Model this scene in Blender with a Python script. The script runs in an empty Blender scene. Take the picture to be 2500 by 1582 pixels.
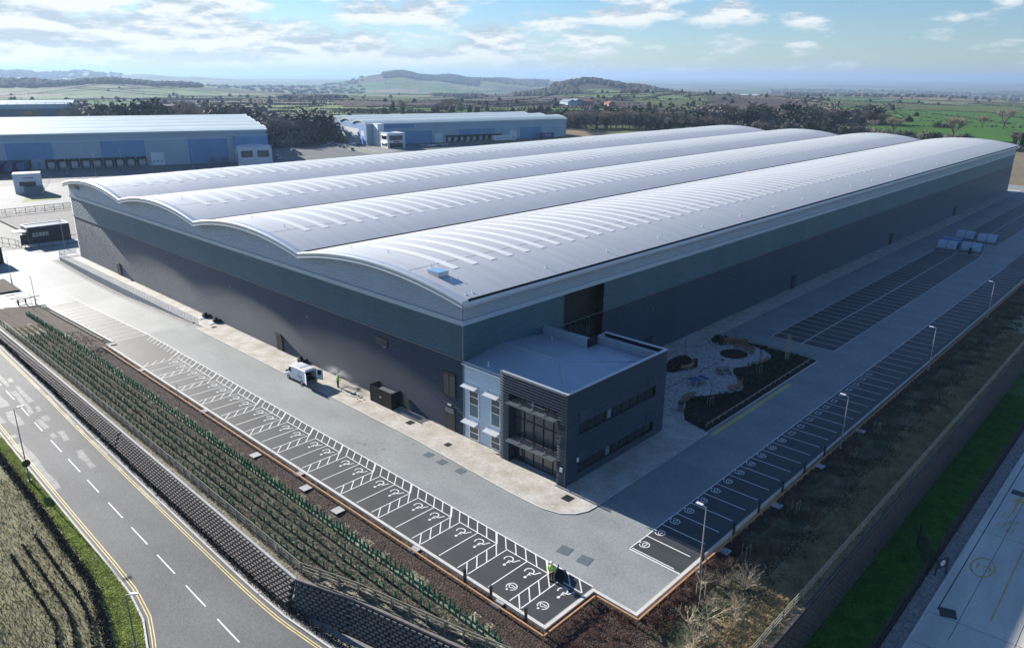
import bpy, math, random
import numpy as np
from mathutils import Vector, Matrix
R = math.radians
random.seed(7)
rng = np.random.default_rng(11)
S = bpy.context.scene
COL = S.collection

# ---------------------------------------------------------------- camera
CAM = Vector((-52.059, -56.412, 39.055))
YAW, PITCH, ROLL = 0.75614, 0.32257, -0.00689
cd = bpy.data.cameras.new('camera'); cam = bpy.data.objects.new('camera', cd); COL.objects.link(cam)
fw = Vector((math.cos(YAW)*math.cos(PITCH), math.sin(YAW)*math.cos(PITCH), -math.sin(PITCH)))
rt = Vector((math.sin(YAW), -math.cos(YAW), 0.0)); dn = fw.cross(rt)
rt2 = rt*math.cos(ROLL) + dn*math.sin(ROLL); dn2 = dn*math.cos(ROLL) - rt*math.sin(ROLL)
M = Matrix((rt2, -dn2, -fw)).transposed().to_4x4(); M.translation = CAM
cam.matrix_world = M
cd.sensor_width = 36.0; cd.lens = 1822.86/2500*36.0
cd.clip_start = 1.0; cd.clip_end = 90000.0
S.camera = cam

# ---------------------------------------------------------------- world, sun, exposure
SUN_EL, SUN_ROT = R(21.7), R(-1.6)
w = bpy.data.worlds.new('World'); S.world = w; w.use_nodes = True
nt = w.node_tree; N = nt.nodes; Lk = nt.links; N.clear()
out = N.new('ShaderNodeOutputWorld'); bg = N.new('ShaderNodeBackground')
sky = N.new('ShaderNodeTexSky'); sky.sky_type = 'NISHITA'; sky.sun_disc = False
sky.sun_elevation = SUN_EL; sky.sun_rotation = SUN_ROT; sky.altitude = 150
sky.air_density = 1.0; sky.dust_density = 0.15; sky.ozone_density = 4.0
tc = N.new('ShaderNodeTexCoord')
def wmath(op, a=None, b=None, c=None):
    n = N.new('ShaderNodeMath'); n.operation = op
    for i, x in enumerate((a, b, c)):
        if x is None: continue
        if isinstance(x, (int, float)): n.inputs[i].default_value = x
        else: Lk.new(x, n.inputs[i])
    return n.outputs[0]
sep = N.new('ShaderNodeSeparateXYZ'); Lk.new(tc.outputs['Generated'], sep.inputs[0])
def cloud_noise(sx, sz, off, scale, detail, rough):
    mp = N.new('ShaderNodeMapping'); mp.inputs['Scale'].default_value = (sx, sx, sz); mp.inputs['Location'].default_value = off
    Lk.new(tc.outputs['Generated'], mp.inputs['Vector'])
    nz = N.new('ShaderNodeTexNoise'); nz.inputs['Scale'].default_value = scale
    nz.inputs['Detail'].default_value = detail; nz.inputs['Roughness'].default_value = rough
    Lk.new(mp.outputs[0], nz.inputs['Vector']); return nz.outputs['Fac']
n1 = cloud_noise(1.0, 3.6, (3.1, 1.7, 0.4), 9.0, 9, 0.58)
n1b = cloud_noise(1.0, 3.6, (3.1, 1.7, 0.376), 9.0, 9, 0.58)     # same clouds sampled a little lower: shaded undersides
n2 = cloud_noise(1.0, 2.4, (0.3, 5.7, 1.4), 3.0, 3, 0.5)
cov = wmath('ADD', wmath('MULTIPLY', n1, 0.95), wmath('MULTIPLY', n2, 0.30))
# more cloud low down and towards the sun
low = wmath('MULTIPLY', wmath('SUBTRACT', 0.075, sep.outputs['Z']), 0.95)
sunw = wmath('MULTIPLY', wmath('SUBTRACT', sep.outputs['Y'], 0.72), 0.26)
cov = wmath('ADD', wmath('ADD', cov, low), sunw)
mr = N.new('ShaderNodeMapRange'); mr.interpolation_type = 'SMOOTHSTEP'
mr.inputs['From Min'].default_value = 0.545; mr.inputs['From Max'].default_value = 0.70
Lk.new(cov, mr.inputs['Value'])
fade = N.new('ShaderNodeMapRange'); fade.inputs['From Min'].default_value = 0.0; fade.inputs['From Max'].default_value = 0.03
fade.inputs['To Min'].default_value = 0.35; fade.inputs['To Max'].default_value = 0.92
Lk.new(sep.outputs['Z'], fade.inputs['Value'])
fac = wmath('MULTIPLY', mr.outputs[0], fade.outputs[0])
shade = N.new('ShaderNodeMapRange'); shade.inputs['From Min'].default_value = -0.045; shade.inputs['From Max'].default_value = 0.05
Lk.new(wmath('SUBTRACT', n1b, n1), shade.inputs['Value'])
ccol = N.new('ShaderNodeMix'); ccol.data_type = 'RGBA'
ccol.inputs['A'].default_value = (8.6, 8.8, 8.8, 1); ccol.inputs['B'].default_value = (4.6, 5.4, 6.2, 1)
Lk.new(shade.outputs[0], ccol.inputs['Factor'])
mixc = N.new('ShaderNodeMix'); mixc.data_type = 'RGBA'
tint = N.new('ShaderNodeMix'); tint.data_type = 'RGBA'; tint.blend_type = 'MULTIPLY'; tint.inputs['Factor'].default_value = 1.0
tint.inputs['B'].default_value = (0.86, 0.98, 1.14, 1)
Lk.new(sky.outputs[0], tint.inputs['A'])
Lk.new(fac, mixc.inputs['Factor']); Lk.new(tint.outputs['Result'], mixc.inputs['A']); Lk.new(ccol.outputs['Result'], mixc.inputs['B'])
Lk.new(mixc.outputs['Result'], bg.inputs['Color']); bg.inputs['Strength'].default_value = 0.058
Lk.new(bg.outputs[0], out.inputs['Surface'])
sd = bpy.data.lights.new('sun', 'SUN'); sun = bpy.data.objects.new('sun', sd); COL.objects.link(sun)
sd.energy = 5.0; sd.angle = R(0.53); sd.color = (1.0, 0.95, 0.87)
sdir = Vector((math.sin(SUN_ROT)*math.cos(SUN_EL), math.cos(SUN_ROT)*math.cos(SUN_EL), math.sin(SUN_EL)))
sun.rotation_euler = sdir.to_track_quat('Z', 'Y').to_euler(); sun.location = (0, 120, 120)
vs_ = S.view_settings; vs_.view_transform = 'Standard'; vs_.look = 'None'; vs_.exposure = 1.0; vs_.gamma = 1.0
S.cycles.use_denoising = True
S.cycles.max_bounces = 5; S.cycles.diffuse_bounces = 2; S.cycles.glossy_bounces = 3; S.cycles.transparent_max_bounces = 6
S.cycles.volume_bounces = 0; S.cycles.caustics_reflective = False; S.cycles.caustics_refractive = False

# ---------------------------------------------------------------- materials
def mat(name, col,  rough=0.7, metal=0.0, var=0.25, scale=0.6, bump=0.0, bscale=8.0, spec=0.5, col2=None, detail=6, stretch=None, fine=0.0, fscale=14.0, alpha=1.0, wave=None, specks=0.0):
    m = bpy.data.materials.new(name); m.use_nodes = True
    t = m.node_tree; n = t.nodes; l = t.links
    b = n['Principled BSDF']; b.inputs['Roughness'].default_value = rough; b.inputs['Metallic'].default_value = metal
    b.inputs['Specular IOR Level'].default_value = spec
    if alpha < 1: b.inputs['Alpha'].default_value = alpha
    c = n.new('ShaderNodeTexCoord'); vec = c.outputs['Object']
    if stretch:
        mp = n.new('ShaderNodeMapping'); mp.inputs['Scale'].default_value = stretch; l.new(vec, mp.inputs[0]); vec = mp.outputs[0]
    lo = tuple(x*(1-var) for x in col); hi = col2 if col2 else tuple(min(1, x*(1+var)) for x in col)
    nz = n.new('ShaderNodeTexNoise'); nz.inputs['Scale'].default_value = scale; nz.inputs['Detail'].default_value = detail; nz.inputs['Roughness'].default_value = 0.6
    l.new(vec, nz.inputs['Vector'])
    rp = n.new('ShaderNodeValToRGB'); rp.color_ramp.elements[0].position = 0.33; rp.color_ramp.elements[1].position = 0.67
    rp.color_ramp.elements[0].color = (*lo, 1); rp.color_ramp.elements[1].color = (*hi, 1)
    l.new(nz.outputs['Fac'], rp.inputs[0]); colout = rp.outputs[0]
    if fine:
        nf = n.new('ShaderNodeTexNoise'); nf.inputs['Scale'].default_value = fscale; nf.inputs['Detail'].default_value = 4; nf.inputs['Roughness'].default_value = 0.7
        l.new(vec, nf.inputs['Vector'])
        mr_ = n.new('ShaderNodeMapRange'); mr_.inputs['From Min'].default_value = 0.3; mr_.inputs['From Max'].default_value = 0.7
        mr_.inputs['To Min'].default_value = 1-fine; mr_.inputs['To Max'].default_value = 1+fine; l.new(nf.outputs['Fac'], mr_.inputs[0])
        mx = n.new('ShaderNodeMix'); mx.data_type = 'RGBA'; mx.blend_type = 'MULTIPLY'; mx.inputs['Factor'].default_value = 1
        l.new(colout, mx.inputs['A']); l.new(mr_.outputs[0], mx.inputs['B']); colout = mx.outputs['Result']
    if specks:                                                   # scattered dark scuffs and damp marks
        ns = n.new('ShaderNodeTexNoise'); ns.inputs['Scale'].default_value = 1.6; ns.inputs['Detail'].default_value = 8; ns.inputs['Roughness'].default_value = 0.72; l.new(c.outputs['Object'], ns.inputs['Vector'])
        ng = n.new('ShaderNodeTexNoise'); ng.inputs['Scale'].default_value = 0.09; ng.inputs['Detail'].default_value = 3; l.new(c.outputs['Object'], ng.inputs['Vector'])
        ad = n.new('ShaderNodeMath'); ad.operation = 'MULTIPLY_ADD'; ad.inputs[1].default_value = 0.55; l.new(ng.outputs['Fac'], ad.inputs[0]); l.new(ns.outputs['Fac'], ad.inputs[2])
        ms = n.new('ShaderNodeMapRange'); ms.inputs['From Min'].default_value = 0.90; ms.inputs['From Max'].default_value = 0.97; ms.inputs['To Min'].default_value = 1.0; ms.inputs['To Max'].default_value = 1-specks; l.new(ad.outputs[0], ms.inputs[0])
        mk = n.new('ShaderNodeMix'); mk.data_type = 'RGBA'; mk.blend_type = 'MULTIPLY'; mk.inputs['Factor'].default_value = 1; l.new(colout, mk.inputs['A']); l.new(ms.outputs[0], mk.inputs['B']); colout = mk.outputs['Result']
    l.new(colout, b.inputs['Base Color'])
    if bump:
        nb = n.new('ShaderNodeTexNoise'); nb.inputs['Scale'].default_value = bscale; nb.inputs['Detail'].default_value = 5; l.new(vec, nb.inputs['Vector'])
        bp = n.new('ShaderNodeBump'); bp.inputs['Strength'].default_value = min(1, bump); bp.inputs['Distance'].default_value = 0.1*max(1, bump)
        l.new(nb.outputs['Fac'], bp.inputs['Height']); l.new(bp.outputs[0], b.inputs['Normal'])
    if wave:
        axis, sc_, dist_ = wave
        wv = n.new('ShaderNodeTexWave'); wv.bands_direction = axis; wv.inputs['Scale'].default_value = sc_; l.new(c.outputs['Object'], wv.inputs['Vector'])
        bp = n.new('ShaderNodeBump'); bp.inputs['Strength'].default_value = 0.5; bp.inputs['Distance'].default_value = dist_
        l.new(wv.outputs['Fac'], bp.inputs['Height']); l.new(bp.outputs[0], b.inputs['Normal'])
    return m
MT = {}
def leafy(*ms):                                                    # thin leaves and blades let some light through
    for m in ms:
        t = m.node_tree; b = t.nodes['Principled BSDF']; tr = t.nodes.new('ShaderNodeBsdfTranslucent'); mx = t.nodes.new('ShaderNodeMixShader'); mx.inputs[0].default_value = 0.45
        t.links.new(b.inputs['Base Color'].links[0].from_socket, tr.inputs['Color']); o = t.nodes['Material Output']
        t.links.new(b.outputs[0], mx.inputs[1]); t.links.new(tr.outputs[0], mx.inputs[2]); t.links.new(mx.outputs[0], o.inputs['Surface'])
def mm(name, *a, **k):
    if name not in MT: MT[name] = mat(name, *a, **k)
    return MT[name]
paving = mm('block_paving', (0.27, 0.285, 0.28), 0.62, var=0.14, scale=0.25, fine=0.16, fscale=5.0, bump=0.25, bscale=9, stretch=(1, 0.55, 1), specks=0.5)
asphalt = mm('new_asphalt', (0.050, 0.053, 0.055), 0.55, var=0.22, scale=0.35, fine=0.18, fscale=9.0, bump=0.3, bscale=22, stretch=(1, 0.3, 1), specks=0.35)
road_m = mm('road_asphalt', (0.145, 0.148, 0.148), 0.7, spec=0.25, var=0.16, scale=0.3, fine=0.22, fscale=7.0, bump=0.35, bscale=18, stretch=(1, 0.35, 1))
concrete = mm('path_concrete', (0.45, 0.40, 0.325), 0.7, var=0.12, scale=0.45, col2=(0.60, 0.57, 0.52), fine=0.16, fscale=3.0, bump=0.15, detail=9, specks=0.4)
dirty = mm('path_mud_film', (0.33, 0.27, 0.18), 0.8, var=0.3, scale=1.2, fine=0.2)
kerb_m = mm('kerb_concrete', (0.62, 0.60, 0.56), 0.8, var=0.10, scale=1.5)
white_paint = mm('white_road_paint', (0.80, 0.80, 0.79), 0.6, var=0.05, scale=3, fine=0.08)
pale_mark = mm('pale_road_mark', (0.24, 0.24, 0.235), 0.7, var=0.3, scale=1.1, fine=0.25)
yellow_paint = mm('yellow_road_paint', (0.92, 0.78, 0.03), 0.6, var=0.08, scale=3)
pale_yellow = mm('faded_yellow_paint', (0.78, 0.62, 0.24), 0.7, var=0.18, scale=2)
orange_paint = mm('faded_orange_paint', (0.62, 0.42, 0.16), 0.7, var=0.3, scale=2.5, fine=0.2)
conc_road = mm('concrete_road', (0.62, 0.585, 0.52), 0.7, var=0.16, scale=0.25, fine=0.1, stretch=(0.3, 1, 1), bump=0.12)
mulch = mm('bark_mulch', (0.060, 0.036, 0.026), 0.9, var=0.45, scale=1.6, fine=0.6, fscale=7.0, bump=1.6, bscale=6)
soil = mm('dark_soil', (0.018, 0.015, 0.012), 0.95, var=0.4, scale=2, fine=0.4, bump=1.0, bscale=7)
tussock = mm('tussock_field', (0.19, 0.175, 0.095), 0.9, var=0.3, scale=0.35, col2=(0.27, 0.255, 0.13), fine=0.4, fscale=4.0, bump=0.5, bscale=4.0)
blade_field = mm('field_blades', (0.34, 0.31, 0.19), 0.9, var=0.4, scale=0.4, col2=(0.33, 0.32, 0.16))
rough_grass = mm('dead_rough_grass', (0.19, 0.17, 0.115), 0.9, var=0.35, scale=0.7, col2=(0.30, 0.275, 0.19), fine=0.55, fscale=5.0, bump=1.6, bscale=4.0)
straw = mm('straw_grass', (0.34, 0.28, 0.165), 0.9, var=0.3, scale=0.5, fine=0.5, fscale=5, bump=1.4, bscale=5)
scrub = mm('scrub_ground', (0.065, 0.085, 0.035), 0.95, var=0.4, scale=0.45, col2=(0.17, 0.135, 0.085), fine=0.5, fscale=4, bump=1.4, bscale=4)
green_grass = mm('lush_grass', (0.06, 0.19, 0.022), 0.85, var=0.35, scale=0.55, col2=(0.11, 0.25, 0.038), fine=0.4, fscale=6, bump=1.3, bscale=5)
verge_grass = mm('mown_verge', (0.21, 0.27, 0.05), 0.85, var=0.3, scale=0.6, col2=(0.33, 0.36, 0.09), fine=0.5, fscale=5, bump=0.7, bscale=4)
gravel = mm('gravel', (0.30, 0.28, 0.255), 0.9, var=0.2, scale=2, fine=0.55, fscale=6, bump=1.2, bscale=7)
field_near = mm('near_field', (0.060, 0.095, 0.028), 0.9, var=0.3, scale=0.02, col2=(0.10, 0.12, 0.04), fine=0.2, fscale=0.4)
field_brown = mm('near_brown_field', (0.17, 0.135, 0.085), 0.9, var=0.2, scale=0.03, fine=0.25, fscale=0.5)
roof_m = mm('roof_metal', (0.65, 0.645, 0.63), 0.44, 0.25, var=0.07, scale=0.9, spec=0.9, stretch=(1.0, 0.06, 0.06), wave=('X', 3.1, 0.012))
rooflight_m = mm('rooflight_grp', (0.86, 0.87, 0.83), 0.38, var=0.03, scale=0.5)
trim_m = mm('silver_trim', (0.56, 0.60, 0.63), 0.34, 0.35, var=0.03, scale=0.5)
clad_light = mm('light_grey_cladding', (0.40, 0.455, 0.49), 0.42, 0.15, var=0.04, scale=0.3)
clad_band = mm('pale_blue_band', (0.42, 0.52, 0.575), 0.42, 0.10, var=0.03, scale=0.3)
clad_mid = mm('grey_green_cladding', (0.085, 0.155, 0.175), 0.40, 0.10, var=0.09, scale=0.5, stretch=(.5,.5,.08))
clad_dark = mm('navy_cladding', (0.034, 0.052, 0.080), 0.40, 0.10, var=0.12, scale=0.5, stretch=(.5,.5,.08))
clad_office = mm('anthracite_cladding', (0.026, 0.042, 0.062), 0.40, 0.1, var=0.06, scale=0.3)
clad_black = mm('black_brown_louvre', (0.014, 0.012, 0.010), 0.5, var=0.2, scale=0.5)
clad_white = mm('white_cladding', (0.66, 0.74, 0.80), 0.40, var=0.03, scale=0.4)
office_roof = mm('office_roof_metal', (0.50, 0.56, 0.63), 0.40, 0.3, var=0.05, scale=0.4, wave=('DIAGONAL', 4.0, 0.015))
glass = mm('dark_glass', (0.012, 0.020, 0.024), 0.06, var=0.2, scale=0.3, spec=0.8)
glass_teal = mm('teal_spandrel_glass', (0.10, 0.22, 0.23), 0.12, var=0.08, scale=0.3, spec=0.7)
glass_grey = mm('grey_glass', (0.06, 0.08, 0.09), 0.08, var=0.2, scale=0.8, spec=0.8)
frame_dark = mm('dark_metal', (0.020, 0.022, 0.026), 0.45, var=0.1, scale=2)
frame_grey = mm('grey_metal', (0.16, 0.19, 0.21), 0.45, 0.2, var=0.08, scale=2)
galv = mm('galvanised_steel', (0.42, 0.44, 0.45), 0.4, 0.6, var=0.1, scale=2)
white_metal = mm('white_metal', (0.76, 0.78, 0.80), 0.4, var=0.03, scale=2)
timber = mm('new_timber', (0.48, 0.25, 0.11), 0.75, var=0.15, scale=2.5)
timber_old = mm('weathered_timber', (0.30, 0.27, 0.20), 0.8, var=0.2, scale=2.5)
timber_brown = mm('bench_timber', (0.30, 0.165, 0.085), 0.6, var=0.2, scale=4)
black_timber = mm('black_stained_timber', (0.012, 0.012, 0.012), 0.6, var=0.3, scale=3)
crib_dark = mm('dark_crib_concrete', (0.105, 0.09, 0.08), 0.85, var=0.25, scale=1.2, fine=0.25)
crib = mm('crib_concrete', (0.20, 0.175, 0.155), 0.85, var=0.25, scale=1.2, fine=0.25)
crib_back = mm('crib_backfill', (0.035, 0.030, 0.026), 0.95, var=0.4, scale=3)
wall_conc = mm('ramp_concrete', (0.42, 0.43, 0.43), 0.75, var=0.12, scale=0.6, fine=0.1, stretch=(2, 2, 0.4))
tube_m = mm('green_plastic_guard', (0.012, 0.26, 0.13), 0.45, var=0.25, scale=2)
hedge_m = mm('dark_hedge', (0.030, 0.027, 0.018), 0.9, var=0.5, scale=3)
twig_pale = mm('pale_twigs', (0.55, 0.46, 0.33), 0.8, var=0.25, scale=3)
bark = mm('bark', (0.085, 0.068, 0.052), 0.9, var=0.3, scale=2)
twig = mm('winter_twigs', (0.25, 0.19, 0.135), 0.95, var=0.35, scale=0.5)
twig2 = mm('grey_winter_twigs', (0.22, 0.195, 0.165), 0.95, var=0.3, scale=0.5)
ivy = mm('ivy_green', (0.022, 0.036, 0.014), 0.85, var=0.5, scale=0.6)
conifer_m = mm('conifer_green', (0.010, 0.024, 0.014), 0.85, var=0.4, scale=0.6)
leaf_red = mm('beech_copper_leaves', (0.14, 0.062, 0.045), 0.85, var=0.45, scale=4)
leaf_dkgreen = mm('evergreen_leaves', (0.035, 0.090, 0.045), 0.7, var=0.5, scale=3)
sedge_m = mm('pale_sedge', (0.17, 0.165, 0.085), 0.85, var=0.3, scale=5)
blade_dead = mm('dead_grass_blades', (0.27, 0.24, 0.175), 0.9, var=0.4, scale=0.9)
blade_straw = mm('straw_blades', (0.42, 0.34, 0.19), 0.9, var=0.35, scale=0.8)
blade_green = mm('green_blades', (0.085, 0.25, 0.025), 0.85, var=0.4, scale=0.7)
blade_verge = mm('verge_blades', (0.34, 0.42, 0.09), 0.85, var=0.35, scale=0.7)
leafy(blade_field, blade_dead, blade_straw, blade_green, blade_verge, leaf_red, leaf_dkgreen, sedge_m, tube_m)
patio = mm('mixed_patio_blocks', (0.36, 0.33, 0.31), 0.75, var=0.3, scale=1.7, fine=0.35, fscale=2.6, stretch=(1, 2.0, 1), col2=(0.66, 0.63, 0.59))
black_rubber = mm('black_rubber', (0.012, 0.012, 0.012), 0.8, var=0.2, scale=3)
van_white = mm('white_van_paint', (0.78, 0.80, 0.83), 0.25, var=0.02, scale=1)
hi_vis = mm('hi_vis_lime', (0.42, 0.85, 0.02), 0.6, var=0.08, scale=6)
trousers = mm('black_trousers', (0.012, 0.012, 0.014), 0.85, var=0.2, scale=6)
skin = mm('skin', (0.55, 0.33, 0.24), 0.55, var=0.05, scale=6)
helmet_m = mm('white_plastic', (0.80, 0.83, 0.85), 0.3, var=0.02, scale=6)
print_blue = mm('navy_print', (0.02, 0.05, 0.16), 0.5, var=0.1, scale=4)
lw_grey = mm('blue_grey_panel', (0.37, 0.47, 0.54), 0.5, var=0.07, scale=0.12, fine=0.06, fscale=0.8)
lw_blue = mm('mid_blue_panel', (0.14, 0.30, 0.50), 0.5, var=0.08, scale=0.12, fine=0.08, fscale=0.8)
lw_sky = mm('sky_blue_panel', (0.22, 0.36, 0.62), 0.5, var=0.05, scale=0.12)
lw_white = mm('white_panel', (0.72, 0.75, 0.77), 0.5, var=0.03, scale=0.2)
lw_roof = mm('pale_green_roof', (0.60, 0.68, 0.66), 0.40, 0.15, var=0.06, scale=0.06)
fl_roof = mm('grey_far_roof', (0.42, 0.47, 0.52), 0.4, 0.3, var=0.2, scale=0.05)
dock_dark = mm('dock_shelter_black', (0.014, 0.014, 0.016), 0.7, var=0.2, scale=1)
trailer_blue = mm('trailer_blue', (0.035, 0.085, 0.24), 0.5, var=0.1, scale=0.5)
red_sign = mm('red_lettering', (0.5, 0.03, 0.02), 0.5, var=0.05, scale=2)
brick = mm('red_brick', (0.30, 0.12, 0.075), 0.85, var=0.2, scale=1.0)
roof_tile = mm('red_roof_tile', (0.26, 0.10, 0.065), 0.85, var=0.25, scale=0.8)
poly_m = mm('frosted_polycarbonate', (0.42, 0.47, 0.55), 0.22, var=0.1, scale=1.0, spec=0.8)
tt_blue = mm('table_blue', (0.020, 0.085, 0.23), 0.4, var=0.05, scale=2)
car_cols = [mm('car_paint_white', (0.72, 0.74, 0.76), 0.22, var=0.02), mm('car_paint_black', (0.012, 0.012, 0.014), 0.2, var=0.05),
            mm('car_paint_silver', (0.36, 0.38, 0.40), 0.25, 0.5, var=0.02), mm('car_paint_blue', (0.03, 0.06, 0.16), 0.22, var=0.03)]
# ---------------------------------------------------------------- helpers
class MB:
    def __init__(s): s.v = []; s.f = []; s.m = []
    def add(s, vs, fs, mi=0):
        n = len(s.v); s.v += [tuple(v) for v in vs]; s.f += [tuple(i+n for i in f) for f in fs]; s.m += [mi]*len(fs); return s
    def box(s, x0, x1, y0, y1, z0, z1, mi=0):
        return s.add([(x0,y0,z0),(x1,y0,z0),(x1,y1,z0),(x0,y1,z0),(x0,y0,z1),(x1,y0,z1),(x1,y1,z1),(x0,y1,z1)],
                     [(3,2,1,0),(4,5,6,7),(0,1,5,4),(1,2,6,5),(2,3,7,6),(3,0,4,7)], mi)
    def obox(s, cx, cy, z0, z1, lx, ly, rz=0, mi=0):
        c, d = math.cos(rz), math.sin(rz); P = []
        for z in (z0, z1):
            for a, b in ((-1,-1),(1,-1),(1,1),(-1,1)):
                u, v = a*lx/2, b*ly/2; P.append((cx+u*c-v*d, cy+u*d+v*c, z))
        return s.add(P, [(3,2,1,0),(4,5,6,7),(0,1,5,4),(1,2,6,5),(2,3,7,6),(3,0,4,7)], mi)
    def poly(s, pts, mi=0): return s.add(pts, [tuple(range(len(pts)))], mi)
    def flat(s, pts, z, mi=0): return s.poly([(x, y, z) for x, y in pts], mi)
    def rect(s, x0, x1, y0, y1, z, mi=0): return s.flat([(x0,y0),(x1,y0),(x1,y1),(x0,y1)], z, mi)
    def prism(s, pts, z0, z1, mi=0):
        n = len(pts); P = [(x,y,z0) for x,y in pts] + [(x,y,z1) for x,y in pts]
        return s.add(P, [tuple(reversed(range(n))), tuple(range(n, 2*n))] + [(i,(i+1)%n,n+(i+1)%n,n+i) for i in range(n)], mi)
    def tube(s, p, q, r0, r1=None, n=6, mi=0, cap=True):
        p, q = Vector(p), Vector(q); r1 = r0 if r1 is None else r1
        d = (q-p); 
        if d.length < 1e-6: return s
        d.normalize(); a = d.orthogonal().normalized(); b = d.cross(a)
        P = [p + (a*math.cos(t)+b*math.sin(t))*r0 for t in [2*math.pi*i/n for i in range(n)]] + [q + (a*math.cos(t)+b*math.sin(t))*r1 for t in [2*math.pi*i/n for i in range(n)]]
        F = [(i,(i+1)%n,n+(i+1)%n,n+i) for i in range(n)]
        if cap: F += [tuple(reversed(range(n))), tuple(range(n,2*n))]
        return s.add(P, F, mi)
    def path(s, pts, r, n=6, mi=0):
        for a, b in zip(pts[:-1], pts[1:]): s.tube(a, b, r, r, n, mi)
        return s
    def ribbon(s, pts, w, z, mi=0, closed=False):
        P = [Vector((x,y)) for x,y in pts]; n = len(P); L = []; Rr = []
        for i in range(n):
            if closed: a, b = P[i-1], P[(i+1)%n]
            else: a, b = P[max(0,i-1)], P[min(n-1,i+1)]
            t = (b-a)
            if t.length < 1e-9: t = Vector((1,0))
            t.normalize(); nn = Vector((-t.y, t.x))
            k = 1.0
            if 0 < i < n-1 or closed:
                e = (P[i]-a); 
                if e.length > 1e-9:
                    e.normalize(); k = 1/max(0.5, abs(e.dot(t)))
            L.append(P[i]+nn*w/2*k); Rr.append(P[i]-nn*w/2*k)
        for i in range(n if closed else n-1):
            j = (i+1) % n; zi = z if not callable(z) else None
            q = [Rr[i], Rr[j], L[j], L[i]]
            s.poly([(p.x, p.y, z if zi is not None else z(p.x, p.y)) for p in q], mi)
        return s
    def line(s, a, b, w, z, mi=0): return s.ribbon([a, b], w, z, mi)
    def wall(s, pts, w, z0, z1, mi=0):          # upright strip following a polyline
        for a, b in zip(pts[:-1], pts[1:]):
            d = math.hypot(b[0]-a[0], b[1]-a[1]); s.obox((a[0]+b[0])/2, (a[1]+b[1])/2, z0, z1, d, w, math.atan2(b[1]-a[1], b[0]-a[0]), mi)
        return s
    def ball(s, c, r, n=8, m=6, mi=0, sq=(1,1,1)):
        P = [(c[0], c[1], c[2]+r*sq[2])]; F = []
        for j in range(1, m):
            t = math.pi*j/m
            for i in range(n):
                a = 2*math.pi*i/n; P.append((c[0]+r*sq[0]*math.sin(t)*math.cos(a), c[1]+r*sq[1]*math.sin(t)*math.sin(a), c[2]+r*sq[2]*math.cos(t)))
        P.append((c[0], c[1], c[2]-r*sq[2]))
        for i in range(n):
            k = (i+1)%n; F.append((0, 1+i, 1+k))
            for j in range(m-2): F.append((1+j*n+i, 1+(j+1)*n+i, 1+(j+1)*n+k, 1+j*n+k))
            F.append((1+(m-2)*n+i, len(P)-1, 1+(m-2)*n+k))
        return s.add(P, F, mi)
    def loft(s, rings, mi=0, cap=True):
        n = len(rings[0]); P = [p for r in rings for p in r]; F = []
        for k in range(len(rings)-1):
            for i in range(n): j = (i+1)%n; F.append((k*n+i, k*n+j, (k+1)*n+j, (k+1)*n+i))
        if cap: F += [tuple(reversed(range(n))), tuple(range((len(rings)-1)*n, len(rings)*n))]
        return s.add(P, F, mi)
    def sub(s, o, loc=(0,0,0), rz=0, sc=1):
        c, d = math.cos(rz), math.sin(rz)
        return s.add([(loc[0]+sc*(x*c-y*d), loc[1]+sc*(x*d+y*c), loc[2]+sc*z) for x,y,z in o.v], o.f, 0)
    def build(s, name, mats, parent=None, smooth=False):
        me = bpy.data.meshes.new(name); me.from_pydata(s.v, [], s.f)
        ms = mats if isinstance(mats, (list, tuple)) else [mats]
        for m in ms: me.materials.append(m)
        if len(ms) > 1: me.polygons.foreach_set('material_index', s.m)
        if smooth: me.polygons.foreach_set('use_smooth', [True]*len(me.polygons))
        me.update()
        o = bpy.data.objects.new(name, me); COL.objects.link(o)
        if parent: o.parent = parent
        return o
def tag(o, label, cat, group=None, kind=None):
    o['label'] = label; o['category'] = cat
    if group: o['group'] = group
    if kind: o['kind'] = kind
    return o
def thing(name, label, cat, loc=(0,0,0), rz=0, group=None):
    o = bpy.data.objects.new(name, None); COL.objects.link(o); o.empty_display_size = 0.5
    o.location = loc; o.rotation_euler = (0,0,rz); return tag(o, label, cat, group)
def struct(name, mb, m, label, cat): 
    return tag(mb.build(name, m), label, cat, None, 'structure')
KIDS = {}
def dup(root, loc, rz=0, label=None, sc=1.0, group=None):
    r = root.copy(); COL.objects.link(r); r.location = loc; r.rotation_euler = (0,0,rz); r.scale = (sc,)*3
    if label: r['label'] = label
    if group: r['group'] = group
    for ch in root.children:
        c = ch.copy(); COL.objects.link(c); c.parent = r
        for g in ch.children:
            d = g.copy(); COL.objects.link(d); d.parent = c
    return r
def np_mesh(name, V, F, m, parent=None):
    me = bpy.data.meshes.new(name); nv, nf, k = len(V), len(F), F.shape[1]
    me.vertices.add(nv); me.vertices.foreach_set('co', V.astype(np.float32).ravel())
    me.loops.add(nf*k); me.loops.foreach_set('vertex_index', F.astype(np.int32).ravel())
    me.polygons.add(nf); me.polygons.foreach_set('loop_start', np.arange(0, nf*k, k, dtype=np.int32))
    me.materials.append(m); me.update(calc_edges=True)
    o = bpy.data.objects.new(name, me); COL.objects.link(o)
    if parent: o.parent = parent
    return o
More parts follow.
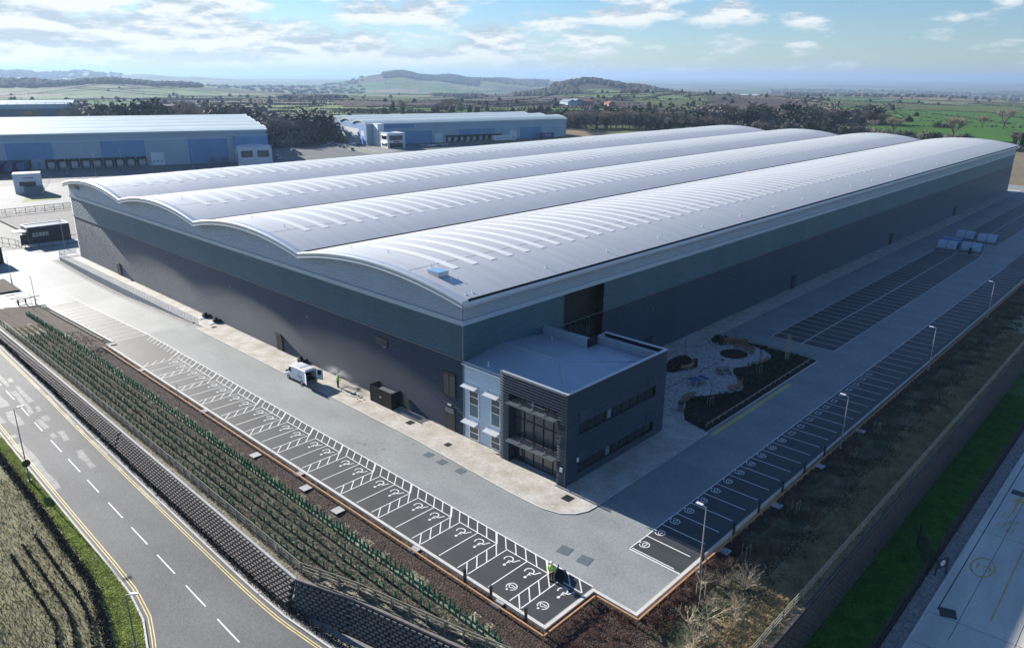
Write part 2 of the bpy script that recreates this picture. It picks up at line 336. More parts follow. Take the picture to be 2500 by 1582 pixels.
def text_mb(txt, size, extr=0.0):
    cu = bpy.data.curves.new('lettering', 'FONT'); cu.body = txt; cu.size = size; cu.align_x = 'CENTER'; cu.align_y = 'CENTER'; cu.resolution_u = 3
    ob = bpy.data.objects.new('lettering', cu); COL.objects.link(ob)
    me = bpy.data.meshes.new_from_object(ob.evaluated_get(bpy.context.evaluated_depsgraph_get()))
    b = MB(); b.add([tuple(v.co) for v in me.vertices], [tuple(p.vertices) for p in me.polygons])
    bpy.data.objects.remove(ob); bpy.data.meshes.remove(me); return b
def lerp(tab, x):
    if x <= tab[0][0]: return tab[0][1]
    for (a, b), (c, d) in zip(tab[:-1], tab[1:]):
        if x <= c: return b+(d-b)*(x-a)/(c-a)
    return tab[-1][1]
def zroad(y): return lerp([(0,-3.6),(22,-3.0),(40,-2.3),(53,-1.6),(73,-0.9),(90,-1.1),(130,-1.1),(400,-1.0)], y)
def zsite(y): return lerp([(60,0),(75,-0.6),(90,-1.28),(107,-1.33),(125,-0.85),(145,-0.6),(240,-0.6)], y)
def zwall(y): return lerp([(-24,-1.0),(-7,-0.95),(12,-0.65),(31,-0.4),(55,-0.1),(80,0.0)], y)
def kl(y): return lerp([(-30,-47),(-14,-42.2),(-8,-38.9),(-4,-37.2),(0,-36.0),(4,-35.5),(9,-35.4)], y)
def kr(y): return lerp([(-40,-22.5),(-24,-25.4),(-14,-27.3),(-8,-27.9),(-4,-28.0)], y)
def polar(px, dist):
    a = YAW - math.atan((px-1250)/1822.86); return CAM.x+dist*math.cos(a), CAM.y+dist*math.sin(a)

# ---------------------------------------------------------------- ground of the site
b = MB()
b.rect(-11.1, 290, -31.0, -26.9, 0); b.rect(-17.1, 290, -26.9, 61.0, 0)
ys = [61+i*2 for i in range(43)]
for a, c in zip(ys[:-1], ys[1:]):
    x0 = -15.9 if c <= 93.5 else (-17.1 if c > 109 else -17.1)
    b.poly([(x0,a,zsite(a)),(-3.4,a,zsite(a)),(-3.4,c,zsite(c)),(x0,c,zsite(c))])
b.poly([(-28,95.5,-1.12),(-17.1,95.5,zsite(95.5)),(-17.1,108,zsite(108)),(-28,108,-1.12)])
b.poly([(-17.1,93,zsite(93)),(-15.9,93,zsite(93)),(-15.9,95,zsite(95)),(-17.1,95,zsite(95))])
b.poly([(-3.4,128,zsite(128)),(30,128,-0.62),(30,148,-0.62),(-3.4,148,zsite(148))])
struct('car_park_surface', b, paving, 'grey block paving of the car park lanes round the grey warehouse', 'paving')
b = MB()
b.rect(-17.0, -10.85, -26.75, 61.0, 0.004); b.rect(-4.45, 262, -30.9, -25.85, 0.004)
b.rect(57.4, 143.6, -19.55, -9.75, 0.004); b.rect(164.5, 250, -19.55, -9.75, 0.004)
for a, c in zip(ys[:16], ys[1:17]): b.poly([(-15.9,a,zsite(a)+.004),(-10.9,a,zsite(a)+.004),(-10.9,c,zsite(c)+.004),(-15.9,c,zsite(c)+.004)])
struct('parking_bay_surface', b, asphalt, 'fresh dark asphalt under the marked parking bays', 'asphalt')
# concrete path round the building: a slab with a pale kerb edge
cur = [(-4.4, 58.4), (-4.45, 20), (-4.5, 3), (-4.85, -4.4), (-5.2, -12.2), (-5.15, -16.2), (-4.6, -18.1), (-3.7, -19.1), (-2.5, -19.65), (-1.0, -19.75), (13.1, -19.7), (20.1, -19.6)]
edge = cur + [(20.1, -19.6), (20.9, -15.9), (21.2, -14.6), (24.5, -9.6), (33.6, -5.6), (41.2, -3.8), (47.8, -3.9), (49.7, -3.35), (62, -3.3), (274, -3.3)]
b = MB(); b.prism([(x, y) for x, y in edge] + [(274, 0.3), (0.3, 0.3), (0.3, 58.4)], -0.1, 0.05)
b.prism([(-3.2, 58.4), (0.3, 58.4), (0.3, 128.5), (-3.2, 128.5)], -0.1, 0.052)
b.prism([(0.3, 0.3), (274, 0.3), (274, -3.3), (276, -3.3), (276, 130), (268, 130), (268, 0.3)][0:0] or [(268.4, 0.4), (274, 0.4), (274, 130), (268.4, 130)], -0.1, 0.048)
struct('path', b, concrete, 'pale concrete path along the foot of the warehouse walls', 'path')
b = MB(); b.ribbon(cur, 0.16, 0.056); b.ribbon([(-4.4,58.4),(-3.6,61.5)], 0.16, 0.056); b.rect(62, 274, -3.38, -3.22, 0.056)
b.rect(-17.25,-17.0,-26.9,59.5, 0.09); b.rect(-17.25,-11.1,-27.15,-26.9, 0.09); b.rect(-11.35,-11.1,-31.05,-27.15, 0.09)
k = MB()
k.box(-17.28,-17.0,-27.2,59.6,-0.4,0.10); k.box(-17.0,-11.1,-27.2,-26.92,-0.4,0.10); k.box(-11.38,-11.1,-31.3,-27.2,-0.4,0.10); k.box(-11.1,-1.8,-31.3,-31.02,-0.4,0.10); k.box(-1.8,262,-31.16,-31.02,-0.4,0.10)
k.box(-17.0,-15.95,59.6,59.85,-0.4,0.12)
for a, c in zip(ys[:16], ys[1:17]):
    k.add([(-16.15,a,zsite(a)-.3),(-15.9,a,zsite(a)-.3),(-15.9,c,zsite(c)-.3),(-16.15,c,zsite(c)-.3),(-16.15,a,zsite(a)+.1),(-15.9,a,zsite(a)+.1),(-15.9,c,zsite(c)+.1),(-16.15,c,zsite(c)+.1)], [(4,5,6,7),(0,1,5,4),(1,2,6,5),(2,3,7,6),(3,0,4,7)])
k.ribbon([(x, y) for x, y in cur], 0.15, 0.058); k.rect(62, 274, -3.38, -3.22, 0.058)
for y in [61+2*i for i in range(34)]:                      # kerb at the foot of the ramp wall
    k.add([(-4.75,y,zsite(y)-.2),(-4.6,y,zsite(y)-.2),(-4.6,y+2,zsite(y+2)-.2),(-4.75,y+2,zsite(y+2)-.2),(-4.75,y,zsite(y)+.09),(-4.6,y,zsite(y)+.09),(-4.6,y+2,zsite(y+2)+.09),(-4.75,y+2,zsite(y+2)+.09)], [(4,5,6,7),(0,1,5,4),(2,3,7,6),(3,0,4,7)])
for fn, sg in ((kl, -1), (kr, 1)):                         # kerbs of the lower road
    yy = [-40+2*i for i in range(67)]
    for a, c in zip(yy[:-1], yy[1:]):
        za, zc = zroad(a), zroad(c)
        k.add([(fn(a),a,za-.2),(fn(a)+sg*.16,a,za-.2),(fn(c)+sg*.16,c,zc-.2),(fn(c),c,zc-.2),(fn(a),a,za+.11),(fn(a)+sg*.16,a,za+.11),(fn(c)+sg*.16,c,zc+.11),(fn(c),c,zc+.11)], [(7,6,5,4),(0,1,5,4),(2,3,7,6),(3,0,4,7),(1,2,6,5)])
k.box(-40, 300, -46.05, -45.9, -4.8, -4.28)
struct('kerb', k, kerb_m, 'pale concrete kerbs edging the bays, paths and lower roads', 'kerb')
# lower road on the left, verges
b = MB(); yy = [-60+3*i for i in range(110)]
for a, c in zip(yy[:-1], yy[1:]): b.poly([(kl(a),a,zroad(a)),(kr(a),a,zroad(a)),(kr(c),c,zroad(c)),(kl(c),c,zroad(c))])
struct('road', b, road_m, 'two lane grey road below the crib wall on the left', 'road')
b = MB()
for a, c in zip(yy[:-1], yy[1:]):
    if c > 96: break
    b.poly([(kr(a)+.16,a,zroad(a)+.08),(kr(a)+1.6,a,zroad(a)+.1),(kr(c)+1.6,c,zroad(c)+.1),(kr(c)+.16,c,zroad(c)+.08)])
struct('wall_foot_verge', b, gravel, 'narrow gravel verge between the road kerb and the crib wall', 'verge')
b = MB()
def hx(y): return lerp([(-14,-43.6),(-8,-40.6),(-1,-38.5),(7,-37.0),(24,-36.6),(60,-36.6)], y)
for a, c in zip(yy[:-1], yy[1:]):
    b.poly([(hx(a)-.2,a,zroad(a)+.1),(kl(a)-.16,a,zroad(a)+.1),(kl(c)-.16,c,zroad(c)+.1),(hx(c)-.2,c,zroad(c)+.1)])
struct('grass_verge', b, verge_grass, 'bright mown grass verge beside the left kerb of the road', 'grass verge')
b = MB()
for a, c in zip(yy[:-1], yy[1:]):
    for x0, x1, d0, d1 in ((0,6,.1,.35),(6,18,.35,.6),(18,60,.6,1.2)):
        b.poly([(hx(a)-x1,a,zroad(a)+d1),(hx(a)-x0,a,zroad(a)+d0),(hx(c)-x0,c,zroad(c)+d0),(hx(c)-x1,c,zroad(c)+d1)])
struct('rough_field', b, tussock, 'rough tussocky field left of the road hedge', 'field')
# planted banks round the car park: mulch, dead grass, scrub, straw
def zbank(x, y):
    dl = max(0.0, (-17.2-x)/9.1)*(-zwall(y)) if x < -17.2 else 0.0
    if y > 61 and x > -17.2: return zsite(y)
    lim = -27.2 if x < -11.3 else -31.3
    ds = max(0.0, (lim-y)/(39.6+lim))*1.05 if y < lim else 0.0
    base = zsite(y)*min(1.0, max(0.0, 1-(-17.2-x)/9.0)) if (y > 61 and x < -17.2) else 0.0
    return -max(dl, ds) - 0.06 + base
def endwall_x(y): return lerp([(-45,-16.2),(-38,-18.0),(-23,-22.1),(-13,-24.4),(-7.5,-26.2),(200,-26.2)], y)
gb = MB(); MID = [mulch, rough_grass, scrub, straw, soil]
cs = 0.75
ix = int((150+29)/cs)
for i in range(ix):
    for j in range(int((96+42)/cs)):
        x0 = -29+i*cs; y0 = -42+j*cs; x1 = x0+cs; y1 = y0+cs; xc, yc = x0+cs/2, y0+cs/2
        if xc > -11.3 and yc > -31.2: continue
        if xc > -17.2 and yc > -27.1 and not (yc > 61 and xc < -16.1): continue
        if yc < -39.6 or xc < endwall_x(yc)+.75: continue
        if yc > 95 - max(0, (-22-xc)*.4): continue
        n = random.uniform(-.5, .5)
        if xc > -17.2 and yc > 60: mi = 4
        elif xc <= -11.3 and yc > -27.2: mi = 0 if xc+n > -19.9 or yc > 78+n*8 or (xc < -25.7+n) else 1
        elif xc <= -11.3: mi = 0 if (xc+n > -19.6 and yc > -33.5+n*3) else (1 if xc < -17 else 2)
        else:
            d = -31.3-yc+n*1.2
            mi = 0 if d < 1.5 else (2 if d < 4.6 else 3)
        gb.add([(x0,y0,zbank(x0,y0)),(x1,y0,zbank(x1,y0)),(x1,y1,zbank(x1,y1)),(x0,y1,zbank(x0,y1))], [(0,1,2,3)], mi)
for a, c in ((-45,-38),(-38,-23),(-23,-13),(-13,-7.5),(-7.5,20),(20,50),(50,84)): gb.poly([(endwall_x(a)+.05,a,zwall(a)-.05),(endwall_x(a)+1.6,a,zwall(a)-.07),(endwall_x(c)+1.6,c,zwall(c)-.07),(endwall_x(c)+.05,c,zwall(c)-.05)], 1)
gb.rect(150, 300, -39.6, -31.3, -0.5, 2); gb.flat([(-27,108),(-16.3,108),(-16.3,190),(-27,190)], -1.0, 0)
struct('planted_bank', gb, MID, 'planted bank of bark mulch, dead grass and scrub round the car park', 'bank')
# lower ground on the right: grass, gravel, concrete road
b = MB(); b.rect(-40, 300, -44.5, -39.5, -4.4); struct('lower_grass', b, green_grass, 'deep green lower lawn between the crib wall and the black fence', 'lawn')
b = MB(); b.rect(-40, 300, -45.92, -44.5, -4.41); struct('gravel_strip', b, gravel, 'grey gravel strip between black fence and concrete road', 'gravel')
b = MB(); b.rect(-60, 300, -80, -46.05, -4.4); struct('concrete_road', b, conc_road, 'pale concrete service road in the lower right', 'road')
b = MB()
for x in (-2.5, 6.5, 11.2, 28, 46, 64): b.line((x,-46.1),(x+1.2,-62),0.05,-4.396)
b.line((12,-46.62),(120,-46.55),0.09,-4.395); b.line((8.5,-48.35),(120,-48.3),0.045,-4.396); b.line((-10,-52.5),(120,-52.3),0.045,-4.396)
struct('slab_joint', b, frame_dark, 'dark joints and slot drain in the concrete service road', 'joint')
# ground between and behind the big sheds
b = MB(); b.flat([(-27.9,108),(-27.9,330),(110,330),(420,330),(420,126),(30,126),(30,148),(-3.4,148),(-3.4,145),(-16.3,145),(-16.3,190),(-27,190),(-27,108)], -1.02)
struct('service_yard', b, road_m, 'grey service yard between the new warehouse and the blue sheds', 'yard')
b = MB(); b.rect(0, 62, 149, 196, -0.6); struct('gravel_yard', b, gravel, 'grey stone covered yard behind the black gatehouse', 'gravel')
b = MB(); b.flat([(-20,212),(30,212.5),(60,214),(60,262),(22,266),(-20,270)], -1.0); b.flat([(185,262),(226,285),(231,378),(206,392),(196,330)], -1.008)
struct('access_road', b, mm('access_concrete', (.24,.24,.235), .75, var=.15, scale=.2, fine=.1), 'pale access road and roundabout beyond the gravel yard', 'road')
b = MB(); b.flat([(190,268),(193,268),(216,372),(209,372)], -0.98); b.flat([(14,223),(24,221),(27,228),(17,231)], -0.97); b.flat([(206,388),(216,372),(236,380),(240,420),(206,420)], -0.97)
struct('grass_island', b, verge_grass, 'bright grass strip and islands beside the access road', 'grass verge')
# ---------------------------------------------------------------- painted markings
def wheelchair(b, cx, cy, z=0.009, s=1.0):
    T = lambda pts: [(cx-s*v, cy+s*u) for u, v in pts]         # u to the right, v up, seen with -X up
    arc = []
    for i in range(13):
        a = R(60)+R(250)*i/12; arc.append((0.16-.40*math.cos(a)*-1, -.10+.40*math.sin(a)))
    arc = [(0.14+.40*math.cos(R(200-22*i)), -.12+.40*math.sin(R(200-22*i))) for i in range(12)]
    b.ribbon(T([(u, -v-.24) for u, v in arc]), .105, z)
    b.ribbon(T([(-.10,.42),(-.02,-.02),(-.42,-.10),(-.62,-.60),(-.74,-.60)]), .105, z+.0004)
    b.ribbon(T([(-.03,.20),(-.30,.17)]), .09, z+.0008)
    b.flat(T([(-.10+.13*math.cos(t), .66+.16*math.sin(t)) for t in [2*math.pi*i/10 for i in range(10)]]), z)
def ev(b, cx, cy, up=-1, z=0.009, s=1.0, ax='x'):
    # ring with a plug gap at the top and a little car outline inside; 'ax' is the axis of "up"
    def T(pts):
        if ax == 'x': return [(cx-s*v, cy+s*u) for u, v in pts]
        return [(cx+s*u, cy+s*v) for u, v in pts]
    b.ribbon(T([(.44*math.cos(R(118+i*15.5)), .44*math.sin(R(118+i*15.5))) for i in range(20)]), .085, z)
    b.ribbon(T([(-.30,-.06),(-.22,.06),(-.12,.06),(-.03,.17),(.12,.17),(.22,.05),(.31,-.02),(.30,-.12)]), .07, z+.0004)
    b.ribbon(T([(-.30,-.10),(-.18,-.17),(-.10,-.10),(.02,-.17),(.16,-.12),(.30,-.14)]), .07, z+.0008)
    b.flat(T([(-.02,.40),(.16,.40),(.16,.58),(-.02,.58)]), z+.0012)
lines = MB(); sym = MB()
Z = 0.008
for k in range(13):                                            # pairs of accessible bays and hatched strips
    y0 = -26.54+5.975*k
    a, m_, c2 = y0-.02, y0+2.33, y0+0.0
    if k == 0: pairs = [(-26.5, -24.29)]
    else: pairs = [(y0-2.48+0.0, y0-.12), (y0-.12, y0+2.26)]
    ylo, yhi = pairs[0][0], pairs[-1][1]
    if k == 0: yhi = -24.29
    if yhi > 61: continue
    lines.line((-12.1, ylo), (-12.1, yhi), .10, Z)
    for yy_ in [ylo, yhi] + ([pairs[0][1]] if k else []):
        if k == 0 and yy_ == ylo: continue
        lines.line((-12.05, yy_), (-16.75, yy_), .10, Z+.0004)
    # hatching of the strip above this pair
    for i in range(4): 
        xs = -12.2-1.17*i
        lines.line((xs, yhi+1.2), (xs-1.17, yhi+.03), .10, Z+.0008)
    yy_ = ylo+.0
    lines.line((-10.87, yhi+2.42), (-12.1, yhi+1.2), .10, Z+.0008)
for i in range(72):                                            # slanting bars of the walkway strip
    y0 = -25.35+1.195*i
    if y0+1.2 < 60.8: lines.line((-10.9, y0), (-12.08, y0-1.2), .10, Z+.0012)
lines.line((-10.87, -26.75), (-10.87, 61.0), .13, Z+.0016)
for k in range(13):
    y0 = -26.54+5.975*k
    for j, yc in enumerate([y0+1.1] if k == 0 else [y0-1.3, y0+1.07]):
        if yc < 60: wheelchair(sym, -13.1, yc)
ev(sym, -15.4, -22.0); ev(sym, -15.35, -25.3)
lines.line((-4.45, -25.87), (137, -25.87), .10, Z)             # right hand row
lines.line((-4.35,-25.98), (-4.35,-30.2), .10, Z); lines.line((-4.62,-25.9), (-4.62,-30.9), .12, Z+.0004)
n = 0
for i in range(1, 104):
    x = -4.43+2.5*i
    if 137 < x < 150: continue
    lines.line((x, -25.9), (x, -30.3), .11, Z+.0008)
for i in range(23):
    x = -3.2+2.5*i
    if i < 12: ev(sym, x, -26.5, ax='y')
lines.line((57.45,-9.75), (143.5,-9.75), .09, Z); lines.line((57.45,-19.55), (146,-19.55), .09, Z); lines.line((57.2,-14.6), (143.5,-14.6), .13, Z+.0012)
lines.line((57.45,-9.7), (57.45,-19.6), .10, Z+.0016)
for i in range(1, 36): lines.line((57.45+2.43*i,-9.75), (57.45+2.43*i,-19.5), .11, Z+.0004)
lines.line((164.5,-9.75), (250,-9.75), .09, Z); lines.line((164.5,-19.55), (250,-19.55), .09, Z); lines.line((164.5,-14.6), (250,-14.6), .13, Z+.0012)
for i in range(0, 36): lines.line((164.6+2.43*i,-9.75), (164.6+2.43*i,-19.5), .11, Z+.0004)
def sl(a, c, wd, dz=.012):                                     # line laid on the sloping lane
    d = Vector((c[0]-a[0], c[1]-a[1])); L_ = d.length; d.normalize(); nn = Vector((-d.y, d.x))*wd/2
    st = max(1, int(L_/2.0))
    for i in range(st):
        p = Vector(a)+d*L_*i/st; q = Vector(a)+d*L_*(i+1)/st
        lines.poly([((p-nn).x,(p-nn).y,zsite(p.y)+dz),((q-nn).x,(q-nn).y,zsite(q.y)+dz),((q+nn).x,(q+nn).y,zsite(q.y)+dz),((p+nn).x,(p+nn).y,zsite(p.y)+dz)])
sl((-10.87,61), (-10.9,130), .13)
for i in range(13): sl((-10.95, 61.2+2.43*i), (-15.6, 61.2+2.43*i), .10, .014)
for i in range(9): sl((-10.95, 110+2.43*i), (-16.0, 110+2.43*i), .10, .014)
for y in (97, 100, 103, 106): lines.poly([(-19.4,y,-1.09),(-16.9,y,-1.27),(-16.9,y+.55,-1.27),(-19.4,y+.55,-1.09)])
struct('bay_line', lines, white_paint, 'white bay lines and hatched strips painted on the asphalt', 'road marking')
for i in range(12, 23):
    t = text_mb('CS', .95)
    sym.sub(t, (-3.2+2.5*i, -26.6, .009), 0, 1.0)
struct('bay_symbol', sym, white_paint, 'white wheelchair, charging and CS symbols painted in the bays', 'road marking')
b = MB()                                                       # lower road
def rl(b, x0f, x1f, a, c, dz):
    st = max(1, int((c-a)/1.5))
    for i in range(st):
        p = a+(c-a)*i/st; q = a+(c-a)*(i+1)/st
        b.poly([(x0f(p),p,zroad(p)+dz),(x1f(p),p,zroad(p)+dz),(x1f(q),q,zroad(q)+dz),(x0f(q),q,zroad(q)+dz)])
cx_ = lambda y: lerp([(-40,-32.2),(-20,-32.0),(0,-31.75),(30,-31.7)], y)
for i in range(-5, 26): rl(b, lambda y: cx_(y)-.06, lambda y: cx_(y)+.06, -20+6.0*i, -16.2+6.0*i, .006)
struct('centre_line', b, white_paint, 'broken white centre line of the lower road', 'road marking')
b = MB()
for o in (.28, .50):
    rl(b, lambda y: kl(y)+o, lambda y: kl(y)+o+.09, -30, 92, .006); rl(b, lambda y: kr(y)-o-.09, lambda y: kr(y)-o, -36, 92, .006)
struct('double_yellow_line', b, pale_yellow, 'pale double yellow lines along both kerbs of the lower road', 'road marking')
b = MB()                                                       # broken pale streaks laid along the road surface
for (y0, y1, x0, x1) in [(24,62,-35.2,-34.2),(28,60,-30.6,-30.0),(44,75,-33.6,-32.6),(16,60,-28.5,-28.1),(38,78,-31.4,-30.9)]:
    pts = []
    for i in range(20): y = y0+(y1-y0)*i/19; pts.append((x1+random.uniform(-.12,.12), y))
    for i in range(20): y = y1-(y1-y0)*i/19; pts.append((x0+random.uniform(-.2,.2), y))
    L_ = pts[:20]; R_ = list(reversed(pts[20:]))
    for i in range(19):
        if random.random() < .25: continue
        b.poly([(R_[i][0],R_[i][1],zroad(R_[i][1])+.004),(L_[i][0],L_[i][1],zroad(L_[i][1])+.004),(L_[i+1][0],L_[i+1][1],zroad(L_[i+1][1])+.004),(R_[i+1][0],R_[i+1][1],zroad(R_[i+1][1])+.004)])
struct('pale_streak', b, pale_mark, 'pale streaks on the lower road surface', 'road marking')
b = MB(); b.rect(20.0,40.7,-20.10,-19.98,.008); b.rect(20.0,40.7,-20.38,-20.26,.008); b.rect(40.6,40.7,-20.34,-19.98,.0084); b.rect(20.0,20.1,-20.34,-19.98,.0084)
struct('yellow_bay_line', b, yellow_paint, 'bright double yellow line along the garden kerb', 'road marking')
b = MB(); b.ribbon([(21.35+1.75*math.cos(2*math.pi*i/28), -47.98+.92*math.sin(2*math.pi*i/28)) for i in range(28)], .19, -4.392, closed=True)
t = text_mb('10', 1.5); b.sub(t, (21.3,-47.95,-4.39), R(-90), 1.0)
b.line((13.5,-50.3), (60,-49.85), .13, -4.392)
b.flat([(38.6,-47.9),(36.8,-47.4),(36.9,-47.75),(34.0,-47.85),(34.0,-48.05),(36.9,-48.05),(36.8,-48.4)], -4.392)
for x, y in ((30.2,-47.3),(31.4,-48.1),(32.6,-47.3),(29.5,-48.2)):
    b.ribbon([(x,y),(x+.9,y-.05),(x+.95,y-.55),(x+.05,y-.5)], .10, -4.392, closed=True)
struct('faded_marking', b, orange_paint, 'faded orange 10 roundel, arrow and line on the concrete road', 'road marking')
b = MB()
for i in range(14):
    if i < 13: x = 2+2.1*i; b.poly([(x,212.6+.02*i,-.99),(x+1.3,212.6,-.99),(x+1.3,213.2,-.99),(x,213.2,-.99)])
b.ribbon([(8+7.5*math.cos(2*math.pi*i/24), 226+9*math.sin(2*math.pi*i/24)) for i in range(24)], .35, -.985, closed=True)
struct('give_way_line', b, pale_mark, 'broken white junction lines on the far access road', 'road marking')
# ---------------------------------------------------------------- the big grey warehouse
def ribs(b, p0, p1, z0, z1, nrm, pitch=.30, depth=.12, mi=0):
    # horizontal trapezoid cladding ribs extruded from p0 to p1; nrm points outwards
    n = max(1, round((z1-z0)/pitch)); h = (z1-z0)/n; prof = []
    for i in range(n):
        z = z0+h*i; prof += [(0, z), (0, z+h*.20), (depth, z+h*.42), (depth, z+h*.62)]
    prof.append((0, z1))
    P = [(p0[0]+nrm[0]*d, p0[1]+nrm[1]*d, z) for d, z in prof]+[(p1[0]+nrm[0]*d, p1[1]+nrm[1]*d, z) for d, z in prof]
    m_ = len(prof); b.add(P, [(i, m_+i, m_+i+1, i+1) for i in range(m_-1)], mi)
WL, WW = 268.2, 124.7
Z1, Z2, Z3 = 9.17, 13.2, 13.77
VB = [-0.9, 31.3, 62.5, 93.7, 125.6]
def roof_z(y):
    for a, c in zip(VB[:-1], VB[1:]):
        if y <= c: t = 2*(y-a)/(c-a)-1; return 16.2+1.72*(1-t*t)
    return 16.2
wh = thing('warehouse', 'huge grey warehouse with four curved roof vaults and navy ribbed walls', 'warehouse')
part = lambda name, mb, m, p=wh, sm=False: mb.build(name, m, p, sm)
RX0, RX1 = 17.1, 25.4                                           # louvred recess beside the office
b = MB(); ribs(b, (0,WW), (0,0), 0, Z1, (-1,0)); ribs(b, (RX1,0), (WL,0), 0, Z1, (0,-1)); ribs(b, (0,0), (RX0,0), 0.0, Z1, (0,-1)); b.poly([(WL,0,0),(WL,WW,0),(WL,WW,Z1),(WL,0,Z1)]); b.poly([(0,WW,0),(WL,WW,0),(WL,WW,Z1),(0,WW,Z1)])
lw = part('lower_wall', b, clad_dark); lw['label'] = 'navy ribbed lower wall cladding'
b = MB(); ribs(b, (0,WW), (0,0), Z1, Z2, (-1,0)); ribs(b, (RX1,0), (WL,0), Z1, Z2, (0,-1)); ribs(b, (0,0), (RX0,0), Z1, Z2, (0,-1)); b.poly([(WL,0,Z1),(WL,WW,Z1),(WL,WW,Z2),(WL,0,Z2)]); b.poly([(0,WW,Z1),(WL,WW,Z1),(WL,WW,Z2),(0,WW,Z2)])
part('middle_wall', b, clad_mid)['label'] = 'grey green ribbed band of wall cladding'
b = MB(); b.box(-.15,-.0,0,WW,Z2,Z3); b.box(-.15,WL+.1,-.15,-.0,Z2,Z3); b.box(WL,WL+.1,0,WW,Z2,Z3)
part('wall_band', b, clad_band)['label'] = 'smooth pale blue grey band under the eaves'
b = MB(); ribs(b, (0,0), (WL,0), Z3, 15.6, (0,-1), .28, .07); b.poly([(WL,0,Z3),(WL,WW,Z3),(WL,WW,16),(WL,0,16)]); b.poly([(0,WW,Z3),(WL,WW,Z3),(WL,WW,16),(0,WW,16)])
zz = Z3
while zz < 17.8:                                                # gable: each rib course only as long as the arches allow
    runs = []; st = None; y = 0.0
    while y <= WW+.01:
        ok = roof_z(y)-.25 > zz
        if ok and st is None: st = y
        if (not ok or y+.25 > WW) and st is not None: runs.append((st, y)); st = None
        y += .25
    for a, c in runs: ribs(b, (0,c), (0,a), zz, zz+.28, (-1,0), .28, .07)
    zz += .28
part('upper_wall', b, clad_light)['label'] = 'light grey ribbed cladding under the arched verge'
b = MB(); b.box(-.13,.02,-.13,.02,0,Z2-.01); b.box(-.03,WL,.001,.002,Z1-.04,Z1+.04) 
b.box(-.15,-.10,0,WW,Z1-.05,Z1+.06); b.box(0,RX0,-.15,-.10,Z1-.05,Z1+.06); b.box(RX1,WL,-.15,-.10,Z1-.05,Z1+.06)
part('wall_flashing', b, frame_grey)
# roof vaults
for vi, (a, c) in enumerate(zip(VB[:-1], VB[1:])):
    b = MB(); n = 28; ysv = [a+.35+(c-a-.7)*i/n if True else 0 for i in range(n+1)]
    xs = [-.75+(WL+1.5)*i/6 for i in range(7)]
    P = [(x, y, roof_z(y)) for x in xs for y in ysv]; m_ = n+1
    b.add(P, [(i*m_+j, (i+1)*m_+j, (i+1)*m_+j+1, i*m_+j+1) for i in range(6) for j in range(n)])
    part('roof_vault', b, roof_m, wh, True)
b = MB()
for y in VB[1:-1]: b.box(-.6, WL+.6, y-.36, y+.36, 15.9, 16.12)
b.box(-.6, WL+.6, -.62, -.50, 15.7, 16.0)
part('valley_gutter', b, frame_grey)
# verge trim: two rolled mouldings following the arches; eaves trim
b = MB(); prof = [(.05,.06),(-.78,.09),(-.92,.02),(-.95,-.10),(-.90,-.20),(-.80,-.24),(-.80,-.44),(-.92,-.48),(-.96,-.58),(-.92,-.68),(-.80,-.73),(-.08,-.62)]
ysv = []
for a, c in zip(VB[:-1], VB[1:]): ysv += [a+(c-a)*i/20 for i in range(20)]
ysv.append(VB[-1]); m_ = len(prof)
P = [(dx, y, roof_z(y)+dz) for y in ysv for dx, dz in prof]
b.add(P, [(i*m_+j, i*m_+j+1, (i+1)*m_+j+1, (i+1)*m_+j) for i in range(len(ysv)-1) for j in range(m_-1)])
b.add([(dx, VB[0], roof_z(VB[0])+dz) for dx, dz in prof], [tuple(range(m_))]); b.add([(dx, VB[-1], roof_z(VB[-1])+dz) for dx, dz in prof], [tuple(range(m_))])
part('verge_trim', b, trim_m)
b = MB(); prof = [(-.62,16.02),(-.80,16.10),(-.92,16.02),(-.96,15.88),(-.94,15.55),(-.80,15.36),(-.06,15.45)]
m_ = len(prof); P = [(x, y, z) for x in (-.8, WL+.8) for y, z in prof]; b.add(P, [(j, m_+j, m_+j+1, j+1) for j in range(m_-1)])
part('eaves_trim', b, trim_m)
# rooflights: the hundred that show largest as parts, the rest as one part
strips = []
for a, c in zip(VB[:-1], VB[1:]):
    for i in range(84):
        x = 5.3+3.1*i
        if x < 263: strips.append((x, a, c))
strips.sort(key=lambda s: (s[0]-CAM.x)**2+((s[1]+s[2])/2-CAM.y)**2)
def strip(b, x, a, c):
    mid = (a+c)/2; q = [mid-8.5+17*i/12 for i in range(13)]; wdt = .52
    P = [(x+s_*wdt, y, roof_z(y)+.045) for y in q for s_ in (-1, 1)]+[(x+s_*wdt, y, roof_z(y)-.02) for y in q for s_ in (-1, 1)]
    F = [(2*i, 2*i+1, 2*i+3, 2*i+2) for i in range(12)]+[(26+2*i, 2*i, 2*i+2, 26+2*i+2) for i in range(12)]+[(2*i+1, 26+2*i+1, 26+2*i+3, 2*i+3) for i in range(12)]+[(0,26,27,1),(24,25,51,50)]
    b.add(P, F)
for s_ in strips[:100]: b = MB(); strip(b, *s_); part('rooflight', b, rooflight_m)
b = MB()
for s_ in strips[100:]: strip(b, *s_)
part('distant_rooflights', b, rooflight_m)['kind'] = 'stuff'
b = MB()
for y in (9.2, 40.0, 71.5, 102.5): b.box(0, WL, y-.03, y+.03, roof_z(y)-.02, roof_z(y)+.012)
part('sheet_lap', b, frame_grey)
anch = MB(); anch.tube((0,0,-.05),(0,0,.42),.07,.05,6); anch.tube((0,0,-.05),(0,0,.05),.22,.18,8); anch.ball((0,0,.45),.10,6,4)
a0 = part('roof_anchor', anch, white_metal); first = True
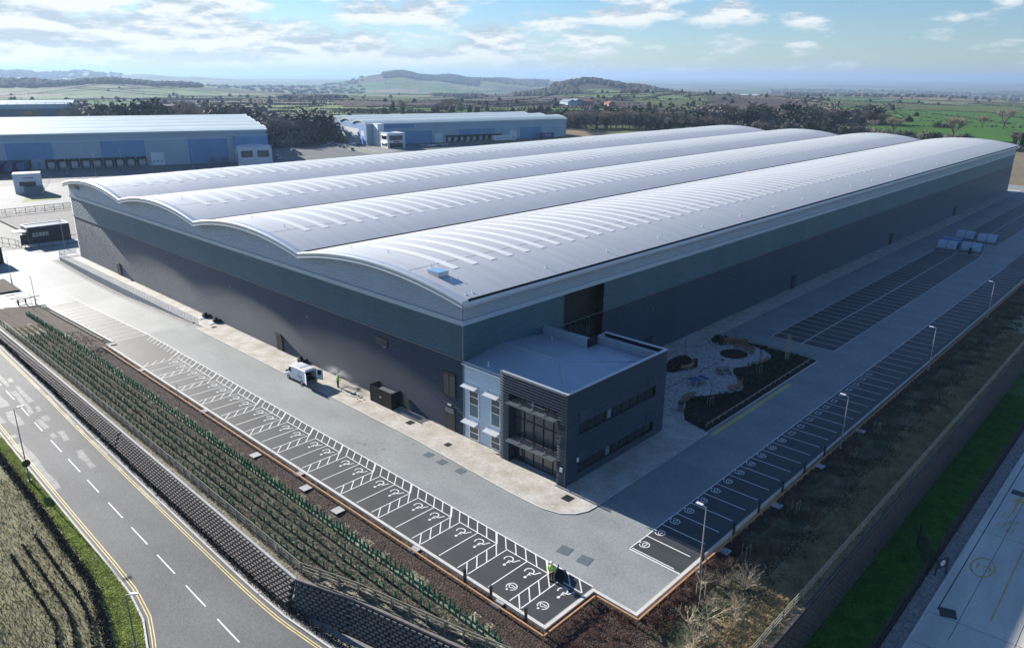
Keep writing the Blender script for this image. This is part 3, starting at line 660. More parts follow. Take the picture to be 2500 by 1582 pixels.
spots = [(15.3+12.45*i, 1.5) for i in range(21)]+[(3.5, y) for y in (118.8,107.7,85.5,75.8,58.6,51.2,41.8,29.9,25.2,17.3)]+[(3.2,8.8),(4.2,8.7),(2.0,3.9),(2.9,3.8),(.9,.4),(1.9,.4)]+[(15+12.45*i, 109.6) for i in range(21)]+[(263, y) for y in (20,50,70,100,112)]
for x, y in spots:
    o = a0 if first else a0.copy(); 
    if not first: COL.objects.link(o); o.parent = wh
    first = False; o.location = (x, y, roof_z(y)); o.scale = (.75,.75,.7)
b = MB(); b.obox(2.1, 6.3, roof_z(6.3)-.1, roof_z(6.3)+.42, 1.5, 1.9); h_ = part('roof_hatch', b, trim_m)
b = MB(); b.obox(2.1, 6.3, roof_z(6.3)+.42, roof_z(6.3)+.50, 1.6, 2.0); part('hatch_lid', b, mm('hatch_glazing', (.22,.40,.62), .15, var=.05), h_)
# recess with louvres and entrance glazing
b = MB(); b.poly([(RX0,0,Z2),(RX0,1.2,Z2),(RX1,1.2,Z2),(RX1,0,Z2)]); b.poly([(RX0,0,0),(RX0,1.2,0),(RX0,1.2,Z2),(RX0,0,Z2)]); b.poly([(RX1,0,0),(RX1,1.2,0),(RX1,1.2,Z2),(RX1,0,Z2)]); ribs(b, (RX0,1.2), (RX1,1.2), 0, Z2, (0,-1), .3, .12)
lp = part('louvre_panel', b, clad_black)
b = MB(); b.box(18.4,24.2,.9,1.05,0,9.1); g_ = part('entrance_glazing', b, glass)
b = MB()
for i in range(6): x = 18.4+5.8*i/5; b.box(x-.06,x+.06,.82,.9,0,9.15)
for z in (3.0, 6.0, 9.1): b.box(18.3,24.3,.815,.88,z-.07,z+.07)
part('mullion', b, frame_dark, g_)
# doors and wall lights
for i, (x, y, fx) in enumerate([(0,101.5,0),(0,39.7,0),(86.8,0,1),(142.8,0,1),(199.0,0,1),(37.0,0,1)]):
    b = MB()
    if fx: b.box(x-.55,x+.55,-.19,-.03,.05,2.3); b.box(x-.75,x-.55,-.22,-.03,.05,2.5); b.box(x+.55,x+.75,-.22,-.03,.05,2.5); b.box(x-.75,x+.75,-.22,-.03,2.3,2.52); b.box(x-.8,x+.8,-.5,-.03,2.52,2.6)
    else: b.box(-.19,-.03,y-.55,y+.55,.05,2.3); b.box(-.22,-.03,y-.75,y-.55,.05,2.5); b.box(-.22,-.03,y+.55,y+.75,.05,2.5); b.box(-.22,-.03,y-.75,y+.75,2.3,2.52); b.box(-.5,-.03,y-.8,y+.8,2.52,2.6)
    part('fire_door', b, frame_dark)
wl = MB(); wl.box(-.55,-.05,-.05,.05,.02,.10); wl.box(-.85,-.4,-.22,.22,0,.12); wl.obox(-.2,1.1,-.06,.2,.3,.22); wl.box(-.15,-.02,1.5,1.75,-.05,.2)
w0 = part('wall_light', wl, frame_grey); w0.scale = (.6,.6,.6)
for i, (x, y, rz) in enumerate([(0,96,0),(0,76,0),(0,53,0),(0,31,0),(0,13.8,0),(0,115,0)]+[(37+25*k,0,R(90)) for k in range(10)]):
    o = w0 if i == 0 else w0.copy()
    if i: COL.objects.link(o); o.parent = wh
    o.location = (x, y, 7.2 if i < 6 else 7.0); o.rotation_euler = (0,0,rz)
b = MB()
b.box(-.16,-.02,13.5,15.8,7.15,8.25); part('wall_vent', b, frame_dark)
for y in (62.9, 59.1, 33.2):                                    # arched intake hoods at the wall foot
    b = MB()
    pr = [(-.05-.9*math.sin(math.pi*i/8), .95*math.cos(math.pi*i/8)) for i in range(9)]
    for i in range(8): b.tube((pr[i][0], y+pr[i][1]*.75, .35), (pr[i+1][0], y+pr[i+1][1]*.75, .35), .26, .26, 6)
    part('intake_hood', b, black_rubber)
    b = MB(); b.box(-2.0,-.9,y-.7,y+.7,.05,.14); part('hood_slab', b, white_metal)
b = MB(); b.box(-.16,-.03,1.33,3.28,4.3,7.1); wn = part('window', b, glass)
b = MB(); b.box(-.20,-.03,1.22,1.34,4.2,7.2); b.box(-.20,-.03,3.27,3.38,4.2,7.2); b.box(-.19,-.161,2.28,2.36,4.3,7.1); b.box(-.20,-.03,1.34,3.27,7.09,7.2); b.box(-.20,-.03,1.34,3.27,4.2,4.31); part('window_frame', b, frame_dark, wn)
b = MB(); b.box(-.16,-.02,1.42,3.22,.05,2.97); dr = part('door', b, frame_dark); b = MB(); b.box(-.18,-.161,1.6,3.0,2.2,2.8); part('door_sign', b, frame_grey, dr); b = MB(); b.box(-.2,-.06,2.0,2.6,3.12,3.26); part('bulkhead_lamp', b, white_metal)
b = MB()
for i in range(7): b.box(-.14,-.10,117.6+.0,120.2,15.5+.1*i,15.56+.1*i)
part('gable_vent', b, frame_dark)

# ---------------------------------------------------------------- the two storey office block on the corner
ofc = thing('office_block', 'two storey dark ribbed office block with a white end bay on the warehouse corner', 'office building', (0,0,0))
po = lambda name, mb, m, p=ofc, sm=False: mb.build(name, m, p, sm)
X0, X1, YF, YB = -.75, 16.8, -15.4, -6.5
H = 10.0
b = MB()
gy0, gy1, gz = -14.3, -7.7, 7.85                                # glazed recess in the end face
ribs(b, (X0,YB), (X0,gy1), 0, gz, (-1,0), .29, .10); ribs(b, (X0,gy0), (X0,YF), 0, gz, (-1,0), .29, .10); ribs(b, (X0,YB), (X0,YF), gz, H, (-1,0), .29, .10)
for (a, c) in ((.0,.8),(1.95,5.05),(6.25,H)): ribs(b, (X0,YF), (X1,YF), a, c, (0,-1), .29, .10)
for (a, c) in ((.8,1.95),(5.05,6.25)): ribs(b, (X0,YF), (1.1,YF), a, c, (0,-1), .29, .10); ribs(b, (14.8,YF), (X1,YF), a, c, (0,-1), .29, .10)
ribs(b, (X1,YF), (X1,-6.8), 0, H, (1,0), .29, .10); ribs(b, (X1,-6.8), (13.6,-6.8), 0, H, (0,1), .29, .10); ribs(b, (13.6,-6.8), (13.6,0), 0, H, (1,0), .29, .10)
b.poly([(X0,YB,0),(0,YB,0),(0,YB,H),(X0,YB,H)])
po('dark_wall', b, clad_office)
b = MB(); ribs(b, (0,0), (0,YB), 0, 9.1, (-1,0), .27, .06); po('white_wall', b, clad_white)['label'] = 'white ribbed end bay wall'
b = MB(); b.box(X0-.13,X0-.02,YF-.13,YF+.05,0,H-.02); po('corner_trim', b, clad_office)
b = MB(); b.box(X0-.05,X0+.25,YF-.08,YB+.05,H,H+.08); b.box(X0+.25,X1+.08,YF-.08,YF+.25,H,H+.08); b.box(X1-.3,X1+.08,YF+.25,-6.8,H,H+.08); b.box(X0,X0+1.1,YB-.12,YB+.1,H-.5,H+.08); b.box(13.3,13.7,-6.8,0,H,H+.08); b.box(-.12,.06,YB,.05,9.1,9.2)
b.box(X0+.25,X0+.3,YF+.25,YB,8.9,H); b.box(X0+.3,15.2,YF+.25,YF+.3,8.9,H); b.box(13.2,13.3,-6.8,0,8.9,H)
po('parapet', b, trim_m)
b = MB(); n_ = 40
for i in range(n_): y = -15.1+8.2*i/n_; b.box(15.25,15.33,y,y+.1,8.8,9.9)
b.box(15.33,15.4,-15.1,-6.9,8.8,9.9); b.poly([(15.3,-15.1,9.9),(16.5,-15.1,9.6),(16.5,-6.9,9.6),(15.3,-6.9,9.9)]); b.box(15.2,16.5,-6.95,-6.85,8.8,H)
po('parapet_screen', b, trim_m)
b = MB(); rz_ = 9.75; e = 8.95; xa, xb, ym = X0+.3, 13.2, -8.75
b.poly([(xa,YF+.3,e),(6.1,ym,rz_),(6.1,0,rz_),(xa,-.05,e)]); b.poly([(6.1,ym,rz_),(15.2,YF+.3,e),(15.2,-6.9,e),(13.2,-6.9,e),(13.2,0,e+.15),(6.1,0,rz_)]); b.poly([(xa,YF+.3,e),(15.2,YF+.3,e),(6.1,ym,rz_)])
po('roof', b, office_roof)
b = MB(); b.tube((6.1,0,rz_+.02),(6.1,ym,rz_+.02),.14,.14,5); b.tube((6.1,ym,rz_+.02),(xa,YF+.3,e+.02),.22,.22,5); b.tube((6.1,ym,rz_+.02),(15.2,YF+.3,e+.02),.08,.08,5)
po('ridge_flashing', b, office_roof)
anch2 = a0.data
for x, y in ((.9,-3),(11.8,-2.7),(11.8,-13),(10.9,-14),(1.9,-14)):
    o = bpy.data.objects.new('roof_anchor', anch2); COL.objects.link(o); o.parent = ofc; o.location = (x, y, 9.0+.55*(1-abs(x-6.1)/7))
# glazed recess
b = MB(); b.box(X0+.95,X0+1.0,gy0,gy1,0,gz); g_ = po('curtain_glazing', b, glass_grey)
b = MB()
for i in range(6): y = gy0+(gy1-gy0)*i/5; b.box(X0+.85,X0+.95,y-.04,y+.04,.05,gz)
for z in (.1, 3.0, 5.0, 7.3): b.box(X0+.86,X0+.94,gy0,gy1,z-.05,z+.05)
po('mullion', b, frame_dark, g_)
b = MB(); b.box(X0,X0+.95,gy0-.05,gy0,0,gz); b.box(X0,X0+.95,gy1,gy1+.05,0,gz); b.box(X0,X0+.95,gy0,gy1,gz,gz+.05); po('recess_lining', b, clad_office)
for z in (2.72, 7.0):
    b = MB(); n_ = 7
    for i in range(n_): b.box(X0-.55+.2*i,X0-.43+.2*i,gy0+.05,gy1-.05,z+.012*i,z+.05+.012*i)
    for y in (gy0+1.6,(gy0+gy1)/2,gy1-1.6): b.tube((X0-.5,y,z+.08),(X0+.85,y,z+.5),.05,.05,5)
    b.box(X0-.62,X0-.55,gy0+.03,gy1-.03,z-.06,z+.10)
    po('louvre_canopy', b, frame_grey)
b = MB(); b.box(X0+.84,X0+.9,-8.75,-7.85,.1,2.5); dd = po('entrance_door', b, glass); b = MB(); b.tube((X0+.78,-8.6,.9),(X0+.78,-8.6,1.7),.03,.03,5); po('door_handle', b, galv, dd)
b = MB(); b.box(X0+.1,X0+.5,-12.5,-10.2,gz-.35,gz-.25); b.box(X0+.2,X0+.3,-10.9,-10.6,gz-.6,gz-.1); b.box(X0+.25,X0+.45,-11.9,-11.5,gz-.5,gz-.3); po('shelf_fitting', b, galv)
# ribbon windows in the long face
for (a, c) in ((.8,1.95),(5.05,6.25)):
    b = MB(); b.box(1.1,14.8,YF+.18,YF+.22,a,c); wn = po('ribbon_window', b, glass)
    b = MB(); b.poly([(1.1,YF,a),(14.8,YF,a),(14.8,YF+.2,a),(1.1,YF+.2,a)]); b.poly([(1.1,YF,c),(14.8,YF,c),(14.8,YF+.2,c),(1.1,YF+.2,c)]); b.poly([(1.1,YF,a),(1.1,YF+.2,a),(1.1,YF+.2,c),(1.1,YF,c)]); b.poly([(14.8,YF,a),(14.8,YF+.2,a),(14.8,YF+.2,c),(14.8,YF,c)])
    for i in range(10): x = 1.1+13.7*i/9; b.box(x-.035,x+.035,YF+.10,YF+.18,a,c)
    po('window_frame', b, frame_dark, wn)
    b = MB(); b.box(6.1,6.75,YF+.13,YF+.17,a+.1,c-.1); po('opening_pane', b, glass_teal, wn)
    for (x0, x1) in ((1.15,3.25),(13.2,15.1)): b = MB(); b.box(x0,x1,YF-.13,YF-.02,c+.35,c+1.35); po('blind_panel', b, clad_dark)
# white bay windows with their sun shades
for (ya, yb) in ((-2.45,-1.0),(-5.76,-4.42)):
    for (za, zb, spl) in ((2.95,6.1,(4.45,5.35)),(.22,1.80,(1.0,))):
        b = MB(); b.box(-.085,-.03,ya,yb,za,zb); wn = po('window', b, glass_grey)
        if za > 2: b = MB(); b.box(-.10,-.086,ya+.06,yb-.06,za+.05,spl[0]-.05); po('spandrel_pane', b, glass_teal, wn)
        b = MB(); b.box(-.14,-.02,ya-.08,ya+.06,za-.05,zb+.05); b.box(-.14,-.02,yb-.06,yb+.08,za-.05,zb+.05); b.box(-.14,-.02,ya+.06,yb-.06,zb-.04,zb+.06); b.box(-.14,-.02,ya+.06,yb-.06,za-.06,za+.05)
        for s_ in spl: b.box(-.13,-.087,ya+.06,yb-.06,s_-.05,s_+.05)
        po('window_frame', b, white_metal, wn)
for (ya, yb) in ((-2.4,-.2),(-5.75,-3.65)):
    for z in (6.45, 2.15):
        b = MB()
        for i in range(5): b.box(-.75+.14*i,-.64+.14*i,ya,yb,z+.04*i,z+.05+.04*i)
        b.box(-.78,-.74,ya,yb,z-.04,z+.06); b.box(-.12,-.05,ya+.1,ya+.2,z,z+.35)
        b.box(-.12,-.05,yb-.2,yb-.1,z,z+.35); po('sun_shade', b, white_metal)
for y in (-3.0,-6.35): pass
for p_ in ((X0-.14,-15.0,1.7),(1.0,YF-.14,2.3)):
    b = MB(); b.obox(p_[0],p_[1],p_[2],p_[2]+.42,.2,.3 if p_[0]<0 else .14); po('intercom_box', b, white_metal)
# ---------------------------------------------------------------- crib walls, fences, rails
def crib_wall(name, label, pts, ztop, zbot, lean, out, copm=None, blk=(.40,.70)):
    copm = copm or crib
    # stacked precast blocks with open cells; pts = top line, out(i) = outward normal
    t = thing(name, label, 'retaining wall')
    bk = MB(); bl = MB(); cp = MB(); course = .26
    for a, c in zip(pts[:-1], pts[1:]):
        d = Vector((c[0]-a[0], c[1]-a[1])); L_ = d.length; d.normalize(); nn = Vector((d.y, -d.x))*out
        ang = math.atan2(d.y, d.x); st = .62
        n = int(L_/st)
        for i in range(n+1):
            s_ = min(L_, i*st+.3); x, y = a[0]+d.x*s_, a[1]+d.y*s_; zt, zb = ztop(y if name else 0, x), zbot(y, x)
            k = 0; z = zt-.1-course
            while z > zb-.15:
                off = (.31 if k % 2 else 0); f = (zt-z)/max(.5, zt-zb); q = s_+off
                if q < L_:
                    px = a[0]+d.x*q+nn.x*(lean*f); py = a[1]+d.y*q+nn.y*(lean*f)
                    bl.obox(px, py, z, z+course*blk[1], blk[0], .34, ang)
                z -= course; k += 1
        st2 = 4.0; m_ = max(1, int(L_/st2))
        for i in range(m_):
            p = Vector(a)+d*L_*i/m_; q = Vector(a)+d*L_*(i+1)/m_
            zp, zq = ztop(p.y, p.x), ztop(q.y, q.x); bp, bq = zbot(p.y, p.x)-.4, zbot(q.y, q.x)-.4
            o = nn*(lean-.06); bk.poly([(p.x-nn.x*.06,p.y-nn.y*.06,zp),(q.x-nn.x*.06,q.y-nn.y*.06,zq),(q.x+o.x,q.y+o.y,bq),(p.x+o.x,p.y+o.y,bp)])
            w_ = nn*.10; u_ = -nn*.12
            cp.add([(p.x+u_.x,p.y+u_.y,zp-.12),(p.x+w_.x,p.y+w_.y,zp-.12),(q.x+w_.x,q.y+w_.y,zq-.12),(q.x+u_.x,q.y+u_.y,zq-.12),(p.x+u_.x,p.y+u_.y,zp+.05),(p.x+w_.x,p.y+w_.y,zp+.05),(q.x+w_.x,q.y+w_.y,zq+.05),(q.x+u_.x,q.y+u_.y,zq+.05)],
                   [(4,5,6,7),(1,2,6,5),(0,1,5,4),(2,3,7,6),(3,0,4,7)])
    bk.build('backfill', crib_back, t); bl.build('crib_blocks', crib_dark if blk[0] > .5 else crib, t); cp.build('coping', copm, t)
    return t
crib_wall('retaining_wall', 'long openwork crib wall above the grey two lane road', [(-26.3,-7.5),(-26.3,30),(-26.3,84)], lambda y, x: zwall(y), lambda y, x: zroad(y)+.0, .95, -1, wall_conc)
E5 = [(-26.3,-7.5),(-24.4,-13.0),(-22.1,-23.0),(-18.0,-38.0),(-16.2,-45)]
crib_wall('retaining_wall', 'dark shaded crib wall turning the corner at the bottom of the picture', list(reversed(E5)), lambda y, x: zwall(y), lambda y, x: -3.7, .8, -1)
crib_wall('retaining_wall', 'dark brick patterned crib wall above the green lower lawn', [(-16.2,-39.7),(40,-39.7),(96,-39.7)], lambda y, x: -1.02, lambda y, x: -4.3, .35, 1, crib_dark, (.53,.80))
def rail_fence(name, label, pts, zf, h, post_step, rails, m, group=None, cat='fence', pw=.10, rw=.05, cap=False, closed_posts=True, railm=None):
    t = thing(name, label, cat, (pts[0][0], pts[0][1], zf(*pts[0])), 0, group); o = t.location
    pl = []; bl = [MB() for _ in rails]
    for a, c in zip(pts[:-1], pts[1:]):
        d = Vector((c[0]-a[0], c[1]-a[1])); L_ = d.length; n = max(1, round(L_/post_step)); ang = math.atan2(d.y, d.x)
        for i in range(n+(1 if (c == pts[-1]) else 0)):
            x, y = a[0]+d.x*i/n, a[1]+d.y*i/n; pl.append((x, y, ang))
        for i in range(n):
            x0, y0, x1, y1 = a[0]+d.x*i/n, a[1]+d.y*i/n, a[0]+d.x*(i+1)/n, a[1]+d.y*(i+1)/n
            z0, z1 = zf(x0,y0), zf(x1,y1); dd = d.normalized(); nn = Vector((-dd.y, dd.x))*rw/2
            for k, r_ in enumerate(rails):
                hh = .055
                P = [(x0-nn.x-o.x,y0-nn.y-o.y,z0+r_-hh-o.z),(x0+nn.x-o.x,y0+nn.y-o.y,z0+r_-hh-o.z),(x1+nn.x-o.x,y1+nn.y-o.y,z1+r_-hh-o.z),(x1-nn.x-o.x,y1-nn.y-o.y,z1+r_-hh-o.z)]
                P += [(p[0],p[1],p[2]+2*hh) for p in P]
                bl[k].add(P, [(3,2,1,0),(4,5,6,7),(0,1,5,4),(1,2,6,5),(2,3,7,6),(3,0,4,7)])
    for q in bl: q.build('rail', railm or m, t)
    pb = MB(); pb.box(-pw/2,pw/2,-pw/2,pw/2,-.3,h); pm = None
    for i, (x, y, ang) in enumerate(pl[:100]):
        if pm is None: pm = pb.build('post', m, t); p = pm
        else: p = pm.copy(); COL.objects.link(p); p.parent = t
        p.location = (x-o.x, y-o.y, zf(x,y)-o.z); p.rotation_euler = (0,0,ang)
    return t
FN = [(-25.55,86),(-25.55,-7.2),(-23.75,-12.8),(-21.45,-22.8),(-17.4,-37.6)]
rail_fence('post_and_rail_fence', 'weathered timber post and rail fence along the top of the road side crib wall', FN, lambda x, y: zwall(y)-.05, 1.12, 1.85, (.45,.78,1.08), timber_old)
rail_fence('post_and_rail_fence', 'weathered timber post and rail fence on the right hand crib wall', [(-14,-39.1),(100,-39.1)], lambda x, y: -1.05, 1.12, 1.85, (.45,.78,1.08), timber_old)
rail_fence('knee_rail', 'orange timber knee rail between mulch and the sunlit accessible bays', [(-18.1,59.5),(-18.1,-27.75),(-11.95,-27.75)], lambda x, y: -.06, .34, 1.5, (.36,), timber, 'low timber knee rails', 'rail', .10, .14)
rail_fence('knee_rail', 'short orange knee rail round the projecting paved corner', [(-11.9,-27.9),(-11.9,-31.75),(-5,-31.75)], lambda x, y: -.06, .34, 1.5, (.36,), timber, 'low timber knee rails', 'rail', .10, .14)
rail_fence('knee_rail', 'long timber knee rail behind the shaded charging bays', [(-4.9,-31.75),(140,-31.75)], lambda x, y: -.06, .34, 1.5, (.36,), timber, 'low timber knee rails', 'rail', .10, .14)
rail_fence('knee_rail', 'pale knee rail along the mulch beside the plain upper bays', [(-17.0,88),(-17.0,62.5)], lambda x, y: zsite(y)-.02, .34, 1.6, (.36,), timber_old, 'low timber knee rails', 'rail', .10, .12)
rail_fence('knee_rail', 'timber knee rail edging the garden bed beside the yellow lines', [(21.1,-18.75),(51.4,-18.7)], lambda x, y: .05, .46, 1.5, (.40,), timber_old, 'low timber knee rails', 'rail', .10, .08)
rail_fence('knee_rail', 'timber knee rail at the far end of the garden', [(51.4,-18.7),(51.4,-3.9)], lambda x, y: .05, .46, 1.3, (.40,), timber_old, 'low timber knee rails', 'rail', .10, .08)
# ramp wall with its balustrade
t = thing('ramp_wall', 'pale concrete ramp wall with a gravel foot below the gable path', 'retaining wall')
b = MB()
for i in range(33):
    y = 61.5+2*i; b.add([(-3.55,y,zsite(y)-.3),(-3.2,y,zsite(y)-.3),(-3.2,y+2,zsite(y+2)-.3),(-3.55,y+2,zsite(y+2)-.3),(-3.55,y,.12),(-3.2,y,.12),(-3.2,y+2,.12),(-3.55,y+2,.12)], [(4,5,6,7),(0,1,5,4),(2,3,7,6),(3,0,4,7),(1,2,6,5)])
b.build('wall_face', wall_conc, t)
b = MB()
for i in range(34):
    y = 60.5+2*i; b.poly([(-4.6,y,zsite(y)+.03),(-3.55,y,zsite(y)+.03),(-3.55,y+2,zsite(y+2)+.03),(-4.6,y+2,zsite(y+2)+.03)])
b.build('gravel_foot', gravel, t)
rail_fence('balustrade', 'pale steel balustrade on top of the ramp wall', [(-3.4,59.5),(-3.4,127.6),(.0,127.6)], lambda x, y: .12, 1.1, 1.25, (.28,.55,.82,1.08), white_metal, None, 'railing', .05, .03)
# black fence by the concrete road: mesh panels between posts
t = thing('black_fence', 'tall black mesh security fence between lower lawn and gravel strip', 'fence', (0,-44.6,-4.4))
b = MB()
for i in range(460): x = -6+.16*i; b.tube((x,0,0),(x,0,2.3),.011,.011,3,0,False) if x > 17.5 or x < 15.5 else None
for z in (.15,.8,1.5,2.25): b.box(-6,15.5,-.015,.015,z-.02,z+.02); b.box(17.5,68,-.015,.015,z-.02,z+.02)
b.build('mesh_panel', frame_dark, t); b = MB()
b.box(-6,68,.05,.4,0,.04); b.build('weed_strip', soil, t)
pm = None
for i in range(30):
    x = -6+2.5*i
    if pm is None: q = MB(); q.box(-.04,.04,-.04,.04,-.2,2.45); pm = q.build('post', frame_dark, t); p = pm
    else: p = pm.copy(); COL.objects.link(p); p.parent = t
    p.location = (x, 0, 0)
t = thing('black_gate', 'black mesh gate leaf standing open on the lower lawn', 'gate', (17.0,-44.5,-4.4), R(28)); b = MB()
for i in range(28): b.tube((.16*i,0,.1),(.16*i,0,2.3),.012,.012,3,0,False)
for z in (.12,1.2,2.3): b.box(0,4.4,-.02,.02,z-.03,z+.03)
b.build('mesh_panel', frame_dark, t); b = MB(); b.box(-.05,.05,-.05,.05,-.1,2.5); b.build('post', frame_dark, t); b = MB(); b.box(4.35,4.45,-.05,.05,-.1,2.5); b.build('post', frame_dark, t)
t = thing('speed_sign', 'small black roadside sign board with a white 10 disc on two legs', 'sign', (17.4,-45.4,-4.4), R(-25)); b = MB()
b.box(-.75,.75,-.03,.03,.75,1.75); bd = b.build('board', frame_dark, t)
for x in (-.68,.68): b = MB(); b.box(x-.04,x+.04,-.04,.04,0,.75); b.build('leg', frame_dark, t)
b = MB(); b.add([(.30*math.cos(a), -.036, 1.27+.30*math.sin(a)) for a in [2*math.pi*i/20 for i in range(20)]], [tuple(range(20))]); b.build('disc', white_metal, bd)
b = MB(); tx = text_mb('10', .36); b.add([(x, -.040, 1.27+y) for x, y, z in tx.v], tx.f); b.build('lettering', frame_dark, bd)

# ---------------------------------------------------------------- lamps
def lamp(name, label, loc, h, rz, heads=1, m=galv, group=None):
    t = thing(name, label, 'street lamp', loc, rz, group)
    b = MB(); b.tube((0,0,-.1),(0,0,1.1),.11,.11,8); b.tube((0,0,1.1),(0,0,h),.06,.04,8); b.tube((0,0,0),(0,0,.06),.2,.2,8); b.build('column', m, t)
    for k in range(heads):
        s_ = 1 if k == 0 else -1
        b = MB(); b.tube((0,0,h-.04),(s_*.35,0,h+.06),.04,.04,6); b.obox(s_*.6,0,h+.02,h+.12,.6,.24); b.build('lantern', white_metal, t)
    return t
GL = 'lamp posts along the shaded bays'
lamp('lamp_post', 'grey lamp post by the first charging bay', (-3.2,-31.95,-.05), 6.2, R(90), 1, galv, GL)
lamp('lamp_post', 'grey lamp post behind the row of charging bays opposite the garden corner', (27.2,-31.95,-.05), 6.2, R(90), 1, galv, GL)
lamp('lamp_post', 'grey lamp post behind the last CS bays', (59.4,-31.95,-.05), 6.2, R(90), 1, galv, GL)
lamp('lamp_post', 'grey lamp post beyond the CS bays, halfway to the cycle shelters', (93.1,-31.9,-.05), 6.2, R(90), 1, galv, GL)
lamp('lamp_post', 'grey lamp post nearest the right edge behind the plain bays', (127.0,-31.9,-.05), 6.2, R(90), 1, galv, GL)
lamp('road_lamp', 'slim dark lamp post on the left verge carrying a round black sign', (-36.15,29.6,zroad(29.6)+.1), 8.4, R(0), 1, frame_grey)
t = bpy.data.objects['road_lamp']; b = MB(); b.add([(.42*math.cos(a), -.11, 2.1+.42*math.sin(a)) for a in [2*math.pi*i/20 for i in range(20)]]+[(.42*math.cos(a), -.08, 2.1+.42*math.sin(a)) for a in [2*math.pi*i/20 for i in range(20)]], [tuple(range(20)), tuple(reversed(range(20,40)))]+[(i,20+i,20+(i+1)%20,(i+1)%20) for i in range(20)]); b.build('round_sign', frame_dark, t)
lamp('road_lamp', 'slim lamp post with a white lantern standing in the verge at bottom left', (-38.0,-3.8,-3.5), 5.6, R(-40), 1, frame_grey)
lamp('site_lamp', 'thin lamp post in front of the black gatehouse', (1.2,139.5,-.65), 7.0, R(180))
lamp('site_lamp', 'thin lamp post on the bed beside the upper left bays', (-16.3,113.5,-1.0), 5.5, R(90))
lamp('site_lamp', 'lamp post standing on the gravel yard near the hedge', (19,183,-.6), 6.5, R(0))
lamp('site_lamp', 'thin lamp post by the entrance barrier', (-17.0,96.0,-1.25), 5.0, R(90))

# ---------------------------------------------------------------- covers, bollards
def cover(x, y, z, s_, label, group, m, rz=0):
    b = MB(); b.obox(0,0,0,.012,s_,s_); o = b.build('drain_cover', m); o.location = (x, y, z); o.rotation_euler = (0,0,rz)
    return tag(o, label, 'drain cover', group)
cover(-2.1,-16.9,.052,1.0,'black slotted drain cover on the pale path by the office corner','drain covers',frame_dark)
cover(-2.8,-.3,.052,.75,'dark square drain cover on the path in front of the white bay','drain covers',frame_dark)
cover(-2.2,7.0,.052,.9,'dark drain cover on the path near the navy door','drain covers',frame_dark)
cover(-2.1,56.8,.052,.8,'small dark drain cover beside the end of the balustrade','drain covers',frame_dark)
cover(23.2,-18.4,.058,.9,'dark drain cover on the path at the foot of the garden bed','drain covers',frame_dark)
cover(-8.7,-22.0,.006,1.15,'grey lane drain cover, farther of the pair near the white helmet','drain covers',frame_grey,R(10))
cover(-8.6,-24.1,.006,1.15,'grey lane drain cover, nearer of the pair near the white helmet','drain covers',frame_grey,R(10))
for i, (x, y) in enumerate([(-5.75,-.5),(-5.8,-2.7),(-5.7,-5.5)]): cover(x,y,.006,.95,['grey cover in the lane beside the white office bay','grey cover in the lane between the white bay and the glazed entrance','grey cover in the lane nearest the glazed entrance'][i],'drain covers',frame_grey)
cover(12.1,-47.4,-4.394,1.3,'dark grating in the near part of the concrete service road','drain covers',frame_dark,R(20)); cover(39.0,-47.5,-4.394,1.2,'dark grating far up the concrete service road','drain covers',frame_dark)
for i, (x, y) in enumerate([(.9,-32.0),(11,-32.1),(21.5,-31.95),(33,-32.1)]):
    o = cover(x,y,-.03,.95,['pale slab in the mulch beside the first charging bays','pale slab in the mulch behind the fifth charging bay','pale slab in the mulch behind the ninth charging bay','pale slab in the mulch behind the first CS bays'][i],'inspection slabs in the mulch',wall_conc)
for i, (x, y) in enumerate([(-18.7,-2.5),(-18.7,13.0),(-18.6,3.2)]): cover(x,y,-.05,1.0,['pale slab in the mulch strip close to the dense green guards','pale slab in the mulch strip farthest from the office','pale slab in the mulch strip opposite the glazed entrance'][i],'inspection slabs in the mulch',wall_conc)
for i, y in enumerate((46.5, 27.5, 6.0, -12.5, -22.6)):
    b = MB(); b.box(-.42,.42,-.42,.42,0,.08); o = b.build('concrete_pad', wall_conc); o.location = (-17.7, y, -.06)
    tag(o, 'pale concrete pad by the sunlit knee rail, %s' % ['nearest the plain bays','second from the plain bays','opposite the white van','opposite the office glazing','nearest the black charging posts'][i], 'pad', 'pads along the sunlit knee rail')
EVL = ['in the mulch behind the first charging bay','behind the second charging bay','behind the fourth charging bay','behind the sixth charging bay','behind the eighth charging bay','behind the tenth charging bay','behind the twelfth charging bay']
b = MB(); b.box(-.10,.10,-.07,.07,0,1.25); b.obox(0,0,1.25,1.32,.24,.18); evp = b.build('charging_post', frame_dark)
def evpost(i, x, y, label):
    o = evp if i == 0 else evp.copy()
    if i: COL.objects.link(o)
    o.location = (x, y, -.05); tag(o, label, 'charging post', 'electric car charging posts')
evpost(0,-17.65,-21.9,'black charging post by the kerb of the accessible bays, the farther from the corner')
evpost(1,-17.65,-25.6,'black charging post by the kerb nearest the bottom corner of the accessible bays')
evpost(2,-17.65,-18.9,'short black post half hidden by a sapling beside the accessible bays')
for i, x in enumerate((-1.8,3.6,8.5,13.6,18.8,24.0)): evpost(3+i, x, -31.42, 'black charging post '+EVL[i])

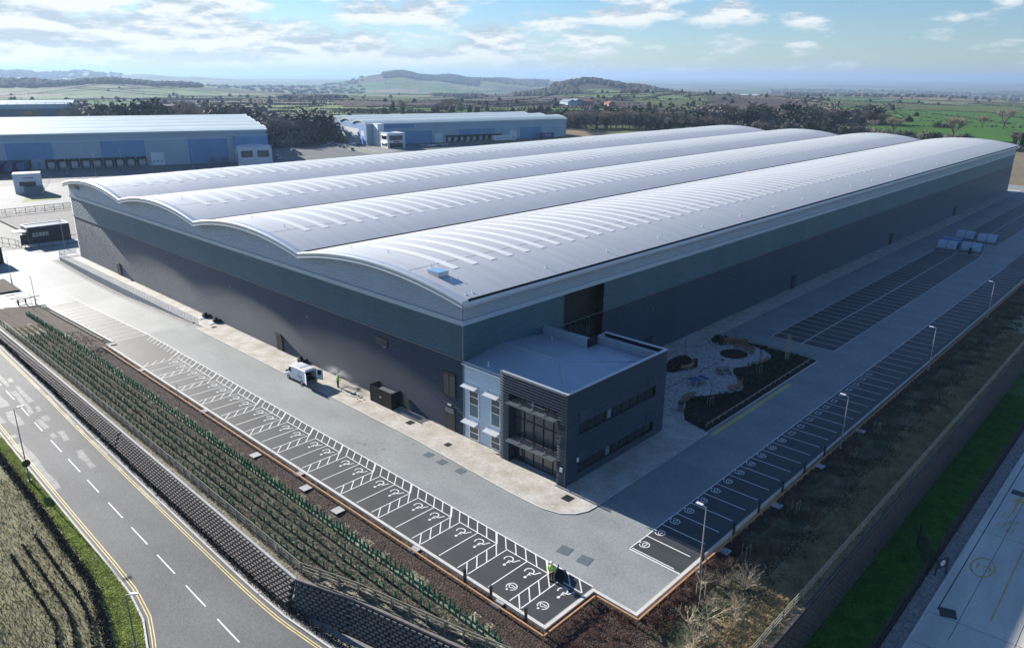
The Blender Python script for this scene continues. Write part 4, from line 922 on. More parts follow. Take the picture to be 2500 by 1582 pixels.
# ---------------------------------------------------------------- garden by the office
cx = lambda pts: pts
patio_pts = [(20.4,-13.4),(21.2,-15.6),(24.6,-13.7),(26,-12.95),(28.2,-13.3),(32.6,-16.0),(34.2,-16.45),(35.3,-16.1),(36.7,-14.9),(38.4,-13.0),(39.8,-12.1),(40.8,-12.0),(44.3,-13.8),(46.9,-14.2),(48.8,-13.5),(50.2,-11.8),(50.7,-9.7),(49.9,-7.2),(48.4,-5.4),(47.4,-4.2),(41.2,-3.8),(33.6,-5.6),(27.1,-7.6),(17.1,-6.9),(17.1,-13.0)]
b = MB(); b.prism(patio_pts, -.05, .064); struct('garden_patio', b, patio, 'mottled block paved garden patio beside the office', 'patio')
bed_pts = [(20.1,-19.45),(20.9,-15.9),(22.6,-14.7),(24.6,-13.8),(26,-13.0),(28.2,-13.35),(32.6,-16.05),(34.2,-16.5),(35.3,-16.15),(36.8,-14.95),(38.5,-13.05),(39.8,-12.15),(40.8,-12.05),(44.3,-13.85),(46.9,-14.25),(48.9,-13.55),(50.3,-11.8),(50.8,-9.7),(50,-7.2),(48.5,-5.4),(48.0,-4.4),(49.2,-3.5),(52,-3.35),(52.1,-18.4),(51.6,-19.45)]
b = MB(); b.prism(bed_pts, -.05, .072); struct('garden_bed', b, soil, 'dark planted bed wrapping round the garden patio', 'flower bed')
b = MB(); b.prism([(45.7+2.15*math.cos(2*math.pi*i/24), -9.35+1.95*math.sin(2*math.pi*i/24)) for i in range(24)], 0, .078); struct('round_bed', b, soil, 'round dark bed in the middle of the patio', 'flower bed')
b = MB(); b.prism([(32.4,-5.9),(34.2,-4.6),(36.9,-3.9),(39.4,-3.9),(40.3,-4.6),(39.6,-5.9),(38.2,-6.9),(35.6,-7.4),(33.2,-7.0)], 0, .078); struct('side_bed', b, soil, 'small dark bed at the warehouse side of the patio', 'flower bed')
b = MB(); b.ribbon(bed_pts, .13, .082, closed=True); struct('bed_edging', b, kerb_m, 'pale edging strip round the garden bed', 'edging')
def bench(label, cx_, cy_, rad, a0_, a1_, back=False, straight=None):
    t = thing('bench', label, 'bench', (cx_, cy_, .06), 0, 'curved timber garden benches')
    n = 10
    def ring(r0, r1, z0, z1):
        b = MB()
        for i in range(n):
            p, q = a0_+(a1_-a0_)*i/n, a0_+(a1_-a0_)*(i+1)/n
            V = [(r*math.cos(a), r*math.sin(a), z) for z in (z0, z1) for a, r in ((p,r0),(p,r1),(q,r1),(q,r0))]
            b.add(V, [(3,2,1,0),(4,5,6,7),(0,1,5,4),(1,2,6,5),(2,3,7,6),(3,0,4,7)])
        return b
    b = MB()
    for k in range(4): c = ring(rad-.26+.135*k, rad-.26+.135*k+.115, .40, .47); b.sub(c)
    b.build('seat', timber_brown, t)
    if back:
        b = MB()
        for k in range(3): b.sub(ring(rad+.30+.03*k, rad+.34+.03*k, .56+.15*k, .68+.15*k))
        b.build('backrest', timber_brown, t)
    for a in (a0_+(a1_-a0_)*.12, a0_+(a1_-a0_)*.5, a0_+(a1_-a0_)*.88):
        b = MB(); c, s_ = math.cos(a), math.sin(a)
        b.path([((rad-.22)*c,(rad-.22)*s_,0),((rad-.22)*c,(rad-.22)*s_,.38),((rad+.22)*c,(rad+.22)*s_,.38),((rad+.22)*c,(rad+.22)*s_,0),((rad-.22)*c,(rad-.22)*s_,.02)], .035, 5)
        b.build('leg', frame_dark, t)
bench('curved backless timber bench at the office end of the planted bed', 26.8, -15.0, 2.35, R(140), R(50))
bench('curved timber bench with a backrest set in the lower bay of the bed', 34.2, -13.3, 2.55, R(232), R(312), True)
bench('curved backless bench in the far lower corner of the patio', 45.6, -10.1, 4.15, R(235), R(290))
bench('curved timber bench hugging the right rim of the round bed', 45.8, -9.3, 2.55, R(28), R(-62), True)
bench('long dark curved bench against the far edge of the patio', 45.6, -10.0, 4.6, R(55), R(10), True)
bench('curved timber bench with a backrest in front of the small side bed', 36.2, -4.0, 3.7, R(238), R(275), True)
t = thing('picnic_table', 'pale timber picnic table with two fixed benches on the patio', 'picnic table', (37.9,-11.9,.06), R(-35)); b = MB()
for k in range(5): b.box(-.95,.95,-.37+.15*k,-.24+.15*k,.70,.75)
b.build('tabletop', timber_old, t)
for y in (-.8,.8): b = MB(); b.box(-.95,.95,y-.15,y-.01,.42,.46); b.box(-.95,.95,y+.01,y+.15,.42,.46); b.build('seat', timber_old, t)
for x in (-.6,.6): b = MB(); b.box(x-.05,x+.05,-.3,-.2,0,.7); b.box(x-.05,x+.05,.2,.3,0,.7); b.box(x-.04,x+.04,-.85,.85,.36,.42); b.box(x-.05,x+.05,-.9,-.75,0,.36); b.box(x-.05,x+.05,.75,.9,0,.36); b.build('frame', frame_dark, t)
t = thing('table_tennis_table', 'blue outdoor table tennis table with pale legs on the patio', 'table tennis table', (32.0,-11.35,.06), R(-18)); b = MB(); b.box(-1.37,1.37,-.76,.76,.72,.76)
tp = b.build('tabletop', tt_blue, t); b = MB()
for y in (-.76,.74): b.box(-1.37,1.37,y,y+.02,.7601,.764)
for x in (-1.37,1.35): b.box(x,x+.02,-.74,.74,.7601,.764)
b.box(-1.35,1.35,-.006,.006,.7601,.764); b.build('court_line', white_paint, tp)
b = MB(); b.box(-.02,.02,-.85,.85,.77,.92); b.build('net', white_metal, t)
for x, y in ((-1.0,-.6),(1.0,-.6),(-1.0,.6),(1.0,.6)): b = MB(); b.path([(x*.8,y,.72),(x*1.15,y*1.15,0)], .04, 6); b.build('leg', white_metal, t)
def bin_(label, x, y, m):
    t = thing('litter_bin', label, 'bin', (x, y, .06), R(20), 'garden litter bins'); b = MB(); b.box(-.30,.30,-.30,.30,.05,1.02); b.build('body', m, t); b = MB(); b.box(-.34,.34,-.34,.34,1.10,1.18); b.box(-.3,-.26,-.3,.3,1.02,1.10); b.box(.26,.3,-.3,.3,1.02,1.10); b.build('lid', frame_dark, t)
bin_('dark blue grey bin at the rounded office end of the bed', 22.9, -14.2, frame_grey); bin_('dark bin with timber side beside the small side bed', 37.1, -7.9, frame_dark); bin_('rusty brown bin at the far warehouse side of the patio', 48.1, -6.0, mm('rusty_steel', (.09,.035,.02), .8))
t = thing('lamp_column', 'slim dark lamp column lowered flat across the patio', 'lamp post', (42.3,-9.4,.06)); b = MB(); b.tube((0,0,0),(0,0,.05),.28,.28,10); b.build('base', frame_dark, t); b = MB(); b.tube((0,0,0),(-15.0,0.1,.03),.035,.035,6); b.build('column', frame_dark, t)
def stakes(t):
    for x, y in ((-.4,-.2),(.4,-.2),(0,.35)): b = MB(); b.tube((x,y,0),(x,y,1.15),.04,.04,5); b.build('stake', timber_old, t)
    b = MB(); b.box(-.42,.42,-.22,-.18,1.05,1.13); b.build('crossbar', timber_old, t)
def twigs(b, base, h, n, spread, r0, seed, up=.65):
    rr = random.Random(seed); b.tube(base, (base[0]+rr.uniform(-.05,.05), base[1]+rr.uniform(-.05,.05), base[2]+h), r0, r0*.35, 5)
    for i in range(n):
        f = .35+.62*i/n; a = rr.uniform(0,6.28); l_ = spread*(1.15-f)*rr.uniform(.7,1.2)
        p = Vector((base[0], base[1], base[2]+h*f)); q = p+Vector((math.cos(a)*l_, math.sin(a)*l_, l_*up*1.4)); b.tube(p, q, r0*.32, r0*.12, 3, 0, False)
        for k in range(3):
            s_ = p.lerp(q, rr.uniform(.3,.9)); a2 = a+rr.uniform(-1,1); l2 = l_*rr.uniform(.25,.5); b.tube(s_, s_+Vector((math.cos(a2)*l2, math.sin(a2)*l2, l2*.9)), r0*.16, r0*.08, 3, 0, False)
for i, (x, y, h, st, lb) in enumerate([(38.6,-5.3,3.3,0,'bare sapling in the small side bed'),(45.9,-9.3,3.6,0,'bare sapling standing in the round bed'),(48.9,-16.0,4.2,0,'pale multi stemmed birch at the far corner of the garden bed'),(27.0,-15.9,3.6,1,'staked sapling in the bed at the office end'),(41.4,-15.4,3.6,1,'staked sapling in the middle of the garden bed'),(45.2,-13.6,3.0,0,'thin sapling behind the far curved bench')]):
    t = thing('sapling', lb, 'sapling', (x, y, .07), 0, 'garden saplings'); b = MB()
    if i == 2:
        for k in range(6): twigs(b, (.25*math.cos(k),.25*math.sin(k),0), h*.95, 14, .9, .04, 30+k)
    else: twigs(b, (0,0,0), h, 22, .7, .04, 20+i)
    b.build('stem', twig_pale if i == 2 else bark, t)
    if st: stakes(t)
def inside(p, pts):
    c = False; n = len(pts)
    for i in range(n):
        x0, y0 = pts[i]; x1, y1 = pts[i-1]
        if (y0 > p[1]) != (y1 > p[1]) and p[0] < (x1-x0)*(p[1]-y0)/(y1-y0)+x0: c = not c
    return c
def leafball(b, c, r, n, rr, sz):
    for _ in range(n):
        a, e = rr.uniform(0,6.28), rr.uniform(0,1.45); d = Vector((math.cos(a)*math.cos(e), math.sin(a)*math.cos(e), math.sin(e))); p = Vector(c)+d*r*rr.uniform(.35,1)
        u = Vector((rr.uniform(-1,1),rr.uniform(-1,1),rr.uniform(-.4,1))).normalized()*sz; v = d.cross(u).normalized()*sz*.35
        b.poly([p-v, p+u, p+v])
b = MB(); rr = random.Random(5); sg = MB()
for _ in range(900):
    x, y = rr.uniform(20.5,51.5), rr.uniform(-18.4,-3.6)
    if not inside((x,y), bed_pts): continue
    d = -18.6-y
    edge_ = min(abs(math.hypot(x-26.5,y+13.5)), 99)
    if (x < 26.5 or (38 < x < 43.0 and y > -14.6)): continue
    if math.hypot(x-41.4,y+15.4) < 1.2: continue
    leafball(b, (x,y,.08), rr.uniform(.3,.5), 26, rr, .22)
tag(b.build('evergreen_groundcover', leaf_dkgreen), 'dark green leafy ground cover filling the garden bed', 'ground cover', None, 'stuff')
for _ in range(330):
    x, y = rr.uniform(20.6,49), rr.uniform(-18.2,-3.6)
    in_ = inside((x,y), bed_pts) and ((x < 26.3) or (37.8 < x < 43.0 and y > -14.9))
    in_ = in_ or (math.hypot((x-36.3)/3.3, (y+5.6)/1.4) < 1 and rr.random() < .9)
    if not in_ or math.hypot(x-27,y+15.9) < 1.0: continue
    for k in range(40):
        a = rr.uniform(0,6.28); r_ = rr.uniform(.14,.34); p = Vector((x,y,.08)); m_ = p+Vector((math.cos(a)*r_*.5, math.sin(a)*r_*.5, rr.uniform(.22,.36))); e = p+Vector((math.cos(a)*r_, math.sin(a)*r_, rr.uniform(.05,.2))); w_ = Vector((-math.sin(a),math.cos(a),0))*.016
        sg.poly([p-w_, p+w_, m_+w_, m_-w_]); sg.poly([m_-w_, m_+w_, e])
tag(sg.build('sedge_tuft', sedge_m), 'pale tufts of sedge dotted over the dark garden soil', 'ground cover', None, 'stuff')
# cycle shelters
def shelter(label, x, y, m):
    t = thing('cycle_shelter', label, 'cycle shelter', (x, y, 0), 0, 'curved cycle shelters between the parking blocks'); L_ = 4.3; n = 8
    arc = [(-1.3+1.5*math.sin(R(6+i*14)), .55+1.65*math.sin(R(i*11.5))) for i in range(n+1)]
    arc = [(-1.25+2.3*(1-math.cos(R(10*i))), .45+1.75*math.sin(R(11.2*i))) for i in range(n+1)]
    for h in range(2):
        b = MB(); ya, yb = -L_/2+h*L_/2+.04, -L_/2+(h+1)*L_/2-.04
        for i in range(n): (xa, za), (xb, zb) = arc[i], arc[i+1]; b.add([(xa,ya,za),(xa,yb,za),(xb,yb,zb),(xb,ya,zb),(xa+.02,ya,za-.02),(xa+.02,yb,za-.02),(xb+.02,yb,zb-.02),(xb+.02,ya,zb-.02)], [(0,1,2,3),(7,6,5,4),(0,3,7,4),(1,5,6,2),(0,4,5,1),(3,2,6,7)])
        b.build('roof_panel', m, t)
    for yy_ in (-L_/2, 0, L_/2):
        b = MB(); b.path([(-1.27,yy_,0)]+[(xx-.02, yy_, zz_+.02) for xx, zz_ in arc], .045, 5); b.tube((.35,yy_,0),(.35,yy_,2.1),.045,.045,5); b.build('hoop', frame_dark, t)
    b = MB()
    for k in range(5): yy_ = -1.7+.85*k; b.path([(-.6,yy_,0),(-.6,yy_,.75),(.1,yy_,.75),(.1,yy_,0)], .025, 4)
    b.build('cycle_stand', galv, t)
    b = MB(); b.box(-1.26,-1.22,-L_/2,L_/2,.1,.5); b.build('kick_panel', frame_grey, t)
blu = mm('blue_polycarbonate', (.12,.24,.50), .22, var=.15, spec=.8)
shelter('frosted cycle shelter in the near row, on the warehouse side', 146.2, -11.9, poly_m); shelter('frosted cycle shelter in the near row with a bin in front, on the lane side', 147.6, -16.7, poly_m)
shelter('blue tinted cycle shelter tucked behind the near row', 150.6, -11.6, blu); shelter('frosted cycle shelter in the far row, on the warehouse side', 162.6, -11.8, poly_m); shelter('frosted cycle shelter in the far row, on the lane side', 161.6, -16.9, poly_m)
t = thing('cycle_repair_post', 'dark repair post standing before the near cycle shelter', 'post', (145.3,-16.9,0)); b = MB(); b.box(-.2,.2,-.25,.25,0,1.35); b.build('body', frame_dark, t); b = MB(); b.box(-.25,.25,-.3,.3,1.35,1.42); b.build('cap', frame_dark, t)
# bin store against the gable
t = thing('bin_store', 'black slatted timber store against the navy gable wall', 'store', (0,13.4,.05)); b = MB()
for i in range(27):
    y = -2.1+.158*i
    if y < 2.0: b.box(-1.62,-1.56,y,y+.12,.05,2.15)
b2 = MB(); b3 = MB()
for i in range(10): b2.box(-1.55+.158*i,-1.43+.158*i,-2.14,-2.08,.05,2.15); b3.box(-1.55+.158*i,-1.43+.158*i,2.05,2.11,.05,2.25)
b.build('slatted_door', black_timber, t); b2.build('side_panel', black_timber, t); b3.build('side_panel', black_timber, t); b = MB(); b.box(-1.5,-.1,-2.0,2.0,.02,.06)
b.box(-1.64,-1.52,-2.15,-2.05,0,2.25); b.box(-1.64,-1.52,2.05,2.15,0,2.25); b.box(-1.64,-1.62,-.02,.04,0,2.2); b.build('frame', black_timber, t); b = MB(); b.box(-1.25,-.45,-1.7,-.4,.1,1.95); b.box(-1.25,-.45,-.25,.9,.1,1.9); b.build('unit', frame_grey, t); b = MB(); b.box(-1.68,-1.63,-.15,.15,1.0,1.2); b.build('latch', galv, t)
# hoses
def hose(name, label, pts, r, m):
    b = MB(); b.path(pts, r, 5); return tag(b.build(name, m), label, 'hose')
hose('hose', 'grey pressure hose trailing from the sprayer along the path', [(-2.1+.9*math.cos(a/4)*(1-a/60), 21+1.1*math.sin(a/4)-a*.14, .07) for a in range(0,40)], .035, frame_grey)
hose('hose', 'yellow hose lying in loops on the path in front of the black store', [(-2.4+.45*math.cos(a/2.2)*(1 if a < 18 else .2)-.0*a, 16.6+.5*math.sin(a/2.2)-max(0,a-16)*.28, .07) for a in range(0,48)], .03, mm('yellow_hose', (.62,.47,.16), .5))
b = MB(); b.tube((-.2,9.5,.05),(-.2,9.5,1.3),.03,.03,5); b.box(-.3,-.06,9.35,9.65,1.2,1.5); tag(b.build('standpipe', frame_dark), 'dark standpipe on the navy wall beside the black store', 'tap')
b = MB(); b.box(-.6,.6,-.35,.35,0,.32); bx = thing('equipment_case', 'open black equipment case on the ground behind the man in the helmet', 'case', (-11.75,-24.05,.01), R(25)); b.build('body', black_rubber, bx); b = MB(); b.box(-.6,.6,.30,.36,.25,.75); b.build('lid', black_rubber, bx)
# ---------------------------------------------------------------- people (one skinned surface each, clothes as closed shells)
def skinned(name, verts, edges, radii, m, parent, root=0, sub=1):
    me = bpy.data.meshes.new(name); me.from_pydata(verts, edges, [])
    o = bpy.data.objects.new(name, me); COL.objects.link(o)
    sk = o.modifiers.new('skin', 'SKIN'); sk.use_smooth_shade = True
    for i, r in enumerate(radii): me.skin_vertices[0].data[i].radius = (r, r) if not isinstance(r, tuple) else r
    for i in range(len(verts)): me.skin_vertices[0].data[i].use_root = (i == root)
    sb = o.modifiers.new('sub', 'SUBSURF'); sb.levels = sub; sb.render_levels = sub
    me2 = bpy.data.meshes.new_from_object(o.evaluated_get(bpy.context.evaluated_depsgraph_get()))
    bpy.data.objects.remove(o); bpy.data.meshes.remove(me); me2.name = name; me2.materials.clear(); me2.materials.append(m)
    for p in me2.polygons: p.use_smooth = True
    o = bpy.data.objects.new(name, me2); COL.objects.link(o); o.parent = parent; return o
def fingers(hand, d, side, up, curl, m, parent, name='hand'):
    pass
def person(label, loc, rz, hands, elbows, hood, tall=1.78, jacket_low=.86, bend=0.0):
    t = thing('person', label, 'person', loc, rz)
    hipz, shz = .93, 1.42
    hx_, hd = bend, (bend*1.25+.02, 0, 1.66)
    # body: pelvis, spine, neck, head, arms, legs, fingers in one surface; +X is forwards
    V = [(0,0,.95),(bend*.4,0,1.15),(bend*.85,0,1.38),(bend*1.05,0,1.50),(bend*1.25,0,1.58),(bend*1.3+.015,0,1.68),(bend*1.3,0,1.74)]
    Rr = [(.15,.12),(.135,.11),(.15,.11),.055,(.07,.075),(.075,.09),(.05,.06)]; Ed = [(0,1),(1,2),(2,3),(3,4),(4,5),(5,6)]
    def chain(start, pts, rad):
        p = start
        for q, r in zip(pts, rad): V.append(q); Rr.append(r); Ed.append((p, len(V)-1)); p = len(V)-1
        return p
    for s_, hnd, elb in ((1, hands[0], elbows[0]), (-1, hands[1], elbows[1])):
        w_ = chain(2, [(bend*.85, s_*.19, 1.40), elb, hnd], [.062, .045, .030])
        d = (Vector(hnd)-Vector(elb)).normalized(); sd_ = d.cross(Vector((0,0,1))).normalized() if abs(d.z) < .9 else Vector((0,1,0))
        palm = Vector(hnd)+d*.06; pw = chain(w_, [tuple(palm)], [.034])
        for k, (o_, ln) in enumerate(((-.03,.062),(-.01,.072),(.01,.068),(.03,.052))):
            a = palm+sd_*o_+d*.03; b_ = a+d*ln*.55; c_ = b_+(d*.4-Vector((0,0,1))*.6).normalized()*ln*.5
            chain(pw, [tuple(a), tuple(b_), tuple(c_)], [.010, .009, .008])
        th = palm+sd_*.035*-s_; chain(pw, [tuple(th-d*.01), tuple(th+d*.035-sd_*.01*s_)], [.011, .009])
        chain(0, [(0, s_*.095, .90), (.03, s_*.11, .49), (-.01, s_*.12, .09), (.13, s_*.13, .045)], [.092, .060, .044, .040])
    body = skinned('body', V, Ed, Rr, skin if not hood else trousers, t)
    # jacket with sleeves
    JV = [(0,0,jacket_low),(bend*.2,0,1.02),(bend*.5,0,1.2),(bend*.85,0,1.38),(bend*1.0,0,1.47)]; JR = [(.205,.165),(.19,.155),(.19,.15),(.185,.14),(.085,.085)]; JE = [(0,1),(1,2),(2,3),(3,4)]
    for s_, hnd, elb in ((1, hands[0], elbows[0]), (-1, hands[1], elbows[1])):
        n0 = len(JV); JV += [(bend*.85, s_*.20, 1.40), elb, tuple(Vector(elb).lerp(Vector(hnd), .9))]; JR += [.088, .068, .052]; JE += [(3,n0),(n0,n0+1),(n0+1,n0+2)]
    if hood: JV += [(bend*1.25,0,1.60),(bend*1.28,0,1.72)]; JR += [(.115,.12),(.09,.10)]; n0 = len(JV)-2; JE += [(4,n0),(n0,n0+1)]
    skinned('jacket', JV, JE, JR, hi_vis, t)
    TV = [(0,0,.95)]; TR = [(.17,.14)]; TE = []
    for s_ in (1,-1):
        n0 = len(TV); TV += [(0,s_*.095,.86),(.03,s_*.11,.49),(-.01,s_*.12,.10)]; TR += [.105,.078,.066]; TE += [(0,n0),(n0,n0+1),(n0+1,n0+2)]
    skinned('trousers', TV, TE, TR, trousers, t)
    for s_ in (1,-1):
        b = MB(); b.ball((.05,s_*.125,.055), .075, 8, 6, 0, (1.9,.75,.75)); b.build('boot', black_rubber, t, True)
    hc = Vector((bend*1.3, 0, 1.68))
    if not hood:
        b = MB(); b.ball(tuple(hc+Vector((0,0,.065))), .125, 12, 8, 0, (1.1,.95,.85)); b.ball(tuple(hc+Vector((.10,0,.045))), .07, 8, 4, 0, (1.1,1.2,.2)); b.build('helmet', helmet_m, t, True)
        b = MB(); b.box(hc.x+.075,hc.x+.10,-.05,.05,hc.z-.02,hc.z+.015); b.build('glasses', frame_dark, t)
        b = MB()
        for z in (1.05, 1.28): b.tube((bend*.5,0,z-.025),(bend*.5,0,z+.025),.205,.205,14,0,False)
        b.build('reflective_band', mm('silver_reflective', (.65,.68,.62), .35, var=.03), t)
    else:
        b = MB(); b.ball(tuple(hc+Vector((.07,0,0))), .06, 8, 6); b.build('visor', frame_dark, t, True)
    return t
person('person in a white helmet and lime jacket standing by the accessible bays', (-12.62,-23.82,.01), R(-160), ((.30,.10,1.06),(.30,-.10,1.04)), ((.08,.30,1.14),(.08,-.30,1.14)), False)
person('person in a lime hooded coat aiming a pressure lance at the navy wall', (-2.1,21.95,.055), R(-62), ((.50,.08,1.22),(.34,-.16,1.12)), ((.22,.27,1.20),(.10,-.30,1.10)), True, bend=.08, jacket_low=.70)
b = MB(); dl = Vector((math.cos(R(-62)), math.sin(R(-62)), 0)); sdv = Vector((-dl.y, dl.x, 0)); base = Vector((-2.1,21.95,0))
p0 = base+dl*.38-sdv*.1+Vector((0,0,1.15)); p1 = base+dl*1.55+sdv*.25+Vector((0,0,.72)); b.tube(p0, p1, .025, .02, 6); b.tube(p0-dl*.12, p0+dl*.12, .045, .045, 6); tag(b.build('pressure_lance', frame_dark), 'dark pressure lance held by the hooded person', 'lance')
b = MB(); rr = random.Random(3)
for _ in range(260):
    f = rr.random()**.8; c = p1.lerp(Vector((-.25, 20.25, .2)), f*1.0); r_ = .05+.22*f; b.ball((c.x+rr.gauss(0,r_*.5), c.y+rr.gauss(0,r_*.5), max(.08,c.z+rr.gauss(0,r_*.6))), rr.uniform(.012,.035), 4, 3)
tag(b.build('water_jet', helmet_m), 'white burst of water where the lance hits the wall foot', 'water', None, 'stuff')
vm = bpy.data.materials.new('spray_mist'); vm.use_nodes = True; t_ = vm.node_tree; t_.nodes.clear()
o_ = t_.nodes.new('ShaderNodeOutputMaterial'); pv = t_.nodes.new('ShaderNodeVolumePrincipled'); pv.inputs['Color'].default_value = (.95,.97,1,1); pv.inputs['Anisotropy'].default_value = .2
tc_ = t_.nodes.new('ShaderNodeTexCoord'); nz = t_.nodes.new('ShaderNodeTexNoise'); nz.inputs['Scale'].default_value = 1.1; nz.inputs['Detail'].default_value = 3; t_.links.new(tc_.outputs['Object'], nz.inputs['Vector'])
mr_ = t_.nodes.new('ShaderNodeMapRange'); mr_.inputs['From Min'].default_value = .42; mr_.inputs['From Max'].default_value = .75; mr_.inputs['To Max'].default_value = 2.2; t_.links.new(nz.outputs['Fac'], mr_.inputs[0]); mp_ = t_.nodes.new('ShaderNodeMapping'); mp_.inputs['Scale'].default_value = (1,1/4.2,1/1.15); t_.links.new(tc_.outputs['Object'], mp_.inputs[0]); gr_ = t_.nodes.new('ShaderNodeTexGradient'); gr_.gradient_type = 'QUADRATIC_SPHERE'; t_.links.new(mp_.outputs[0], gr_.inputs[0]); mu_ = t_.nodes.new('ShaderNodeMath'); mu_.operation = 'MULTIPLY'; t_.links.new(gr_.outputs['Fac'], mu_.inputs[0]); t_.links.new(mr_.outputs[0], mu_.inputs[1]); t_.links.new(mu_.outputs[0], pv.inputs['Density']); t_.links.new(pv.outputs[0], o_.inputs['Volume'])
b = MB(); b.ball((0,0,0), 1, 16, 10, 0, (1.0, 4.2, 1.15)); o = b.build('spray_mist', vm, None, True); o.location = (-1.15, 23.4, 1.2); tag(o, 'drifting white spray behind the pressure washing', 'mist', None, 'stuff')

# ---------------------------------------------------------------- vehicles
def wheels(t, xs, tw, r, wd=.2):
    for x in xs:
        for s_ in (1,-1):
            b = MB(); b.tube((x, s_*(tw/2-wd), r), (x, s_*tw/2, r), r, r, 14); wl_ = b.build('wheel', black_rubber, t); b = MB(); b.tube((x, s_*tw/2, r), (x, s_*(tw/2+.012), r), r*.6, r*.6, 12); b.build('rim', galv, wl_)
def car(label, loc, rz, m, est=False, group=None):
    t = thing('parked_car', label, 'car', loc, rz, group)
    prof = [(-2.15,.35,.62),(-2.1,.30,.88),(-1.1,.28,.95),(0,.25,.97),(1.0,.28,.93),(1.75,.30,.82),(2.12,.34,.62)]
    b = MB(); rings = []
    for x, zb, zt in prof:
        w_ = .88 if abs(x) < 2.0 else .74; rings.append([(x,-w_*.92,zb),(x,w_*.92,zb),(x,w_,(zb+zt)/2),(x,w_*.93,zt),(x,-w_*.93,zt),(x,-w_,(zb+zt)/2)])
    b.loft(rings); b.build('body', m, t)
    b = MB(); r2 = -2.0 if est else -1.55
    q = [(r2,.95),(r2+.35,1.40),(-.1,1.46),(.55,1.36),(1.15,.95)]; rings = []
    for x, z in q: w_ = .80-.18*(z-.95)/.5; rings.append([(x,-.80,.92),(x,.80,.92),(x,w_,z),(x,-w_,z)])
    b.loft(rings); b.build('cabin', glass, t)
    b = MB(); b.poly([(r2+.42,-.60,1.43),(-.1,-.60,1.485),(.45,-.60,1.40),(.45,.60,1.40),(-.1,.60,1.485),(r2+.42,.60,1.43)]); b.build('car_roof', m, t)
    for s_ in (1,-1): b = MB(); b.box(2.02,2.10,s_*.62-.14,s_*.62+.14,.62,.76); b.build('headlight', helmet_m, t); b = MB(); b.box(-2.16,-2.08,s_*.66-.1,s_*.66+.1,.66,.82); b.build('tail_light', red_sign, t)
    wheels(t, (-1.28,1.32), 1.74, .31); return t
t = thing('van', 'white panel van with its back doors open beside the pale path', 'van', (-4.05,27.7,.0), R(92))   # +X is the front
prof = [(-2.45,.42,2.02,.93),(-2.4,.40,2.12,.95),(0.55,.40,2.14,.95),(1.05,.40,2.05,.94),(1.55,.40,1.42,.93),(2.15,.42,1.10,.90),(2.42,.46,.80,.80)]
rings = []
for x, zb, zt, w_ in prof: rings.append([(x,-w_,zb),(x,w_,zb),(x,w_,zb+.45*(zt-zb)),(x,w_*.93,zt-.10),(x,w_*.80,zt),(x,-w_*.80,zt),(x,-w_*.93,zt-.10),(x,-w_,zb+.45*(zt-zb))])
b = MB(); b.loft(rings, 0, False); b.poly(list(reversed(rings[-1]))); 
inn = [(-2.40,-.85,.55),(-2.40,.85,.55),(-2.40,.80,1.92),(-2.40,-.80,1.92)]; r0 = rings[0]
b.poly([(-.6,-.85,.55),(-.6,.85,.55),(-.6,.80,1.92),(-.6,-.80,1.92)])
for a, c in ((0,1),(1,2),(2,3),(3,0)): p, q = inn[a], inn[c]; b.poly([p, q, (-.6,q[1],q[2]), (-.6,p[1],p[2])])
b.add([(-2.45,-.93,.42),(-2.45,.93,.42),(-2.45,.90,2.0),(-2.45,-.90,2.0)]+[(-2.45,p[1],p[2]) for p in inn], [(0,1,5,4),(1,2,6,5),(2,3,7,6),(3,0,4,7)])
vb = b.build('body', van_white, t)
b = MB(); b.box(-2.35,-.65,-.8,.8,.56,.60); b.obox(-1.5,.3,.6,1.3,.9,.6); b.obox(-1.2,-.4,.6,1.1,.7,.5); b.poly([(-.62,-.84,.56),(-.62,.84,.56),(-.62,.79,1.9),(-.62,-.79,1.9)]); b.build('load_bay', black_rubber, t)
b = MB(); b.poly([(1.10,-.72,2.0),(1.10,.72,2.0),(1.60,.86,1.42),(1.60,-.86,1.42)][::-1]); ws = b.build('windscreen', glass, t); ws.location = (.02,0,.02)
